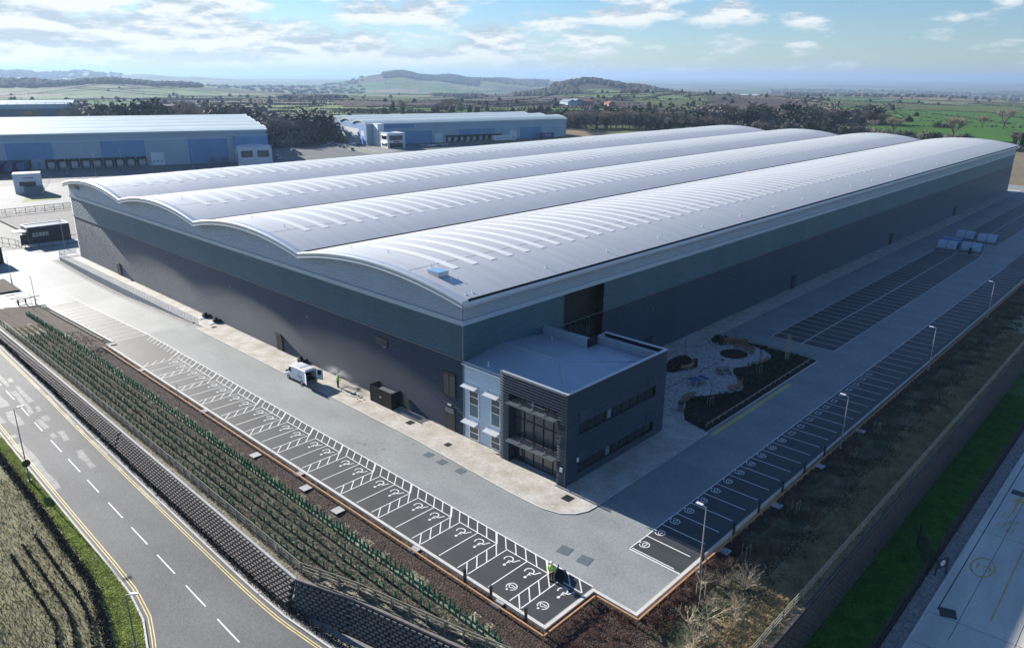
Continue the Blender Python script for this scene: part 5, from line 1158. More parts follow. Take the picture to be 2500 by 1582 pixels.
for s_ in (1,-1):
    b = MB(); b.poly([(.72,s_*.952,1.25),(1.50,s_*.945,1.25),(1.42,s_*.925,1.46),(1.05,s_*.90,1.90),(.72,s_*.895,1.90)]); b.build('side_window', glass, t)
    b = MB(); b.obox(1.45,s_*1.10,1.22,1.46,.12,.22); b.build('wing_mirror', frame_dark, t)
    b = MB(); b.box(2.28,2.40,s_*.66-.16,s_*.66+.12,.78,.98); b.build('headlight', glass_grey, t)
    b = MB()
    P = []
    for z in (.50,1.95):
        for o_ in (0,.05): P += [(-2.46+o_*0, s_*.93, z), (-2.46-.85*abs(math.cos(R(22))), s_*(.93+.85*math.sin(R(22))), z)] if o_ == 0 else [(-2.46, s_*.98, z), (-2.46-.85*abs(math.cos(R(22))), s_*(.98+.85*math.sin(R(22))), z)]
    b.add(P, [(0,1,5,4),(2,6,7,3),(0,4,6,2),(1,3,7,5),(4,5,7,6),(0,2,3,1)]); dr_ = b.build('rear_door', van_white, t)
    b = MB(); P = [(-2.60, s_*.985, 1.2), (-3.12, s_*1.195, 1.2), (-3.12, s_*1.195, 1.8), (-2.60, s_*.985, 1.8)]
    dx_ = -.012*s_; b.add([(x, y-.052*s_-.02*s_, z) for x, y, z in P], [(0,1,2,3)]); b.build('door_window', glass, dr_)
    b = MB()
    for k, (x0, x1, z) in enumerate(((-1.75,-.55,1.22),(-1.75,-.75,1.10),(-1.75,-.65,.98),(-1.75,-.85,.86))): b.box(x0,x1,s_*.955-.002,s_*.955+.002,z,z+.05)
    tx = text_mb('A.P.', .34); b.add([(-1.2+x*s_*-1, s_*.935, 1.52+y) for x, y, z in tx.v], tx.f); b.build('lettering', print_blue, t)
b = MB(); b.tube((-2.2,-.7,2.17),(-2.2,.7,2.17),.03,.03,5); b.tube((-.9,-.7,2.19),(-.9,.7,2.19),.03,.03,5); b.build('roof_bar', galv, t)
b = MB(); b.box(-2.52,-2.42,-.9,.9,.36,.50); b.box(2.38,2.46,-.85,.85,.40,.60); b.build('bumper', frame_dark, t)
wheels(t, (-1.62,1.48), 1.92, .34, .24)
GC = 'cars parked at the blue sheds'
cw = [('white',0),('black',1),('silver',2),('dark blue',3)]
cl = [(151.0,303,-1),(148.5,298.5,-1),(146.3,294.4,-1),(143.8,290,-1),(141.5,285.8,-1),(139.6,281.6,-1),(165.3,312,0),(162.2,304.5,0),(159.6,298,0),(157.2,291.5,0),
      (202.5,337,2),(200.9,331.5,2),(199.3,325.5,2),(197.6,319.5,2),(196.0,313.5,2),(194.4,307,2),(213.5,330,3),(212.2,324.5,3),(210.8,318.5,3),(209.6,313,3),(190.8,293.5,4),(235,287,5),(239,288.6,5),(236.8,282.5,5),(241,284,5),(244.5,286.5,5),(247.3,282,5),(250.5,284.5,5)]
wh_ = {-1: 'right beside the pale office pod', 0: 'across the tarmac from the office pod', 2: 'by the grass strip fence', 3: 'before the white gable panels', 4: 'behind the hedge near the grass strip', 5: 'under the far blue panel'}
for i, (x, y, g) in enumerate(cl):
    n, ci = cw[(i*7+i//3) % 4]
    far = sum(1 for c in cl[:i] if c[2] == g); ordw = ['farthest from the lane','second','third','fourth','fifth','sixth','seventh'][far]
    car('%s car %s, %s in its row' % (n, wh_[g], ordw if far else 'first'), (x, y, -1.0), R(66)+(R(90) if g in (3,5) else 0)+(R(180) if i % 2 else 0), car_cols[ci], i % 3 == 0, GC)
def trailer(name, label, loc, rz, L_, m, cab=False, txt=None, group=None):
    t = thing(name, label, 'lorry' if cab else 'trailer', loc, rz, group); b = MB(); b.box(-L_/2,L_/2,-1.25,1.25,1.15,4.0); b.build('box_body', m, t)
    b = MB(); b.box(-L_/2,L_/2,-.5,.5,.85,1.15); b.build('chassis', frame_dark, t)
    b = MB(); b.box(-L_/2-.02,L_/2+.02,-1.28,-1.22,3.93,4.03); b.box(-L_/2-.02,L_/2+.02,1.22,1.28,3.93,4.03); b.build('roof_rail', galv, t)
    wheels(t, (-L_/2+1.2,-L_/2+2.4,-L_/2+3.6), 2.5, .5, .3)
    if cab:
        b = MB(); b.loft([[(L_/2+.5,-1.2,.6),(L_/2+.5,1.2,.6),(L_/2+.5,1.2,3.6),(L_/2+.5,-1.2,3.6)],[(L_/2+2.3,-1.2,.6),(L_/2+2.3,1.2,.6),(L_/2+2.1,1.15,3.2),(L_/2+2.1,-1.15,3.2)]]); b.build('cab', m, t)
        b = MB(); b.poly([(L_/2+2.27,-1.05,1.7),(L_/2+2.27,1.05,1.7),(L_/2+2.17,1.0,2.8),(L_/2+2.17,-1.0,2.8)]); b.box(L_/2+1.0,L_/2+1.9,-1.23,-1.21,1.8,2.8); b.build('cab_window', glass, t); wheels(t, (L_/2+1.4,), 2.4, .5, .3)
    if txt:
        tx = text_mb(txt, 2.1); b = MB(); b.add([(-L_/2+2.6+x, -1.262, 2.6+y) for x, y, z in tx.v], tx.f); b.box(-L_/2+4.4,L_/2-1.5,-1.264,-1.255,2.45,2.8); b.build('lettering', mm('logo_blue', (.02,.10,.45), .5, var=.05), t)
    return t
trailer('articulated_lorry', 'white articulated lorry lettered DX in blue before the far docks', (290.5,276,-1.0), R(-13), 13.0, lw_white, True, 'DX')
t = trailer('parked_trailer', 'dark blue trailer parked under the right blue panel of the far shed', (328,272.0,-1.0), R(-5), 11.0, trailer_blue, False, None); b = MB(); b.box(-2.8,2.8,-1.27,-1.255,2.45,2.75); b.build('lettering', lw_white, t)
uL = Vector((.916,-.401)); nL = Vector((-.401,-.916)); AL = Vector((47.0,312.7))
for i, s_ in enumerate((-11.4,-7.2,-15.6)):
    p = AL+uL*s_+nL*7.0; trailer('parked_trailer', ['blue trailer backed onto the long shed dock, the nearer of the pair','blue trailer backed onto the long shed dock, right of the pair','blue trailer cut off by the left edge of the photo'][i], (p.x, p.y, -1.0), math.atan2(nL.y, nL.x), 13.0, trailer_blue, False, None, 'blue trailers at the long shed')
t = thing('lorry', 'blue lorry passing on the road behind the far roof ridge', 'lorry', (*polar(1690,575), -3.6), YAW-R(90)); b = MB(); b.box(-4,3.2,-1.25,1.25,1,4.4); b.build('box_body', trailer_blue, t); b = MB(); b.box(-6.2,-4.3,-1.2,1.2,.6,3.4); b.build('cab', trailer_blue, t); b = MB(); b.box(-6.0,-5.0,-1.22,1.22,2.0,2.9); b.build('cab_window', glass, t); wheels(t, (-5.2,0.6,2.0), 2.5, .5, .3)
t = thing('box_truck', 'small white and blue box truck on the lane near the right edge', 'truck', (*polar(2372,560), -5.0), YAW-R(80)); b = MB(); b.box(-3,2,-1.2,1.2,.9,3.6); b.build('box_body', lw_white, t); b = MB(); b.box(2.1,3.6,-1.1,1.1,.6,2.6); b.build('cab', trailer_blue, t); wheels(t, (-1.6,2.8), 2.3, .45, .3)
# ---------------------------------------------------------------- background sheds (local frame: u along the front, v behind it, z from the yard)
def shed(name, label, A, u, W_, D, He, nv, crest, yard, roofm):
    t = thing(name, label, 'warehouse', (A[0], A[1], yard), math.atan2(u[1], u[0]))
    vb = [D*i/nv for i in range(nv+1)]
    def rz(v):
        for a, c in zip(vb[:-1], vb[1:]):
            if v <= c+1e-6: q = 2*(v-a)/(c-a)-1; return He+crest*(1-q*q)
        return He
    for a, c in zip(vb[:-1], vb[1:]):
        b = MB(); n = 12; q = [a+(c-a)*i/n for i in range(n+1)]
        b.add([(x, v, rz(v)) for x in (W_[0]-.6, W_[1]+.6) for v in q], [(j, n+1+j, n+2+j, j+1) for j in range(n)]); b.build('roof_vault', roofm, t, True)
    b = MB()
    for x in (W_[0], W_[1]):
        for i in range(60): v0, v1 = D*i/60, D*(i+1)/60; b.poly([(x,v0,0),(x,v1,0),(x,v1,rz(v1)-.05),(x,v0,rz(v0)-.05)])
    b.poly([(W_[0],0,0),(W_[1],0,0),(W_[1],0,He),(W_[0],0,He)]); b.poly([(W_[0],D,0),(W_[1],D,0),(W_[1],D,He),(W_[0],D,He)])
    wl_ = b.build('wall', lw_grey, t); b = MB(); b.box(W_[0]-.7,W_[1]+.7,-.7,-.05,He-.45,He+.10)
    q = [D*i/60 for i in range(61)]
    for x in (W_[0]-.65, W_[1]+.65):
        for v0, v1 in zip(q[:-1], q[1:]): b.add([(x-.08,v0,rz(v0)-.8),(x-.08,v1,rz(v1)-.8),(x-.08,v1,rz(v1)+.12),(x-.08,v0,rz(v0)+.12),(x+.6*(1 if x<0 else -1),v0,rz(v0)-.8),(x+.6*(1 if x<0 else -1),v1,rz(v1)-.8)], [(0,1,2,3),(0,4,5,1)])
    b.build('eaves_trim', roofm if roofm is lw_roof else trim_m, t)
    return t, rz
def panel(t, nm, u0, u1, z0, z1, m, d=.06): b = MB(); b.box(u0,u1,-d,-.0,z0,z1); return b.build(nm, m, t)
def dock(t, uc, z0=0.0):
    b = MB(); b.box(uc-1.9,uc-1.35,-1.5,-.07,z0+.2,z0+4.0); b.box(uc+1.35,uc+1.9,-1.5,-.07,z0+.2,z0+4.0); b.box(uc-1.9,uc+1.9,-1.5,-.07,z0+3.1,z0+4.1); d_ = b.build('dock_shelter', dock_dark, t)
    b = MB(); b.box(uc-1.3,uc+1.3,-.2,-.08,z0+.9,z0+3.0); b.build('dock_door', lw_white, d_)
    b = MB(); b.obox(uc+2.15,-1.6,z0,z0+1.1,.35,2.4); b.build('dock_buffer', wall_conc, d_)
def roller(t, uc, w_=5.4, h=5.8):
    b = MB(); b.box(uc-w_/2,uc+w_/2,-.12,-.07,0,h); r_ = b.build('roller_door', lw_white, t); b = MB()
    for k in (-1,0,1): b.box(uc+k*1.6-.35,uc+k*1.6+.35,-.14,-.12,1.6,2.0)
    b.build('door_light', frame_dark, r_); b = MB(); b.box(uc-w_/2-.2,uc-w_/2,-.16,-.07,0,h+.2); b.box(uc+w_/2,uc+w_/2+.2,-.16,-.07,0,h+.2); b.box(uc-w_/2-.2,uc+w_/2+.2,-.16,-.07,h,h+.25); b.build('door_frame', lw_grey, r_)
t, rz = shed('blue_shed', 'long blue grey shed with mid blue panels and nine dock doors at the left edge', (47.0,312.7), (.916,-.401), (-62,91.5), 137, 14.7, 5, 0.9, -1.0, lw_roof)
for a, c in ((-50,-32),(-14,3.6),(21.7,39.4),(57.0,74.2)): panel(t, 'blue_panel', a, c, 4.2 if a < 50 else .0, 11.2, lw_blue)
panel(t, 'wall_flashing', -62, 91.5, 11.25, 11.42, lw_white, .09)
for u0 in (-14.15,3.65,21.5,39.5,56.8,74.3): panel(t, 'wall_flashing', u0, u0+.14, .5, 11.25, lw_white, .08)
for i in range(9): dock(t, 2.0+4.42*i)
for i in range(7): dock(t, -7.2-4.2*i)
roller(t, 43.9); b = MB(); b.box(-2.9,-1.9,-.12,-.06,.2,3.2); b.build('side_door', lw_blue, t)
b = MB(); b.box(66,68,-1.5,-.1,0,2.8); b.box(71,72.6,-3,-1,0,2.6); b.build('plant_box', frame_grey, t)
of = thing('office_pod', 'pale two storey office pod at the right end of the long blue shed', 'office building', (47.0,312.7,-1.0), math.atan2(-.401,.916))
b = MB(); b.box(77.3,91.9,-15.5,-.1,0,7.9); w_ = b.build('wall', lw_white, of); b = MB(); b.box(77.2,92.0,-15.6,-15.3,7.9,8.1); b.box(77.2,77.5,-15.3,-2.2,7.9,8.1); b.box(91.7,92.0,-15.3,-2.2,7.9,8.1); b.poly([(77.5,-15.3,7.95),(91.7,-15.3,7.95),(84.6,-2.2,8.6)]); b.poly([(77.5,-15.3,7.95),(84.6,-2.2,8.6),(77.5,-2.2,8.0)]); b.poly([(91.7,-15.3,7.95),(91.7,-2.2,8.0),(84.6,-2.2,8.6)]); b.build('roof', lw_white, of)
for a in (78.6, 85.6): b = MB(); b.box(a,a+5.0,-15.56,-15.5,3.7,6.6); wn = b.build('window', glass_grey, of); b = MB(); b.box(a+1.2,a+3.8,-15.60,-15.57,4.5,5.6); b.build('window_blind', clad_mid, wn)
b = MB(); b.box(76.4,77.2,-14,-3,5.5,5.7); b.build('canopy', lw_white, of); b = MB(); b.box(77.24,77.3,-13,-9,1,5.2); b.build('window', glass, of)
b = MB(); b.box(77.0,91.8,-2.2,-.1,8.0,12.2); b.build('plant_screen', lw_blue, of); b = MB(); b.box(76.8,92.0,-2.4,-2.1,12.2,12.45); b.box(76.8,77.1,-2.1,5,12.2,12.45); b.box(91.7,92.0,-2.1,5,12.2,12.45); b.box(76.8,92,5,5.3,12.2,12.45); b.build('screen_coping', lw_white, of)
t, rz = shed('blue_shed', 'blue and white shed with a curved gable, seen beyond the roof left of centre', (214,311.5), (.961,-.277), (0,140), 69, 12.2, 3, 1.9, -1.0, lw_roof)
b = MB(); b.box(-.09,-.02,.6,68.5,.0,11.9); b.build('gable_panel', lw_sky, t)
b = MB(); b.box(-.16,-.10,13.3,61.0,.2,8.6); wp = b.build('white_panel', lw_white, t); b = MB()
for y in (28.5, 37, 45): b.box(-.18,-.165,y,y+.12,.2,8.6)
b.build('panel_joint', lw_grey, wp); b = MB(); b.box(-.14,-.10,4.5,9,5.0,8.0); b.build('gable_window', lw_white, t)
for a, c, z0, z1 in ((24.3,41.6,0,7.6),(59.6,85.6,3.6,7.6),(103.6,120.4,0,7.6),(11,30,9.3,12.0)): panel(t, 'blue_panel', a, c, z0, z1, lw_blue)
panel(t, 'wall_flashing', 30, 140, 7.62, 7.74, lw_white, .08)
for u0 in (41.7,59.4,85.7,103.4,120.5): panel(t, 'wall_flashing', u0, u0+.12, 0, 7.6, lw_white, .08)
for i in range(9): dock(t, 52.8+4.35*i)
roller(t, 45.9, 5.2, 5.6); roller(t, 98.7, 5.2, 5.6)
of = thing('office_pod', 'small white office pod with dark windows and red lettering on the far shed corner', 'office building', (211.5,289.0,-1.0), math.atan2(-.277,.961))
b = MB(); b.box(0,10.5,0,21,0,8.0); b.build('wall', lw_white, of); b = MB(); b.box(-.15,10.65,-.15,21,8.0,8.25); b.build('parapet', lw_white, of)
for z0, z1 in ((4.3,6.9),(.2,2.9)): b = MB(); b.box(1.2,9.2,-.08,-.02,z0,z1); b.build('window', glass_grey if z0 > 2 else glass, of); b = MB(); b.box(-.08,-.02,1.5,8.5,z0+.4,z1-.3); b.build('side_window', glass, of); b = MB(); b.box(-1.2,-.05,1,9,z1-.1,z1+.05); b.build('canopy', lw_white, of)
b = MB(); b.box(3.4,7.2,-.12,-.06,3.2,3.8); b.build('lettering', red_sign, of); b = MB(); b.box(-.1,3.5,14,22,0,12.5); b.build('stair_tower', lw_white, of)
# far dark shed at the left edge
C0 = Vector(polar(214, 700)); ud = Vector((-math.sin(YAW+R(27)), math.cos(YAW+R(27)))); fs = thing('dark_shed', 'large dark slate blue shed with a pale roof, far off at the left edge', 'warehouse', (C0.x, C0.y, -6), math.atan2(-ud.y, -ud.x))
b = MB(); b.box(-150,0,0,90,0,11); b.build('lower_wall', mm('slate_panel', (.055,.075,.11), .5, var=.06, scale=.1), fs); b = MB(); b.box(-150.1,.1,-.1,90.1,11,17.5); b.build('middle_wall', mm('slate_mid_panel', (.10,.14,.19), .5, var=.06, scale=.1), fs); b = MB(); b.box(-150.2,.2,-.2,90.2,17.5,20.6); b.build('upper_wall', lw_grey, fs); b = MB(); b.poly([(-150.2,-.2,20.7),(.2,-.2,20.7),(.2,45,22.5),(-150.2,45,22.5)]); b.poly([(-150.2,45,22.5),(.2,45,22.5),(.2,90,20.7),(-150.2,90,20.7)]); b.build('roof', fl_roof, fs); b = MB()
for i in range(24): b.box(-148+6.2*i,-147.7+6.2*i,-.3,-.1,20.6,21.8)
b.box(-150,0,-.28,-.2,21.6,21.8); b.build('roof_rail', galv, fs); b = MB(); b.box(-150,-52,-.4,-.2,6.6,7.6); b.build('canopy', trim_m, fs)
# gatehouses, barrier, small things on the left
t = thing('gatehouse', 'black flat roofed gatehouse with bright windows and a white canopy', 'gatehouse', (-3.6,148.9,-.6)); b = MB(); b.box(0,9.2,0,5.0,0,4.0); b.build('wall', mm('black_blue_panel', (.018,.026,.036), .45, var=.08, scale=.4), t)
b = MB(); b.box(-.1,9.3,-.1,.35,4.0,4.2); b.box(-.1,9.3,4.65,5.1,4.0,4.2); b.box(-.1,.35,.35,4.65,4.0,4.2); b.box(8.85,9.3,.35,4.65,4.0,4.2); b.build('roof_coping', lw_white, t); b = MB(); b.box(.35,8.85,.35,4.65,4.0,4.06); b.build('roof', frame_grey, t)
b = MB(); b.box(-2.6,-.02,.3,4.0,3.0,3.2); b.build('canopy', lw_white, t); b = MB(); b.box(-.3,-.05,.2,.5,0,3.0); b.box(-1.6,-.3,.3,.5,0,2.4); b.build('porch_screen', frame_dark, t)
for i in range(5): b = MB(); x = .9+.72*i; b.box(x,x+.6,-.05,-.01,1.7,2.7); b.build('window', mm('bright_window', (.42,.47,.36), .3, var=.35, scale=1.5), t)
b = MB(); b.box(6.6,7.7,-.05,-.01,1.4,3.0); b.build('door', frame_dark, t); b = MB(); b.box(-.6,12,-4.6,-.02,0,.10); b.build('paved_plinth', wall_conc, t)
t = thing('security_kiosk', 'white two storey security kiosk with a blue sign on the far access road', 'kiosk', (17.5,243,-1), R(-18)); b = MB(); b.box(0,8,0,6,0,6.5); b.build('wall', lw_white, t); b = MB(); b.box(1.6,6.4,-.06,-.01,2.6,4.0); b.build('window', glass, t); b = MB(); b.box(8.01,8.06,2,3.6,2.6,4.4); b.build('side_window', trailer_blue, t); b = MB(); b.box(1.2,6.6,-.08,-.01,4.7,5.9); sg_ = b.build('sign_board', lw_white, t); b = MB(); b.box(2.8,6.0,-.10,-.085,5.1,5.4); b.ribbon([(0,0)], .1, 0) if False else None; b.build('lettering', trailer_blue, sg_); b = MB(); b.box(3,8.5,-5,-.1,0,2.6); b.build('porch', frame_grey, t); b = MB(); b.box(-.1,8.1,-.1,6.1,6.5,6.75); b.build('roof', lw_white, t)
for i, (x, y, lb) in enumerate([(27,246,'barrier arm raised beside the white kiosk, farther one'),(22.5,232,'barrier arm raised beside the white kiosk, nearer one')]):
    t = thing('raised_barrier', lb, 'barrier', (x, y, -1)); b = MB(); b.box(-.2,.2,-.2,.2,0,1.1); b.build('housing', frame_grey, t); b = MB(); b.tube((0,0,1.0),(3.5,1.0,4.6),.06,.05,5); b.build('arm', white_metal, t)
t = thing('height_barrier', 'low dark barrier gate across the site entrance by the planted corner', 'barrier', (-19.5,96.9,-1.15)); b = MB(); b.tube((-.3,0,1.0),(3.6,.4,1.0),.08,.08,6); b.build('arm', frame_dark, t); b = MB(); b.box(-.12,.12,-.12,.12,0,1.1); b.build('post', frame_dark, t); b = MB(); b.box(1.1,1.3,0,.2,0,.95); b.build('post', frame_dark, t)
t = thing('black_cabin', 'black cabin cut off by the left edge beside the upper bays', 'cabin', (-17.8,133.0,-.9)); b = MB(); b.box(-4,5.0,0,6,0,3.6); b.build('wall', black_timber, t); b = MB(); b.box(-4.2,5.2,-.2,6.2,3.6,3.75); b.build('roof', frame_dark, t); b = MB(); b.box(1.0,2.0,-.06,-.01,0,2.1); b.build('door', frame_grey, t)
rail_fence('entrance_railing', 'black railings along the path in front of the gatehouse', [(-12.4,170),(-6.2,150),(-6.0,146)], lambda x, y: -.65, 1.6, 2.6, (.2,1.5), frame_dark, 'black site railings', 'railing', .08, .05)
rail_fence('entrance_railing', 'tall black railings between gatehouse lawn and lane', [(-5.6,144.6),(6.0,143.2)], lambda x, y: -.62, 2.2, 2.8, (.2,1.1,2.1), frame_dark, 'black site railings', 'railing', .08, .04)
rail_fence('boundary_railing', 'dark post railings along the far edge of the gravel yard', [(-4,198),(62,199)], lambda x, y: -.8, 1.9, 2.5, (.2,1.8), frame_dark, None, 'fence', .10, .05)
rail_fence('paddock_fence', 'white post fence along the grass strip by the far car park', [(215,374),(190.5,270)], lambda x, y: -1.0, 1.1, 2.4, (.5,1.0), white_metal, None, 'fence', .25, .08)
t = thing('site_board', 'white grid faced site board on two legs before the wood', 'sign', (236,400,-1), R(-30)); b = MB(); b.box(-3.2,3.2,-.1,.1,5,9.5); bd = b.build('board', lw_white, t); b = MB()
for k in range(1,4): b.box(-3.2+1.6*k-.08,-3.2+1.6*k+.08,-.14,-.1,5,9.5)
b.box(-3.2,3.2,-.14,-.1,7.1,7.3); b.build('board_grid', frame_grey, bd)
for x in (-2.6,2.6): b = MB(); b.box(x-.15,x+.15,-.15,.15,0,5); b.build('leg', lw_white, t)
for i, (x, y, lb) in enumerate([(47.6,288.3,'lamp post before the dock doors at the left of the long shed'),(53,272,'double headed lamp post standing behind the arched roof corner'),(66,280,'lamp post before the dock doors in the middle of the long shed'),(77,276.9,'lamp post by the roller door of the long shed'),(91,268,'lamp post behind the roof, under the grey wall of the long shed'),(108,267,'lamp post behind the roof by the plant boxes of the long shed'),(272.7,276,'lamp post before the dock doors of the far shed'),(309.9,270,'lamp post before the right blue panel of the far shed'),(351,271,'lamp post just beyond the right end of the far shed'),(383,272,'lamp post against the bare belt right of the far shed')]):
    lamp('yard_lamp', lb, (x, y, -1.0), 8.5, R(60), 2 if i == 1 else 1, galv, 'yard lamps of the blue sheds')
t = thing('brick_house', 'small brick house with a red tiled roof just showing beyond the big roof', 'house', (*polar(2292,520), -4), YAW-R(60)); b = MB(); b.box(-5,5,-3.5,3.5,0,5.0); b.add([(-5,-3.5,5),(-5,3.5,5),(-5,0,8.6),(5,-3.5,5),(5,3.5,5),(5,0,8.6)], [(0,1,2),(3,5,4)]); b.build('wall', brick, t); b = MB(); b.poly([(-5.4,-3.9,4.7),(5.4,-3.9,4.7),(5.4,0,8.75),(-5.4,0,8.75)]); b.poly([(-5.4,3.9,4.7),(5.4,3.9,4.7),(5.4,0,8.75),(-5.4,0,8.75)]); rf = b.build('roof', roof_tile, t); b = MB(); b.box(3.2,4.2,-.4,.4,7.5,9.6); b.build('chimney', brick, rf)
def barn(label, px, d, z, rz, L_, W_, H_, m):
    t = thing('farm_barn', label, 'barn', (*polar(px, d), z), rz, 'distant farm buildings'); b = MB(); b.box(-L_/2,L_/2,-W_/2,W_/2,0,H_); b.build('wall', lw_grey if m is fl_roof else brick, t); b = MB(); b.poly([(-L_/2-.5,-W_/2-.5,H_),(L_/2+.5,-W_/2-.5,H_),(L_/2+.5,0,H_+W_*.22),(-L_/2-.5,0,H_+W_*.22)]); b.poly([(-L_/2-.5,W_/2+.5,H_),(L_/2+.5,W_/2+.5,H_),(L_/2+.5,0,H_+W_*.22),(-L_/2-.5,0,H_+W_*.22)]); b.build('roof', m, t)
# ---------------------------------------------------------------- terrain, fields, woods, hedges
BASE = [(0,-1.5),(330,-1.6),(450,-1.2),(600,0.5),(720,1.5),(1000,-3),(1500,-10),(2200,-28),(3000,-46),(4500,-68),(7000,-75),(20000,-82),(60000,-84)]
HILLS = [(1000,5000,98,300,500),(1110,5300,82,330,500),(1230,6000,66,500,700),(1440,2600,52,150,330),(1530,2750,38,140,300),(120,8200,116,1300,1400),(-300,8000,122,1500,1400),(300,9500,90,1000,1200),(330,2700,44,260,330),(120,2900,46,330,400),(640,9000,40,1500,1500),(560,4200,34,500,600),(1650,1900,20,260,350),(1900,3500,18,700,900)]
HC = [(*polar(px, d), h, sx, sy, YAW-math.atan((px-1250)/1822.86)) for px, d, h, sx, sy in HILLS]
def terrain(x, y):
    r = math.hypot(x-CAM.x, y-CAM.y); z = lerp(BASE, r)
    k = min(1.0, max(0.0, (r-600)/2500))
    z += k*(5*math.sin(x/410+1.1)*math.sin(y/530+.4)+4*math.sin(x/1130+y/870)+7*k*math.sin(x/2300-y/1900+2))
    hb = 0.0
    for hx_, hy_, h, sx, sy, a in HC:
        dx, dy = x-hx_, y-hy_; u = dx*math.cos(a)+dy*math.sin(a); v = -dx*math.sin(a)+dy*math.cos(a); e = (u/sy)**2+(v/sx)**2
        if e < 9: hb = max(hb, h*math.exp(-e*.5)*(1+.08*math.sin(v/90.0)+.04*math.sin(v/37+1)))
    return z+hb
def in_site(x, y): return -96 < x < 283 and -140 < y < 205
NA = 300; A0, A1 = YAW-R(62), YAW+R(62); rad = [70.0]
while rad[-1] < 42000: rad.append(rad[-1]*1.024+2)
V = []; F = []
for r in rad:
    for i in range(NA+1):
        a = A0+(A1-A0)*i/NA; x, y = CAM.x+r*math.cos(a), CAM.y+r*math.sin(a)
        V.append((x, y, -9.0 if in_site(x, y) else terrain(x, y)))
nn_ = NA+1
for j in range(len(rad)-1):
    for i in range(NA): F.append((j*nn_+i, (j+1)*nn_+i, (j+1)*nn_+i+1, j*nn_+i+1))
fm = bpy.data.materials.new('farmland'); fm.use_nodes = True; t_ = fm.node_tree; n_ = t_.nodes; l_ = t_.links; bs = n_['Principled BSDF']; bs.inputs['Roughness'].default_value = .95; bs.inputs['Specular IOR Level'].default_value = .15
g_ = n_.new('ShaderNodeNewGeometry')
def fields(scale, rot, off):
    mp = n_.new('ShaderNodeMapping'); mp.inputs['Scale'].default_value = scale; mp.inputs['Rotation'].default_value = (0,0,rot); mp.inputs['Location'].default_value = off; l_.new(g_.outputs['Position'], mp.inputs[0])
    nz = n_.new('ShaderNodeTexNoise'); nz.inputs['Scale'].default_value = .7; l_.new(mp.outputs[0], nz.inputs['Vector'])
    ad = n_.new('ShaderNodeVectorMath'); ad.operation = 'MULTIPLY_ADD'; l_.new(nz.outputs['Color'], ad.inputs[0]); ad.inputs[1].default_value = (.35,.35,0); l_.new(mp.outputs[0], ad.inputs[2])
    fl = n_.new('ShaderNodeVectorMath'); fl.operation = 'MULTIPLY'; fl.inputs[1].default_value = (1,1,0); l_.new(ad.outputs[0], fl.inputs[0])
    vo = n_.new('ShaderNodeTexVoronoi'); vo.voronoi_dimensions = '2D'; vo.inputs['Scale'].default_value = 1; vo.inputs['Randomness'].default_value = .85; l_.new(fl.outputs[0], vo.inputs['Vector'])
    ve = n_.new('ShaderNodeTexVoronoi'); ve.voronoi_dimensions = '2D'; ve.feature = 'DISTANCE_TO_EDGE'; ve.inputs['Scale'].default_value = 1; ve.inputs['Randomness'].default_value = .85; l_.new(fl.outputs[0], ve.inputs['Vector'])
    return vo.outputs['Color'], ve.outputs['Distance']
c1, d1 = fields((1/330, 1/230, 1), R(24), (3.3,1.2,0))
sp = n_.new('ShaderNodeSeparateColor'); l_.new(c1, sp.inputs[0])
rp = n_.new('ShaderNodeValToRGB'); rp.color_ramp.interpolation = 'CONSTANT'; e = rp.color_ramp.elements
cols = [(0,(.085,.165,.030)),(.17,(.125,.175,.050)),(.30,(.155,.165,.070)),(.42,(.090,.070,.062)),(.54,(.070,.150,.028)),(.66,(.19,.155,.095)),(.74,(.100,.140,.050)),(.84,(.105,.082,.070)),(.92,(.24,.19,.12))]
e[0].position, e[0].color = 0, (*cols[0][1],1); e[1].position, e[1].color = cols[1][0], (*cols[1][1],1)
for p_, c_ in cols[2:]: q_ = e.new(p_); q_.color = (*c_,1)
l_.new(sp.outputs[0], rp.inputs[0])
nz = n_.new('ShaderNodeTexNoise'); nz.inputs['Scale'].default_value = .012; nz.inputs['Detail'].default_value = 8; l_.new(g_.outputs['Position'], nz.inputs['Vector'])
mrn = n_.new('ShaderNodeMapRange'); mrn.inputs['From Min'].default_value = .3; mrn.inputs['From Max'].default_value = .7; mrn.inputs['To Min'].default_value = .72; mrn.inputs['To Max'].default_value = 1.25; l_.new(nz.outputs['Fac'], mrn.inputs[0])
mx = n_.new('ShaderNodeMix'); mx.data_type = 'RGBA'; mx.blend_type = 'MULTIPLY'; mx.inputs['Factor'].default_value = 1; l_.new(rp.outputs[0], mx.inputs['A']); l_.new(mrn.outputs[0], mx.inputs['B'])
hm = n_.new('ShaderNodeMapRange'); hm.inputs['From Min'].default_value = .012; hm.inputs['From Max'].default_value = .024; l_.new(d1, hm.inputs[0])
mh = n_.new('ShaderNodeMix'); mh.data_type = 'RGBA'; l_.new(hm.outputs[0], mh.inputs['Factor']); mh.inputs['A'].default_value = (.030,.030,.020,1); l_.new(mx.outputs['Result'], mh.inputs['B'])
nw = n_.new('ShaderNodeTexNoise'); nw.inputs['Scale'].default_value = .0011; nw.inputs['Detail'].default_value = 6; l_.new(g_.outputs['Position'], nw.inputs['Vector'])
mw = n_.new('ShaderNodeMapRange'); mw.inputs['From Min'].default_value = .57; mw.inputs['From Max'].default_value = .585; l_.new(nw.outputs['Fac'], mw.inputs[0])
mx2 = n_.new('ShaderNodeMix'); mx2.data_type = 'RGBA'; l_.new(mw.outputs[0], mx2.inputs['Factor']); l_.new(mh.outputs['Result'], mx2.inputs['A']); mx2.inputs['B'].default_value = (.038,.036,.026,1)
l_.new(mx2.outputs['Result'], bs.inputs['Base Color'])
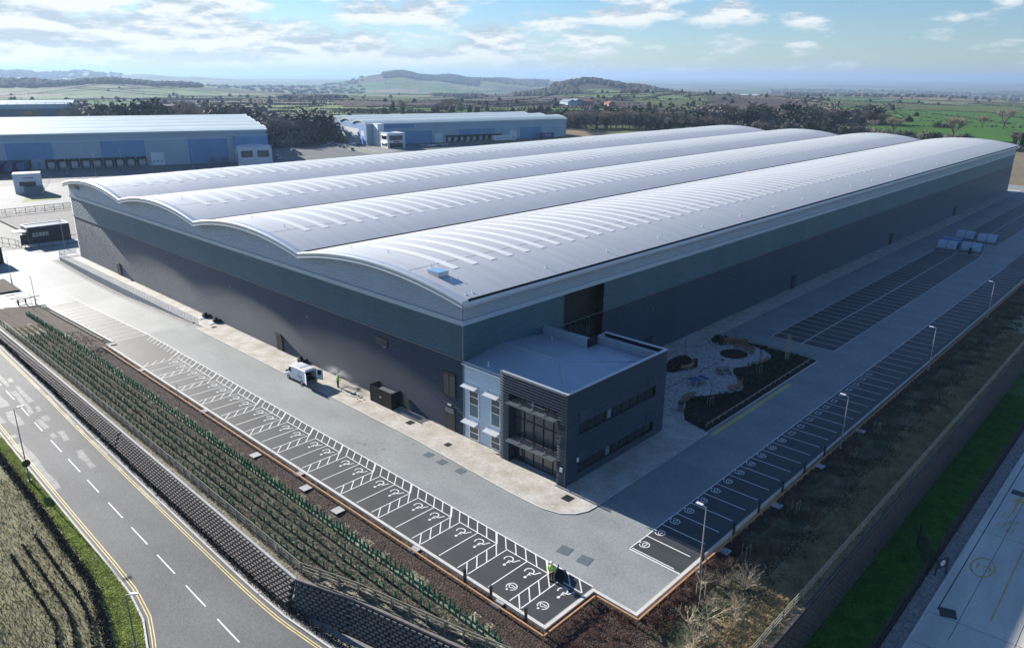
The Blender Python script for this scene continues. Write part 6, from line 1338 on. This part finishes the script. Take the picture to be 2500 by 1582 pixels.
o = np_mesh('farmland', np.array(V), np.array(F), fm); tag(o, 'rolling patchwork of green and brown fields out to the horizon', 'farmland', None, 'structure')
for p_ in o.data.polygons: pass
def patch(label, m, pts, n=12):                                  # one field of its own, draped on the terrain
    P = [polar(px, d) for px, d in pts]; b = MB(); (ax,ay),(bx,by),(cx2,cy2),(dx2,dy2) = P
    def at(s, q): x = (ax*(1-s)+bx*s)*(1-q)+(dx2*(1-s)+cx2*s)*q; y = (ay*(1-s)+by*s)*(1-q)+(dy2*(1-s)+cy2*s)*q; return (x, y, terrain(x, y)+.9)
    for i in range(n):
        for j in range(n): b.poly([at(i/n,j/n),at((i+1)/n,j/n),at((i+1)/n,(j+1)/n),at(i/n,(j+1)/n)])
    struct('field', b, m, label, 'field')
f_green = mm('bright_pasture', (.055,.140,.022), .95, var=.18, scale=.02, spec=.1); f_plough = mm('ploughed_field', (.072,.050,.046), .95, var=.15, scale=.03, spec=.1); f_straw = mm('stubble_field', (.20,.165,.10), .95, var=.15, scale=.03, spec=.1); f_olive = mm('olive_pasture', (.090,.115,.035), .95, var=.2, scale=.015, spec=.1)
patch('brown bare field beside the far right end of the warehouse', field_brown, [(2440,320),(2750,270),(2750,520),(2440,520)])
patch('bright green field right of the far trees', f_green, [(2150,560),(2700,560),(2700,1100),(1950,1250)]); patch('olive brown field strip in the right distance', f_olive, [(2000,1260),(2700,1110),(2700,1500),(1960,1600)])
patch('dark ploughed field right of centre', f_plough, [(1760,850),(2130,880),(1900,1500),(1690,1560)]); patch('straw coloured long field under the far right woods', f_straw, [(2110,2500),(2420,2250),(2380,2700),(2110,3000)])
patch('pale green field left of the ploughed one', f_olive, [(1600,950),(1740,870),(1680,1380),(1530,1300)]); patch('dark ploughed field behind the farm buildings', f_plough, [(1380,1250),(1640,900),(1600,1050),(1420,1500)])
patch('bright green field left of centre behind the long shed', f_green, [(250,1050),(395,1050),(365,1500),(252,1480)]); patch('grey green sloping field above the far shed', f_olive, [(770,1500),(1060,1250),(1000,2100),(830,2050)])
patch('ploughed brown strip above the far shed roof', f_plough, [(850,1000),(1060,1050),(1090,1300),(820,1260)]); patch('green strip behind the bare trees of the far shed', f_green, [(1035,830),(1210,760),(1190,900),(1045,930)]); patch('green field behind the evergreen hedge', f_green, [(1620,640),(1760,640),(1730,820),(1600,800)])
def lump(V_, F_, x, y, z, r, h, rr_):
    n0 = len(V_); k = 7
    for j, (f, q) in enumerate(((0.0,.72),(.35,1.0),(.72,.72))):
        for i in range(k): a = 2*math.pi*i/k+j*.4; s_ = q*r*rr_.uniform(.75,1.2); V_.append((x+s_*math.cos(a), y+s_*math.sin(a), z+h*f*rr_.uniform(.85,1.15)))
    V_.append((x, y, z+h*rr_.uniform(.9,1.1)))
    for j in range(2):
        for i in range(k): q = (i+1)%k; F_.append((n0+j*k+i, n0+j*k+q, n0+(j+1)*k+q)); F_.append((n0+j*k+i, n0+(j+1)*k+q, n0+(j+1)*k+i))
    for i in range(k): F_.append((n0+2*k+i, n0+2*k+(i+1)%k, n0+3*k, )) 
def lumpmat(name, cols):
    m = bpy.data.materials.new(name); m.use_nodes = True; t = m.node_tree; b_ = t.nodes['Principled BSDF']; b_.inputs['Roughness'].default_value = 1; b_.inputs['Specular IOR Level'].default_value = .05
    g = t.nodes.new('ShaderNodeNewGeometry'); r_ = t.nodes.new('ShaderNodeValToRGB'); el = r_.color_ramp.elements; el[0].color = (*cols[0],1); el[1].color = (*cols[-1],1)
    for i, c in enumerate(cols[1:-1]): q = el.new((i+1)/(len(cols)-1)); q.color = (*c,1)
    t.links.new(g.outputs['Random Per Island'], r_.inputs[0]); t.links.new(r_.outputs[0], b_.inputs['Base Color']); return m
wood_m = lumpmat('far_winter_wood', [(.11,.095,.078),(.15,.128,.10),(.085,.09,.062),(.175,.15,.115)]); hedge_far = lumpmat('far_hedge', [(.030,.030,.018),(.055,.046,.032),(.036,.040,.022)])
rr_ = random.Random(21); V_ = []; F_ = []
def wood(px0, px1, d0, d1, n, r, h):
    for _ in range(n):
        px, d = rr_.uniform(px0,px1), rr_.uniform(d0,d1); x, y = polar(px, d); lump(V_, F_, x, y, terrain(x,y)-1, r*rr_.uniform(.7,1.4), h*rr_.uniform(.7,1.25), rr_)
wood(950,1165,4600,5600,2000,17,12); wood(1180,1320,5200,6200,500,17,12); wood(1340,1580,2350,3050,900,9,11); wood(190,520,2500,3100,900,11,12); wood(-60,200,2500,3300,700,12,13)
wood(1880,2300,2800,3300,700,11,10); wood(2200,2600,3400,4600,900,14,12); wood(1560,1700,2200,2700,160,9,10); wood(1500,1560,1700,2200,120,7,9); wood(1850,2600,4600,7000,700,18,13); wood(1150,1330,5000,6500,400,16,13)
wood(-50,340,6500,9000,500,22,16); wood(250,900,3000,5600,420,13,11); wood(700,860,1500,1900,120,7,8); wood(1060,1180,2300,2600,160,9,9); wood(1250,1400,2000,2300,150,8,9)
tag(np_mesh('distant_wood', np.array(V_), np.array(F_), wood_m), 'bare winter woods massed over the distant hills', 'wood', None, 'stuff')
V_ = []; F_ = []
for _ in range(420):                                             # hedgerows: runs of bushes with the odd tree
    px, d = rr_.uniform(-150,2650), 700*math.exp(rr_.uniform(0,2.4)); x, y = polar(px, d); a = R(24)+rr_.choice((0,math.pi/2))+rr_.uniform(-.25,.25); L_ = rr_.uniform(180,620); n = int(L_/(2.6+d/900))
    for i in range(n):
        q = L_*i/n; xx, yy = x+math.cos(a)*q+rr_.uniform(-1,1), y+math.sin(a)*q+rr_.uniform(-1,1)
        if math.hypot(xx-CAM.x, yy-CAM.y) < 640: continue
        big = rr_.random() < .012; lump(V_, F_, xx, yy, terrain(xx,yy)-.4, (3.6 if big else 1.7)*rr_.uniform(.7,1.3), (7.5 if big else 1.9)*rr_.uniform(.7,1.2), rr_)
tag(np_mesh('field_hedges', np.array(V_), np.array(F_), hedge_far), 'dark field hedges with scattered trees over the farmland', 'hedge', None, 'stuff')
for i, (px, d, rz_, L_, W2, H2, m) in enumerate([(1378,1120,.4,26,14,5,fl_roof),(1394,1130,.4,24,14,5.5,fl_roof),(1425,1120,1.2,14,8,6,roof_tile),(1475,1080,.2,22,9,5,roof_tile),(1792,2300,.3,40,18,7,fl_roof),(1816,2320,.3,40,18,7,fl_roof)]): barn(['pale roofed barn of the farm left of centre','second pale roofed barn of the farm left of centre','red roofed farm house by the pale barns','low red roofed barn right of the farm','white roofed barn in the far green fields, left one','white roofed barn in the far green fields, right one'][i], px, d, terrain(*polar(px,d))-.5, YAW+rz_, L_, W2, H2, m)

# ---------------------------------------------------------------- trees
def tree_mesh(kind, seed, h):
    rr = random.Random(seed); tr = MB(); cr = MB(); th = h*.30 if kind == 'bare' else h*.2
    tr.tube((0,0,-.5), (rr.uniform(-.2,.2),rr.uniform(-.2,.2),th), h*.030, h*.022, 7); top = Vector((0,0,th)); ends = []
    def grow(p, d, l_, r_, dep):
        q = p+d*l_; tr.tube(p, q, r_, r_*.62, 5 if dep < 2 else 3, 0, False); ends.append((q, dep))
        if dep < 3:
            for _ in range(3 if dep < 2 else 3):
                a = rr.uniform(0,6.28); s_ = Vector((math.cos(a), math.sin(a), rr.uniform(.1,.7))); grow(q if rr.random()<.7 else p.lerp(q,.6), (d+s_*rr.uniform(.5,.95)).normalized(), l_*rr.uniform(.62,.8), r_*.6, dep+1)
    for k in range(5): a = 2*math.pi*k/5+rr.uniform(-.4,.4); grow(top, Vector((math.cos(a)*.62, math.sin(a)*.62, rr.uniform(.55,1.2))).normalized(), h*.24, h*.016, 0)
    if kind in ('bare', 'ivy'):
        for q, dep in ends:
            for _ in range({0:1,1:2,2:4,3:6}[dep]):
                d = Vector((rr.gauss(0,1), rr.gauss(0,1), rr.gauss(.35,.8))).normalized(); l_ = h*rr.uniform(.05,.11); s_ = d.orthogonal().normalized()*h*.0042; p = q+Vector((rr.gauss(0,.3), rr.gauss(0,.3), rr.gauss(0,.3)))
                cr.poly([p-s_, p+s_, p+d*l_]); d2 = (d+Vector((rr.gauss(0,.5),rr.gauss(0,.5),rr.gauss(0,.5)))).normalized(); cr.poly([p+d*l_*.4-s_*.7, p+d*l_*.4+s_*.7, p+d2*l_*1.1])
    iv = MB()
    if kind == 'ivy':
        for _ in range(520):
            z = h*.72*rr.random()**.8; r_ = h*.10*(1-.4*z/h)*rr.uniform(.3,1.1); a = rr.uniform(0,6.28); p = Vector((r_*math.cos(a), r_*math.sin(a), z)); u = Vector((rr.gauss(0,1),rr.gauss(0,1),rr.gauss(0,1))).normalized()*h*.035; v = u.orthogonal().normalized()*h*.03; iv.poly([p-u, p+v, p+u, p-v])
    return tr, cr, iv
def conifer_mesh(seed, h):
    rr = random.Random(seed); tr = MB(); cr = MB(); tr.tube((0,0,-.5),(0,0,h*.95),h*.025,.03,6)
    for _ in range(420):
        f = rr.random()**.75; z = h*(.04+.96*f); r_ = h*.24*(1-f)**.75*rr.uniform(.35,1.1); a = rr.uniform(0,6.28); p = Vector((r_*math.cos(a), r_*math.sin(a), z)); d = Vector((math.cos(a), math.sin(a), rr.uniform(-.5,.6))).normalized()*h*.055; s_ = Vector((-math.sin(a), math.cos(a), rr.uniform(-.3,.3)))*h*.028; cr.poly([p-s_, p+d*.3+Vector((0,0,h*.012)), p+s_, p+d])
    return tr, cr
def bush_mesh(seed, r, m_):
    rr = random.Random(seed); cr = MB()
    for _ in range(520):
        a, e = rr.uniform(0,6.28), rr.uniform(-.1,1.5); q = rr.uniform(.45,1); d = Vector((math.cos(a)*math.cos(e), math.sin(a)*math.cos(e), math.sin(e)*1.05)); p = d*r*q*(1+.18*math.sin(3*a)); u = Vector((rr.gauss(0,1),rr.gauss(0,1),rr.gauss(0,1))).normalized()*r*.12; v = u.orthogonal().normalized()*r*.06; cr.poly([p-u, p+v, p+u, p-v])
    return cr
def proto(name, label, cat, kind, seed, h):
    t = thing(name, label, cat)
    if kind == 'conifer': a, c = conifer_mesh(seed, h); a.build('trunk', bark, t); c.build('crown', conifer_m, t)
    elif kind == 'bush':
        q = MB(); q.tube((0,0,-.3),(0,0,h*.5),.12,.06,5); q.build('trunk', bark, t); bush_mesh(seed, h, None).build('crown', twig2 if seed % 2 else ivy, t)
    else:
        a, c, iv = tree_mesh(kind, seed, h); a.build('trunk', bark, t); c.build('crown', twig if seed % 2 else twig2, t)
        if kind == 'ivy': iv.build('ivy_cover', ivy, t)
    return t
PB = [proto('bare_tree', 'x', 'tree', 'bare', 40+i, 12) for i in range(4)]; PI_ = [proto('ivy_clad_tree', 'x', 'tree', 'ivy', 50+i, 12) for i in range(2)]; PC = [proto('conifer', 'x', 'tree', 'conifer', 60+i, 12) for i in range(2)]; PU = [proto('bush', 'x', 'bush', 'bush', 70+i, 2.4) for i in range(4)]
USED = set(); rt_ = random.Random(77)
def plant(protos, px, d, h, label, group=None, hp=12.0, z=None):
    p = rt_.choice(protos); x, y = polar(px, d); zz = (terrain(x, y) if not in_site(x, y) else -1.0) if z is None else z; sc = h/hp
    if p.name not in USED: USED.add(p.name); p.location = (x, y, zz-.2); p.rotation_euler = (0,0,rt_.uniform(0,6.28)); p.scale = (sc,)*3; p['label'] = label; o = p
    else: o = dup(p, (x, y, zz-.2), rt_.uniform(0,6.28), label, sc)
    if group: o['group'] = group
    elif 'group' in o: del o['group']
    return o
def belt(n, px0, px1, d0, d1, h0, h1, kinds, label, group):
    for i in range(n):
        f = (i+.5)/n; k = rt_.choice(kinds); px = px0+(px1-px0)*f+rt_.uniform(-1,1)*(px1-px0)/n*.9; d = d0+(d1-d0)*f+rt_.uniform(-14,14)
        plant(k, px, d, rt_.uniform(h0,h1), label[id(k)] if isinstance(label, dict) else label, group, 2.4 if k is PU else 12.0)
L1 = lambda w_: {id(PB): 'bare winter tree in the belt '+w_, id(PI_): 'ivy covered tree in the belt '+w_, id(PC): 'dark conifer in the belt '+w_, id(PU): 'bush in the belt '+w_}
belt(56, 205, 660, 575, 545, 14.5, 19, [PB,PB,PB,PU], L1('behind the long blue shed'), 'tree belt behind the long blue shed')
belt(40, 655, 815, 470, 500, 11, 16, [PB,PB,PB,PU], L1('between the two blue sheds'), 'tree belt between the blue sheds'); belt(26, 670, 810, 520, 560, 11, 15, [PB], L1('between the two blue sheds'), 'tree belt between the blue sheds')
belt(44, 1375, 1665, 585, 610, 11, 15, [PB,PB,PI_], L1('right of the far shed'), 'tree belt right of the far shed'); belt(40, 1360, 1900, 640, 650, 10, 13, [PB,PU,PI_], L1('right of the far shed'), 'tree belt right of the far shed')
belt(26, 1540, 1740, 590, 600, 9, 13, [PC,PI_,PI_], L1('right of the far shed'), 'tree belt right of the far shed'); belt(44, 1740, 2080, 610, 590, 4.5, 8, [PC,PU,PI_], L1('behind the far roof ridges'), 'evergreen hedge behind the roof ridges')
belt(56, 1690, 2130, 740, 690, 10, 14, [PB,PB,PU], L1('of the thicket beyond the roof ridges'), 'thicket beyond the roof ridges'); belt(40, 2060, 2330, 585, 560, 3.2, 5.4, [PU,PC,PU], L1('behind the red roofed house'), 'hedge behind the red roofed house'); belt(26, 2310, 2520, 540, 500, 2.6, 5, [PU,PU,PB], L1('at the right edge beyond the roof'), 'hedge at the right edge')
belt(22, 1150, 1335, 640, 650, 8.5, 11.5, [PC], L1('behind the far shed roof'), 'dark conifer row behind the far shed'); belt(14, 1200, 1420, 600, 610, 6, 9, [PB,PU], L1('behind the far shed roof'), 'bare trees behind the far shed roof')
for px, d, h, k, lb in [(990,720,16,PI_,'big ivy trunked tree standing alone above the far shed roof'),(1072,725,13,PI_,'slim ivy clad tree, left of the pair above the far shed roof'),(1092,720,16.5,PB,'tall bare tree, right of the pair above the far shed roof'),(1128,720,11,PB,'hazy round bare tree right of the pair above the far shed roof'),(478,620,20,PB,'spreading bare oak rising above the long shed roof'),(515,640,15,PB,'smaller bare tree right of the oak above the long shed roof'),(112,590,17,PB,'round bare tree in front of the dark far shed'),
                        (2292,570,17,PB,'leaning bare tree behind the red roofed house'),(2150,590,14,PB,'bare tree on the field edge left of the red roofed house'),(2358,690,12,PB,'bare tree alone in the green field, left of two'),(2408,690,17,PB,'broad bare tree alone in the green field, right of two'),(2442,545,11.5,PI_,'ivy tree by the right edge, left of three'),(2460,545,11,PI_,'ivy tree by the right edge, middle of three'),(2480,545,12,PI_,'ivy tree by the right edge, right of three'),(2252,680,5,PU,'round dark bush in the green field, left of two'),(2274,680,5.2,PU,'round grey bush in the green field, right of two'),
                        (700,330,5.5,PB,'small bare tree in the bed by the far car park, left one'),(728,325,5.5,PB,'small bare tree in the bed by the far car park, right one'),(2100,600,11,PB,'bare tree at the end of the dark thicket'),(680,1250,10,PB,'lone tree in the field above the wood')]:
    plant(k, px, d, h, lb, None, 2.4 if k is PU else 12.0)
# ---------------------------------------------------------------- planting near the camera
rr = random.Random(9)
b = MB()
for x0 in (-21.5,-22.35,-23.2,-24.05,-24.85):                     # the dark mulched drill along each row
    for i in range(100):
        y0, y1 = -26+i, -25+i
        if x0 < endwall_x(y0)+1.0: continue
        w0, w1 = rr.uniform(.12,.22), rr.uniform(.12,.22); b.poly([(x0-w0,y0,zbank(x0,y0)+.03),(x0+w1,y0,zbank(x0,y0)+.03),(x0+w0,y1,zbank(x0,y1)+.03),(x0-w1,y1,zbank(x0,y1)+.03)])
struct('planting_drill', b, soil, 'dark drills of bare soil along the rows of tree guards', 'soil')
g = MB()                                                          # one tree guard: a square green tube with its whip inside
gx = []
for k in range(6): a = 2*math.pi*k/6; gx.append((.08*math.cos(a), .08*math.sin(a)))
g0 = thing('tree_guard', 'green plastic tree guard in the planted rows above the crib wall', 'tree guard', (0,0,0), 0, 'green tree guards in rows')
g.prism(gx, 0, .72); g.build('tube', tube_m, g0); q = MB(); q.tube((0,0,.5),(.03,.02,.95),.012,.006,3); q.build('whip', bark, g0)
spots = []
y = -31.0
while y < 88:
    for xo in (-20.15, -20.55):
        yy_ = y+rr.uniform(-.08,.08)+(.2 if xo < -20.3 else 0)
        spots.append((xo+rr.uniform(-.06,.06), yy_))
    y += .62 if y < 25 else .8
for x0, st in ((-21.5,1.15),(-22.35,1.15),(-23.2,1.15),(-24.05,1.1),(-24.85,1.1)):
    y = -26.0
    while y < 74:
        if x0+.5*0 > endwall_x(y)+1.3 and rr.random() < .93: spots.append((x0+rr.uniform(-.07,.07), y+rr.uniform(-.15,.15)))
        y += st
spots = [s for s in spots if s[0] > endwall_x(s[1])+1.2]
spots.sort(key=lambda s: (s[0]-CAM.x)**2+(s[1]-CAM.y)**2)
for i, (x, y) in enumerate(spots[:300]):
    z = zbank(x, y); h = rr.uniform(.8,1.2)
    if i == 0: g0.location = (x, y, z); continue
    r_ = g0.copy(); COL.objects.link(r_); r_.location = (x, y, z); r_.scale = (1,1,h); r_.rotation_euler = (rr.uniform(-.08,.08), rr.uniform(-.08,.08), rr.uniform(0,3))
    for ch in g0.children: c = ch.copy(); COL.objects.link(c); c.parent = r_
b = MB(); one = MB(); one.prism(gx, 0, .72)
for x, y in spots[300:]: b.sub(one, (x, y, zbank(x, y)), rr.uniform(0,3), rr.uniform(.85,1.15))
for k in range(46): b.sub(one, (-21.5+rr.uniform(-.1,.1)-(k % 2)*.5, 109+k*1.0, -1.0), 0, 1)
tag(b.build('distant_tree_guards', tube_m), 'green tree guards running on along the far rows', 'tree guards', None, 'stuff')
def blades(name, label, m, pts, zf, h0, h1, wdt, lean=.5):
    n = len(pts); P = np.array(pts); z = np.array([zf(x, y) for x, y in pts]); base = np.column_stack([P, z])
    a = rng.uniform(0, 2*np.pi, n); h = rng.uniform(h0, h1, n); d = np.column_stack([np.cos(a), np.sin(a), np.zeros(n)]); s_ = np.column_stack([-np.sin(a), np.cos(a), np.zeros(n)])*wdt
    tip = base+d*(h*rng.uniform(.1, lean*2, n))[:,None]+np.array([0,0,1])*h[:,None]
    V2 = np.concatenate([base-s_, base+s_, tip]); F2 = np.column_stack([np.arange(n), np.arange(n)+n, np.arange(n)+2*n])
    tag(np_mesh(name, V2, F2, m), label, 'grass', None, 'stuff')
def scat(n, x0, x1, y0, y1, ok): 
    out_ = []
    while len(out_) < n:
        x, y = rr.uniform(x0,x1), rr.uniform(y0,y1)
        if ok(x, y): out_.append((x, y))
    return out_
lowf = lambda x, y: (math.sin(x*1.7+math.sin(y*.9)*2)+math.sin(y*1.3+x*.6))*.5
blades('rough_grass', 'tufts of dead rough grass between the rows of tree guards', blade_dead, scat(42000,-26,-20.7,-34,80, lambda x, y: x > endwall_x(y)+.5 and (min(abs(x-q) for q in (-21.5,-22.35,-23.2,-24.05,-24.85)) > .2)), zbank, .10, .26, .035, .8)
blades('straw_grass', 'straw coloured rough grass on the bank above the right hand wall', blade_straw, scat(34000,-14,90,-39.3,-35.4, lambda x, y: rr.random() < (1 if y < -36.3 else .5)), zbank, .12, .34, .04, .9)
blades('scrub_growth', 'dark green and brown undergrowth under the saplings of the right bank', leaf_dkgreen, scat(9000,-16,110,-37,-32.6, lambda x, y: lowf(x,y) > .1 and x > endwall_x(y)+.5), zbank, .10, .32, .05, 1.0)
blades('lawn_grass', 'thick green grass of the lower lawn', blade_green, scat(26000,-6,70,-44.3,-39.9, lambda x, y: True), lambda x, y: -4.4, .08, .2, .04, .9)
blades('verge_grass', 'short bright tufts of the roadside verge', blade_verge, scat(15000,-40,-35.5,-12,42, lambda x, y: hx(y) < x < kl(y)-.2), lambda x, y: zroad(y)+.1, .03, .09, .06, 1.2)
blades('field_grass', 'long grey tussocks of the rough field at bottom left', blade_field, scat(20000,-58,-37.2,-14,32, lambda x, y: x < hx(y)-.6), lambda x, y: zroad(y)+.12+.25*min(1,(hx(y)-x)/6), .15, .42, .04, .8)
blades('mulch_chips', 'loose bark chips strewn over the mulch strips', mm('bark_chips', (.085,.052,.038), .9, var=.5, scale=3), scat(24000,-19.8,-11.5,-34,60, lambda x, y: (x < -17.4 or y < -27.4)), zbank, .02, .07, .035, 2.5)
blades('mulch_chips', 'bark chips along the mulch behind the charging bays', mm('bark_chips', (.085,.052,.038)), scat(9000,-11,60,-32.9,-31.5, lambda x, y: True), zbank, .02, .07, .035, 2.5)
# low copper leaved and dark shrubs in the mulch
b = MB()
for _ in range(420):
    f = rr.random(); x, y = (rr.uniform(-17.9,-11.6), rr.uniform(-31.8,-27.9)) if f < .38 else ((rr.uniform(-11.5,-4), rr.uniform(-33.6,-31.8)) if f < .8 else (rr.uniform(-4,4), rr.uniform(-33,-31.9)))
    leafball(b, (x, y, zbank(x,y)), rr.uniform(.16,.36), 34, rr, .07)
tag(b.build('copper_shrubs', leaf_red), 'low copper leaved shrubs over the mulch round the paved corner', 'shrubs', None, 'stuff')
b = MB()
for _ in range(260):
    f = rr.random(); x, y = (rr.uniform(-19.6,-17.4), rr.uniform(56,72)) if f < .45 else (-17.62+rr.uniform(-.15,.15), rr.uniform(-26,58)); leafball(b, (x, y, zbank(x,y)), rr.uniform(.14,.34), 30, rr, .07)
tag(b.build('low_shrubs', mm('dull_shrub', (.050,.045,.026), .9, var=.5, scale=4)), 'low dull green shrubs in the narrow mulch strips by the bays', 'shrubs', None, 'stuff')
def hedge_run(name, label, path, h, w_, seed, m, dens=150):
    r2 = random.Random(seed); b = MB(); L_ = 0
    for a, c in zip(path[:-1], path[1:]):
        d = Vector((c[0]-a[0], c[1]-a[1])); n = int(d.length*dens)
        for _ in range(n):
            f = r2.random(); x, y, z = a[0]+d.x*f, a[1]+d.y*f, a[2]+(c[2]-a[2])*f; o_ = r2.gauss(0, w_*.4); dd = d.normalized(); p = Vector((x-dd.y*o_, y+dd.x*o_, z+h*r2.random()**.7*r2.uniform(.6,1.1))); u = Vector((r2.gauss(0,.6),r2.gauss(0,.6),r2.gauss(.6,.7))).normalized()*r2.uniform(.14,.30); v = u.orthogonal().normalized()*.05; b.poly([p-v, p+v, p+u])
    return tag(b.build(name, m), label, 'hedge')
hedge_run('hedge', 'low dark clipped hedge between the verge and the rough field at left', [(hx(y)-.55, y, zroad(y)+.1) for y in range(-14, 48, 3)], .75, .5, 1, hedge_m)
hedge_run('hedge', 'thin dark young hedge along the foot of the crib wall', [(kr(y)+.62, y, zroad(y)+.08) for y in range(-22, 80, 3)], .42, .35, 2, hedge_m, 90)
for i, (x0, ya, yb) in enumerate(((-38.9,-3,20),(-40.1,-4,20.5),(-41.3,-5,19.5))): hedge_run('whip_row', ['dark row of hedge whips nearest the low hedge','middle dark row of hedge whips in the rough field','dark row of hedge whips deepest in the rough field'][i], [(x0-max(0,(4-y)*.25), y, zroad(y)+.4) for y in range(int(ya)-6, int(yb), 3)], .32, .13, 4+i, hedge_m, 50)
hedge_run('hedge', 'leafless dark hedge lining the far edge of the gravel yard', [(-4,197,-.6),(62,198,-.6)], 1.5, .9, 8, hedge_m, 60)
# bare shrubs, whips and staked trees on the right hand bank
def shrub_mesh(seed, n, l_, m_, spread=.55):
    r2 = random.Random(seed); b = MB()
    def go(p, d, l2, r_, dep):
        q = p+d*l2; b.tube(p, q, r_, r_*.6, 3, 0, False)
        if dep < 3:
            for _ in range(r2.choice((2,3))): s_ = Vector((r2.gauss(0,1),r2.gauss(0,1),r2.gauss(.5,.6))).normalized(); go(p.lerp(q, r2.uniform(.45,1)), (d+s_*.75).normalized(), l2*r2.uniform(.45,.75), r_*.55, dep+1)
    for k in range(n): a = r2.uniform(0,6.28); t_ = r2.uniform(.1,spread); go(Vector((r2.gauss(0,.08),r2.gauss(0,.08),0)), Vector((math.cos(a)*t_*1.6, math.sin(a)*t_*1.6, 1)).normalized(), l_*r2.uniform(.7,1.15), .028, 0)
    return b
SM = []
for i in range(4):
    t = thing('bare_shrub', 'x', 'shrub'); shrub_mesh(100+i, 9+2*i, .95, None, .8).build('branches', twig_pale, t); SM.append(t)
us = set()
def shrub(i, x, y, sc, label):
    p = SM[i % 4]; z = zbank(x, y)
    if i < 4: p.location = (x, y, z); p.scale = (sc,)*3; p['label'] = label; p['group'] = 'pale bare shrubs on the bank'; return
    dup(p, (x, y, z), rr.uniform(0,6.28), label, sc, 'pale bare shrubs on the bank')
sl_ = [(-7.4,-35.0,1.25,'pale bare shrub by the bottom edge, nearest the paved corner'),(-9.8,-35.6,1.35,'big pale bare shrub at the bottom edge of the bank'),(-4.6,-35.9,.95,'small pale shrub among the cluster below the corner'),(-1.9,-35.3,1.3,'pale tall shrub right of the cluster below the corner'),(-8.7,-34.2,1.0,'pale shrub behind the copper leaves at the bottom edge'),(-11.8,-36.3,1.3,'pale shrub half cut off at the bottom edge'),(-6.0,-36.9,1.0,'pale shrub lowest on the bank toward the wall fence'),(-3.0,-34.2,.8,'small shrub close to the copper leaves')]
for i, (x, y, sc, lb) in enumerate(sl_): shrub(i, x, y, sc, lb)
WM = []
for i in range(3): t = thing('brown_whip', 'thin leafless brown whip growing in the scrub of the shaded bank', 'shrub', (0,0,0), 0, 'leafless whips on the shaded bank'); shrub_mesh(140+i, 5, .8, None, .45).build('branches', mm('brown_twigs', (.135,.095,.065), .9, var=.3, scale=2), t); WM.append(t)
for i in range(120):
    x = -3+125*(i/120.0)**1.35+rr.uniform(-1,1); y = rr.uniform(-36.0,-32.9); p = WM[i % 3]; sc = rr.uniform(.8,1.5)
    if i < 3: p.location = (x, y, zbank(x,y)); p.scale = (sc,)*3
    else: dup(p, (x, y, zbank(x,y)), rr.uniform(0,6.28), None, sc)
for i, (x, y, h, lb) in enumerate([(-5.6,-33.4,2.9,'pale staked young tree with a fan of upright twigs below the paved corner'),(1.9,-33.5,2.8,'staked young tree with a spray of twigs, first along the shaded bank'),(11.8,-33.6,2.8,'staked young tree, second along the shaded bank'),(26.8,-33.5,3.0,'staked young tree, third along the shaded bank'),(34.9,-33.3,3.0,'staked young tree, fourth along the shaded bank'),(-19.2,-20.8,3.4,'thin bare sapling in the mulch beside the accessible bays'),(-19.0,31.0,3.2,'thin bare sapling in the mulch opposite the white van'),(-23.0,93.0,4.0,'bare sapling at the rounded planted corner, left one'),(-18.4,92.5,4.0,'bare sapling at the rounded planted corner, right one')]):
    t = thing('young_tree', lb, 'sapling', (x, y, zbank(x,y) if y < 90 else -1.2), 0, 'young staked trees'); b = MB()
    if i < 5:
        b.tube((0,0,-.1),(0,0,1.5),.035,.03,5)
        r2 = random.Random(200+i)
        for k in range(26):
            a = r2.uniform(0,6.28); d = Vector((math.cos(a), math.sin(a), r2.uniform(.25,1.3))).normalized(); p = Vector((0,0,r2.uniform(1.1,1.5))); q = p+d*r2.uniform(.7,1.5); b.tube(p, q, .014, .006, 3, 0, False)
            for _ in range(2): s_ = p.lerp(q, r2.uniform(.4,.9)); b.tube(s_, s_+(d+Vector((r2.gauss(0,.5),r2.gauss(0,.5),r2.gauss(0,.4)))).normalized()*.45, .008, .004, 3, 0, False)
    else: twigs(b, (0,0,-.1), h, 16, .6, .03, 200+i)
    b.build('stem', twig_pale if i == 0 else bark, t)
    if i < 5: stakes(t)
# scrubby bramble mass in the bottom left corner
b = MB(); r2 = random.Random(55)
for _ in range(1500):
    x, y = r2.uniform(-60,-43), r2.uniform(-12,10)
    if (x+52)**2/90+(y+0)**2/120 > 1.2: continue
    p = Vector((x, y, -2.9)); d = Vector((r2.gauss(0,.5), r2.gauss(0,.5), 1)).normalized(); q = p+d*r2.uniform(.5,1.6); b.tube(p, q, .016, .006, 3, 0, False)
    for _ in range(2): s_ = p.lerp(q, r2.uniform(.3,.9)); b.tube(s_, s_+Vector((r2.gauss(0,.4), r2.gauss(0,.4), r2.uniform(.1,.5))), .009, .004, 3, 0, False)
tag(b.build('bare_thicket', twig2), 'grey leafless thicket in the bottom left corner', 'shrubs', None, 'stuff')

# ---------------------------------------------------------------- haze: the air between the near roofs and the far hills
hm_ = bpy.data.materials.new('haze_air'); hm_.use_nodes = True; t_ = hm_.node_tree; t_.nodes.clear()
o_ = t_.nodes.new('ShaderNodeOutputMaterial'); pv = t_.nodes.new('ShaderNodeVolumePrincipled'); pv.inputs['Color'].default_value = (.42,.60,.84,1); pv.inputs['Density'].default_value = 0.00011; pv.inputs['Anisotropy'].default_value = .25
t_.links.new(pv.outputs[0], o_.inputs['Volume'])
b = MB(); b.box(-46000,46000,-46000,46000,-110,125); o = b.build('haze', hm_); tag(o, 'pale blue haze over the distant fields', 'haze', None, 'stuff')
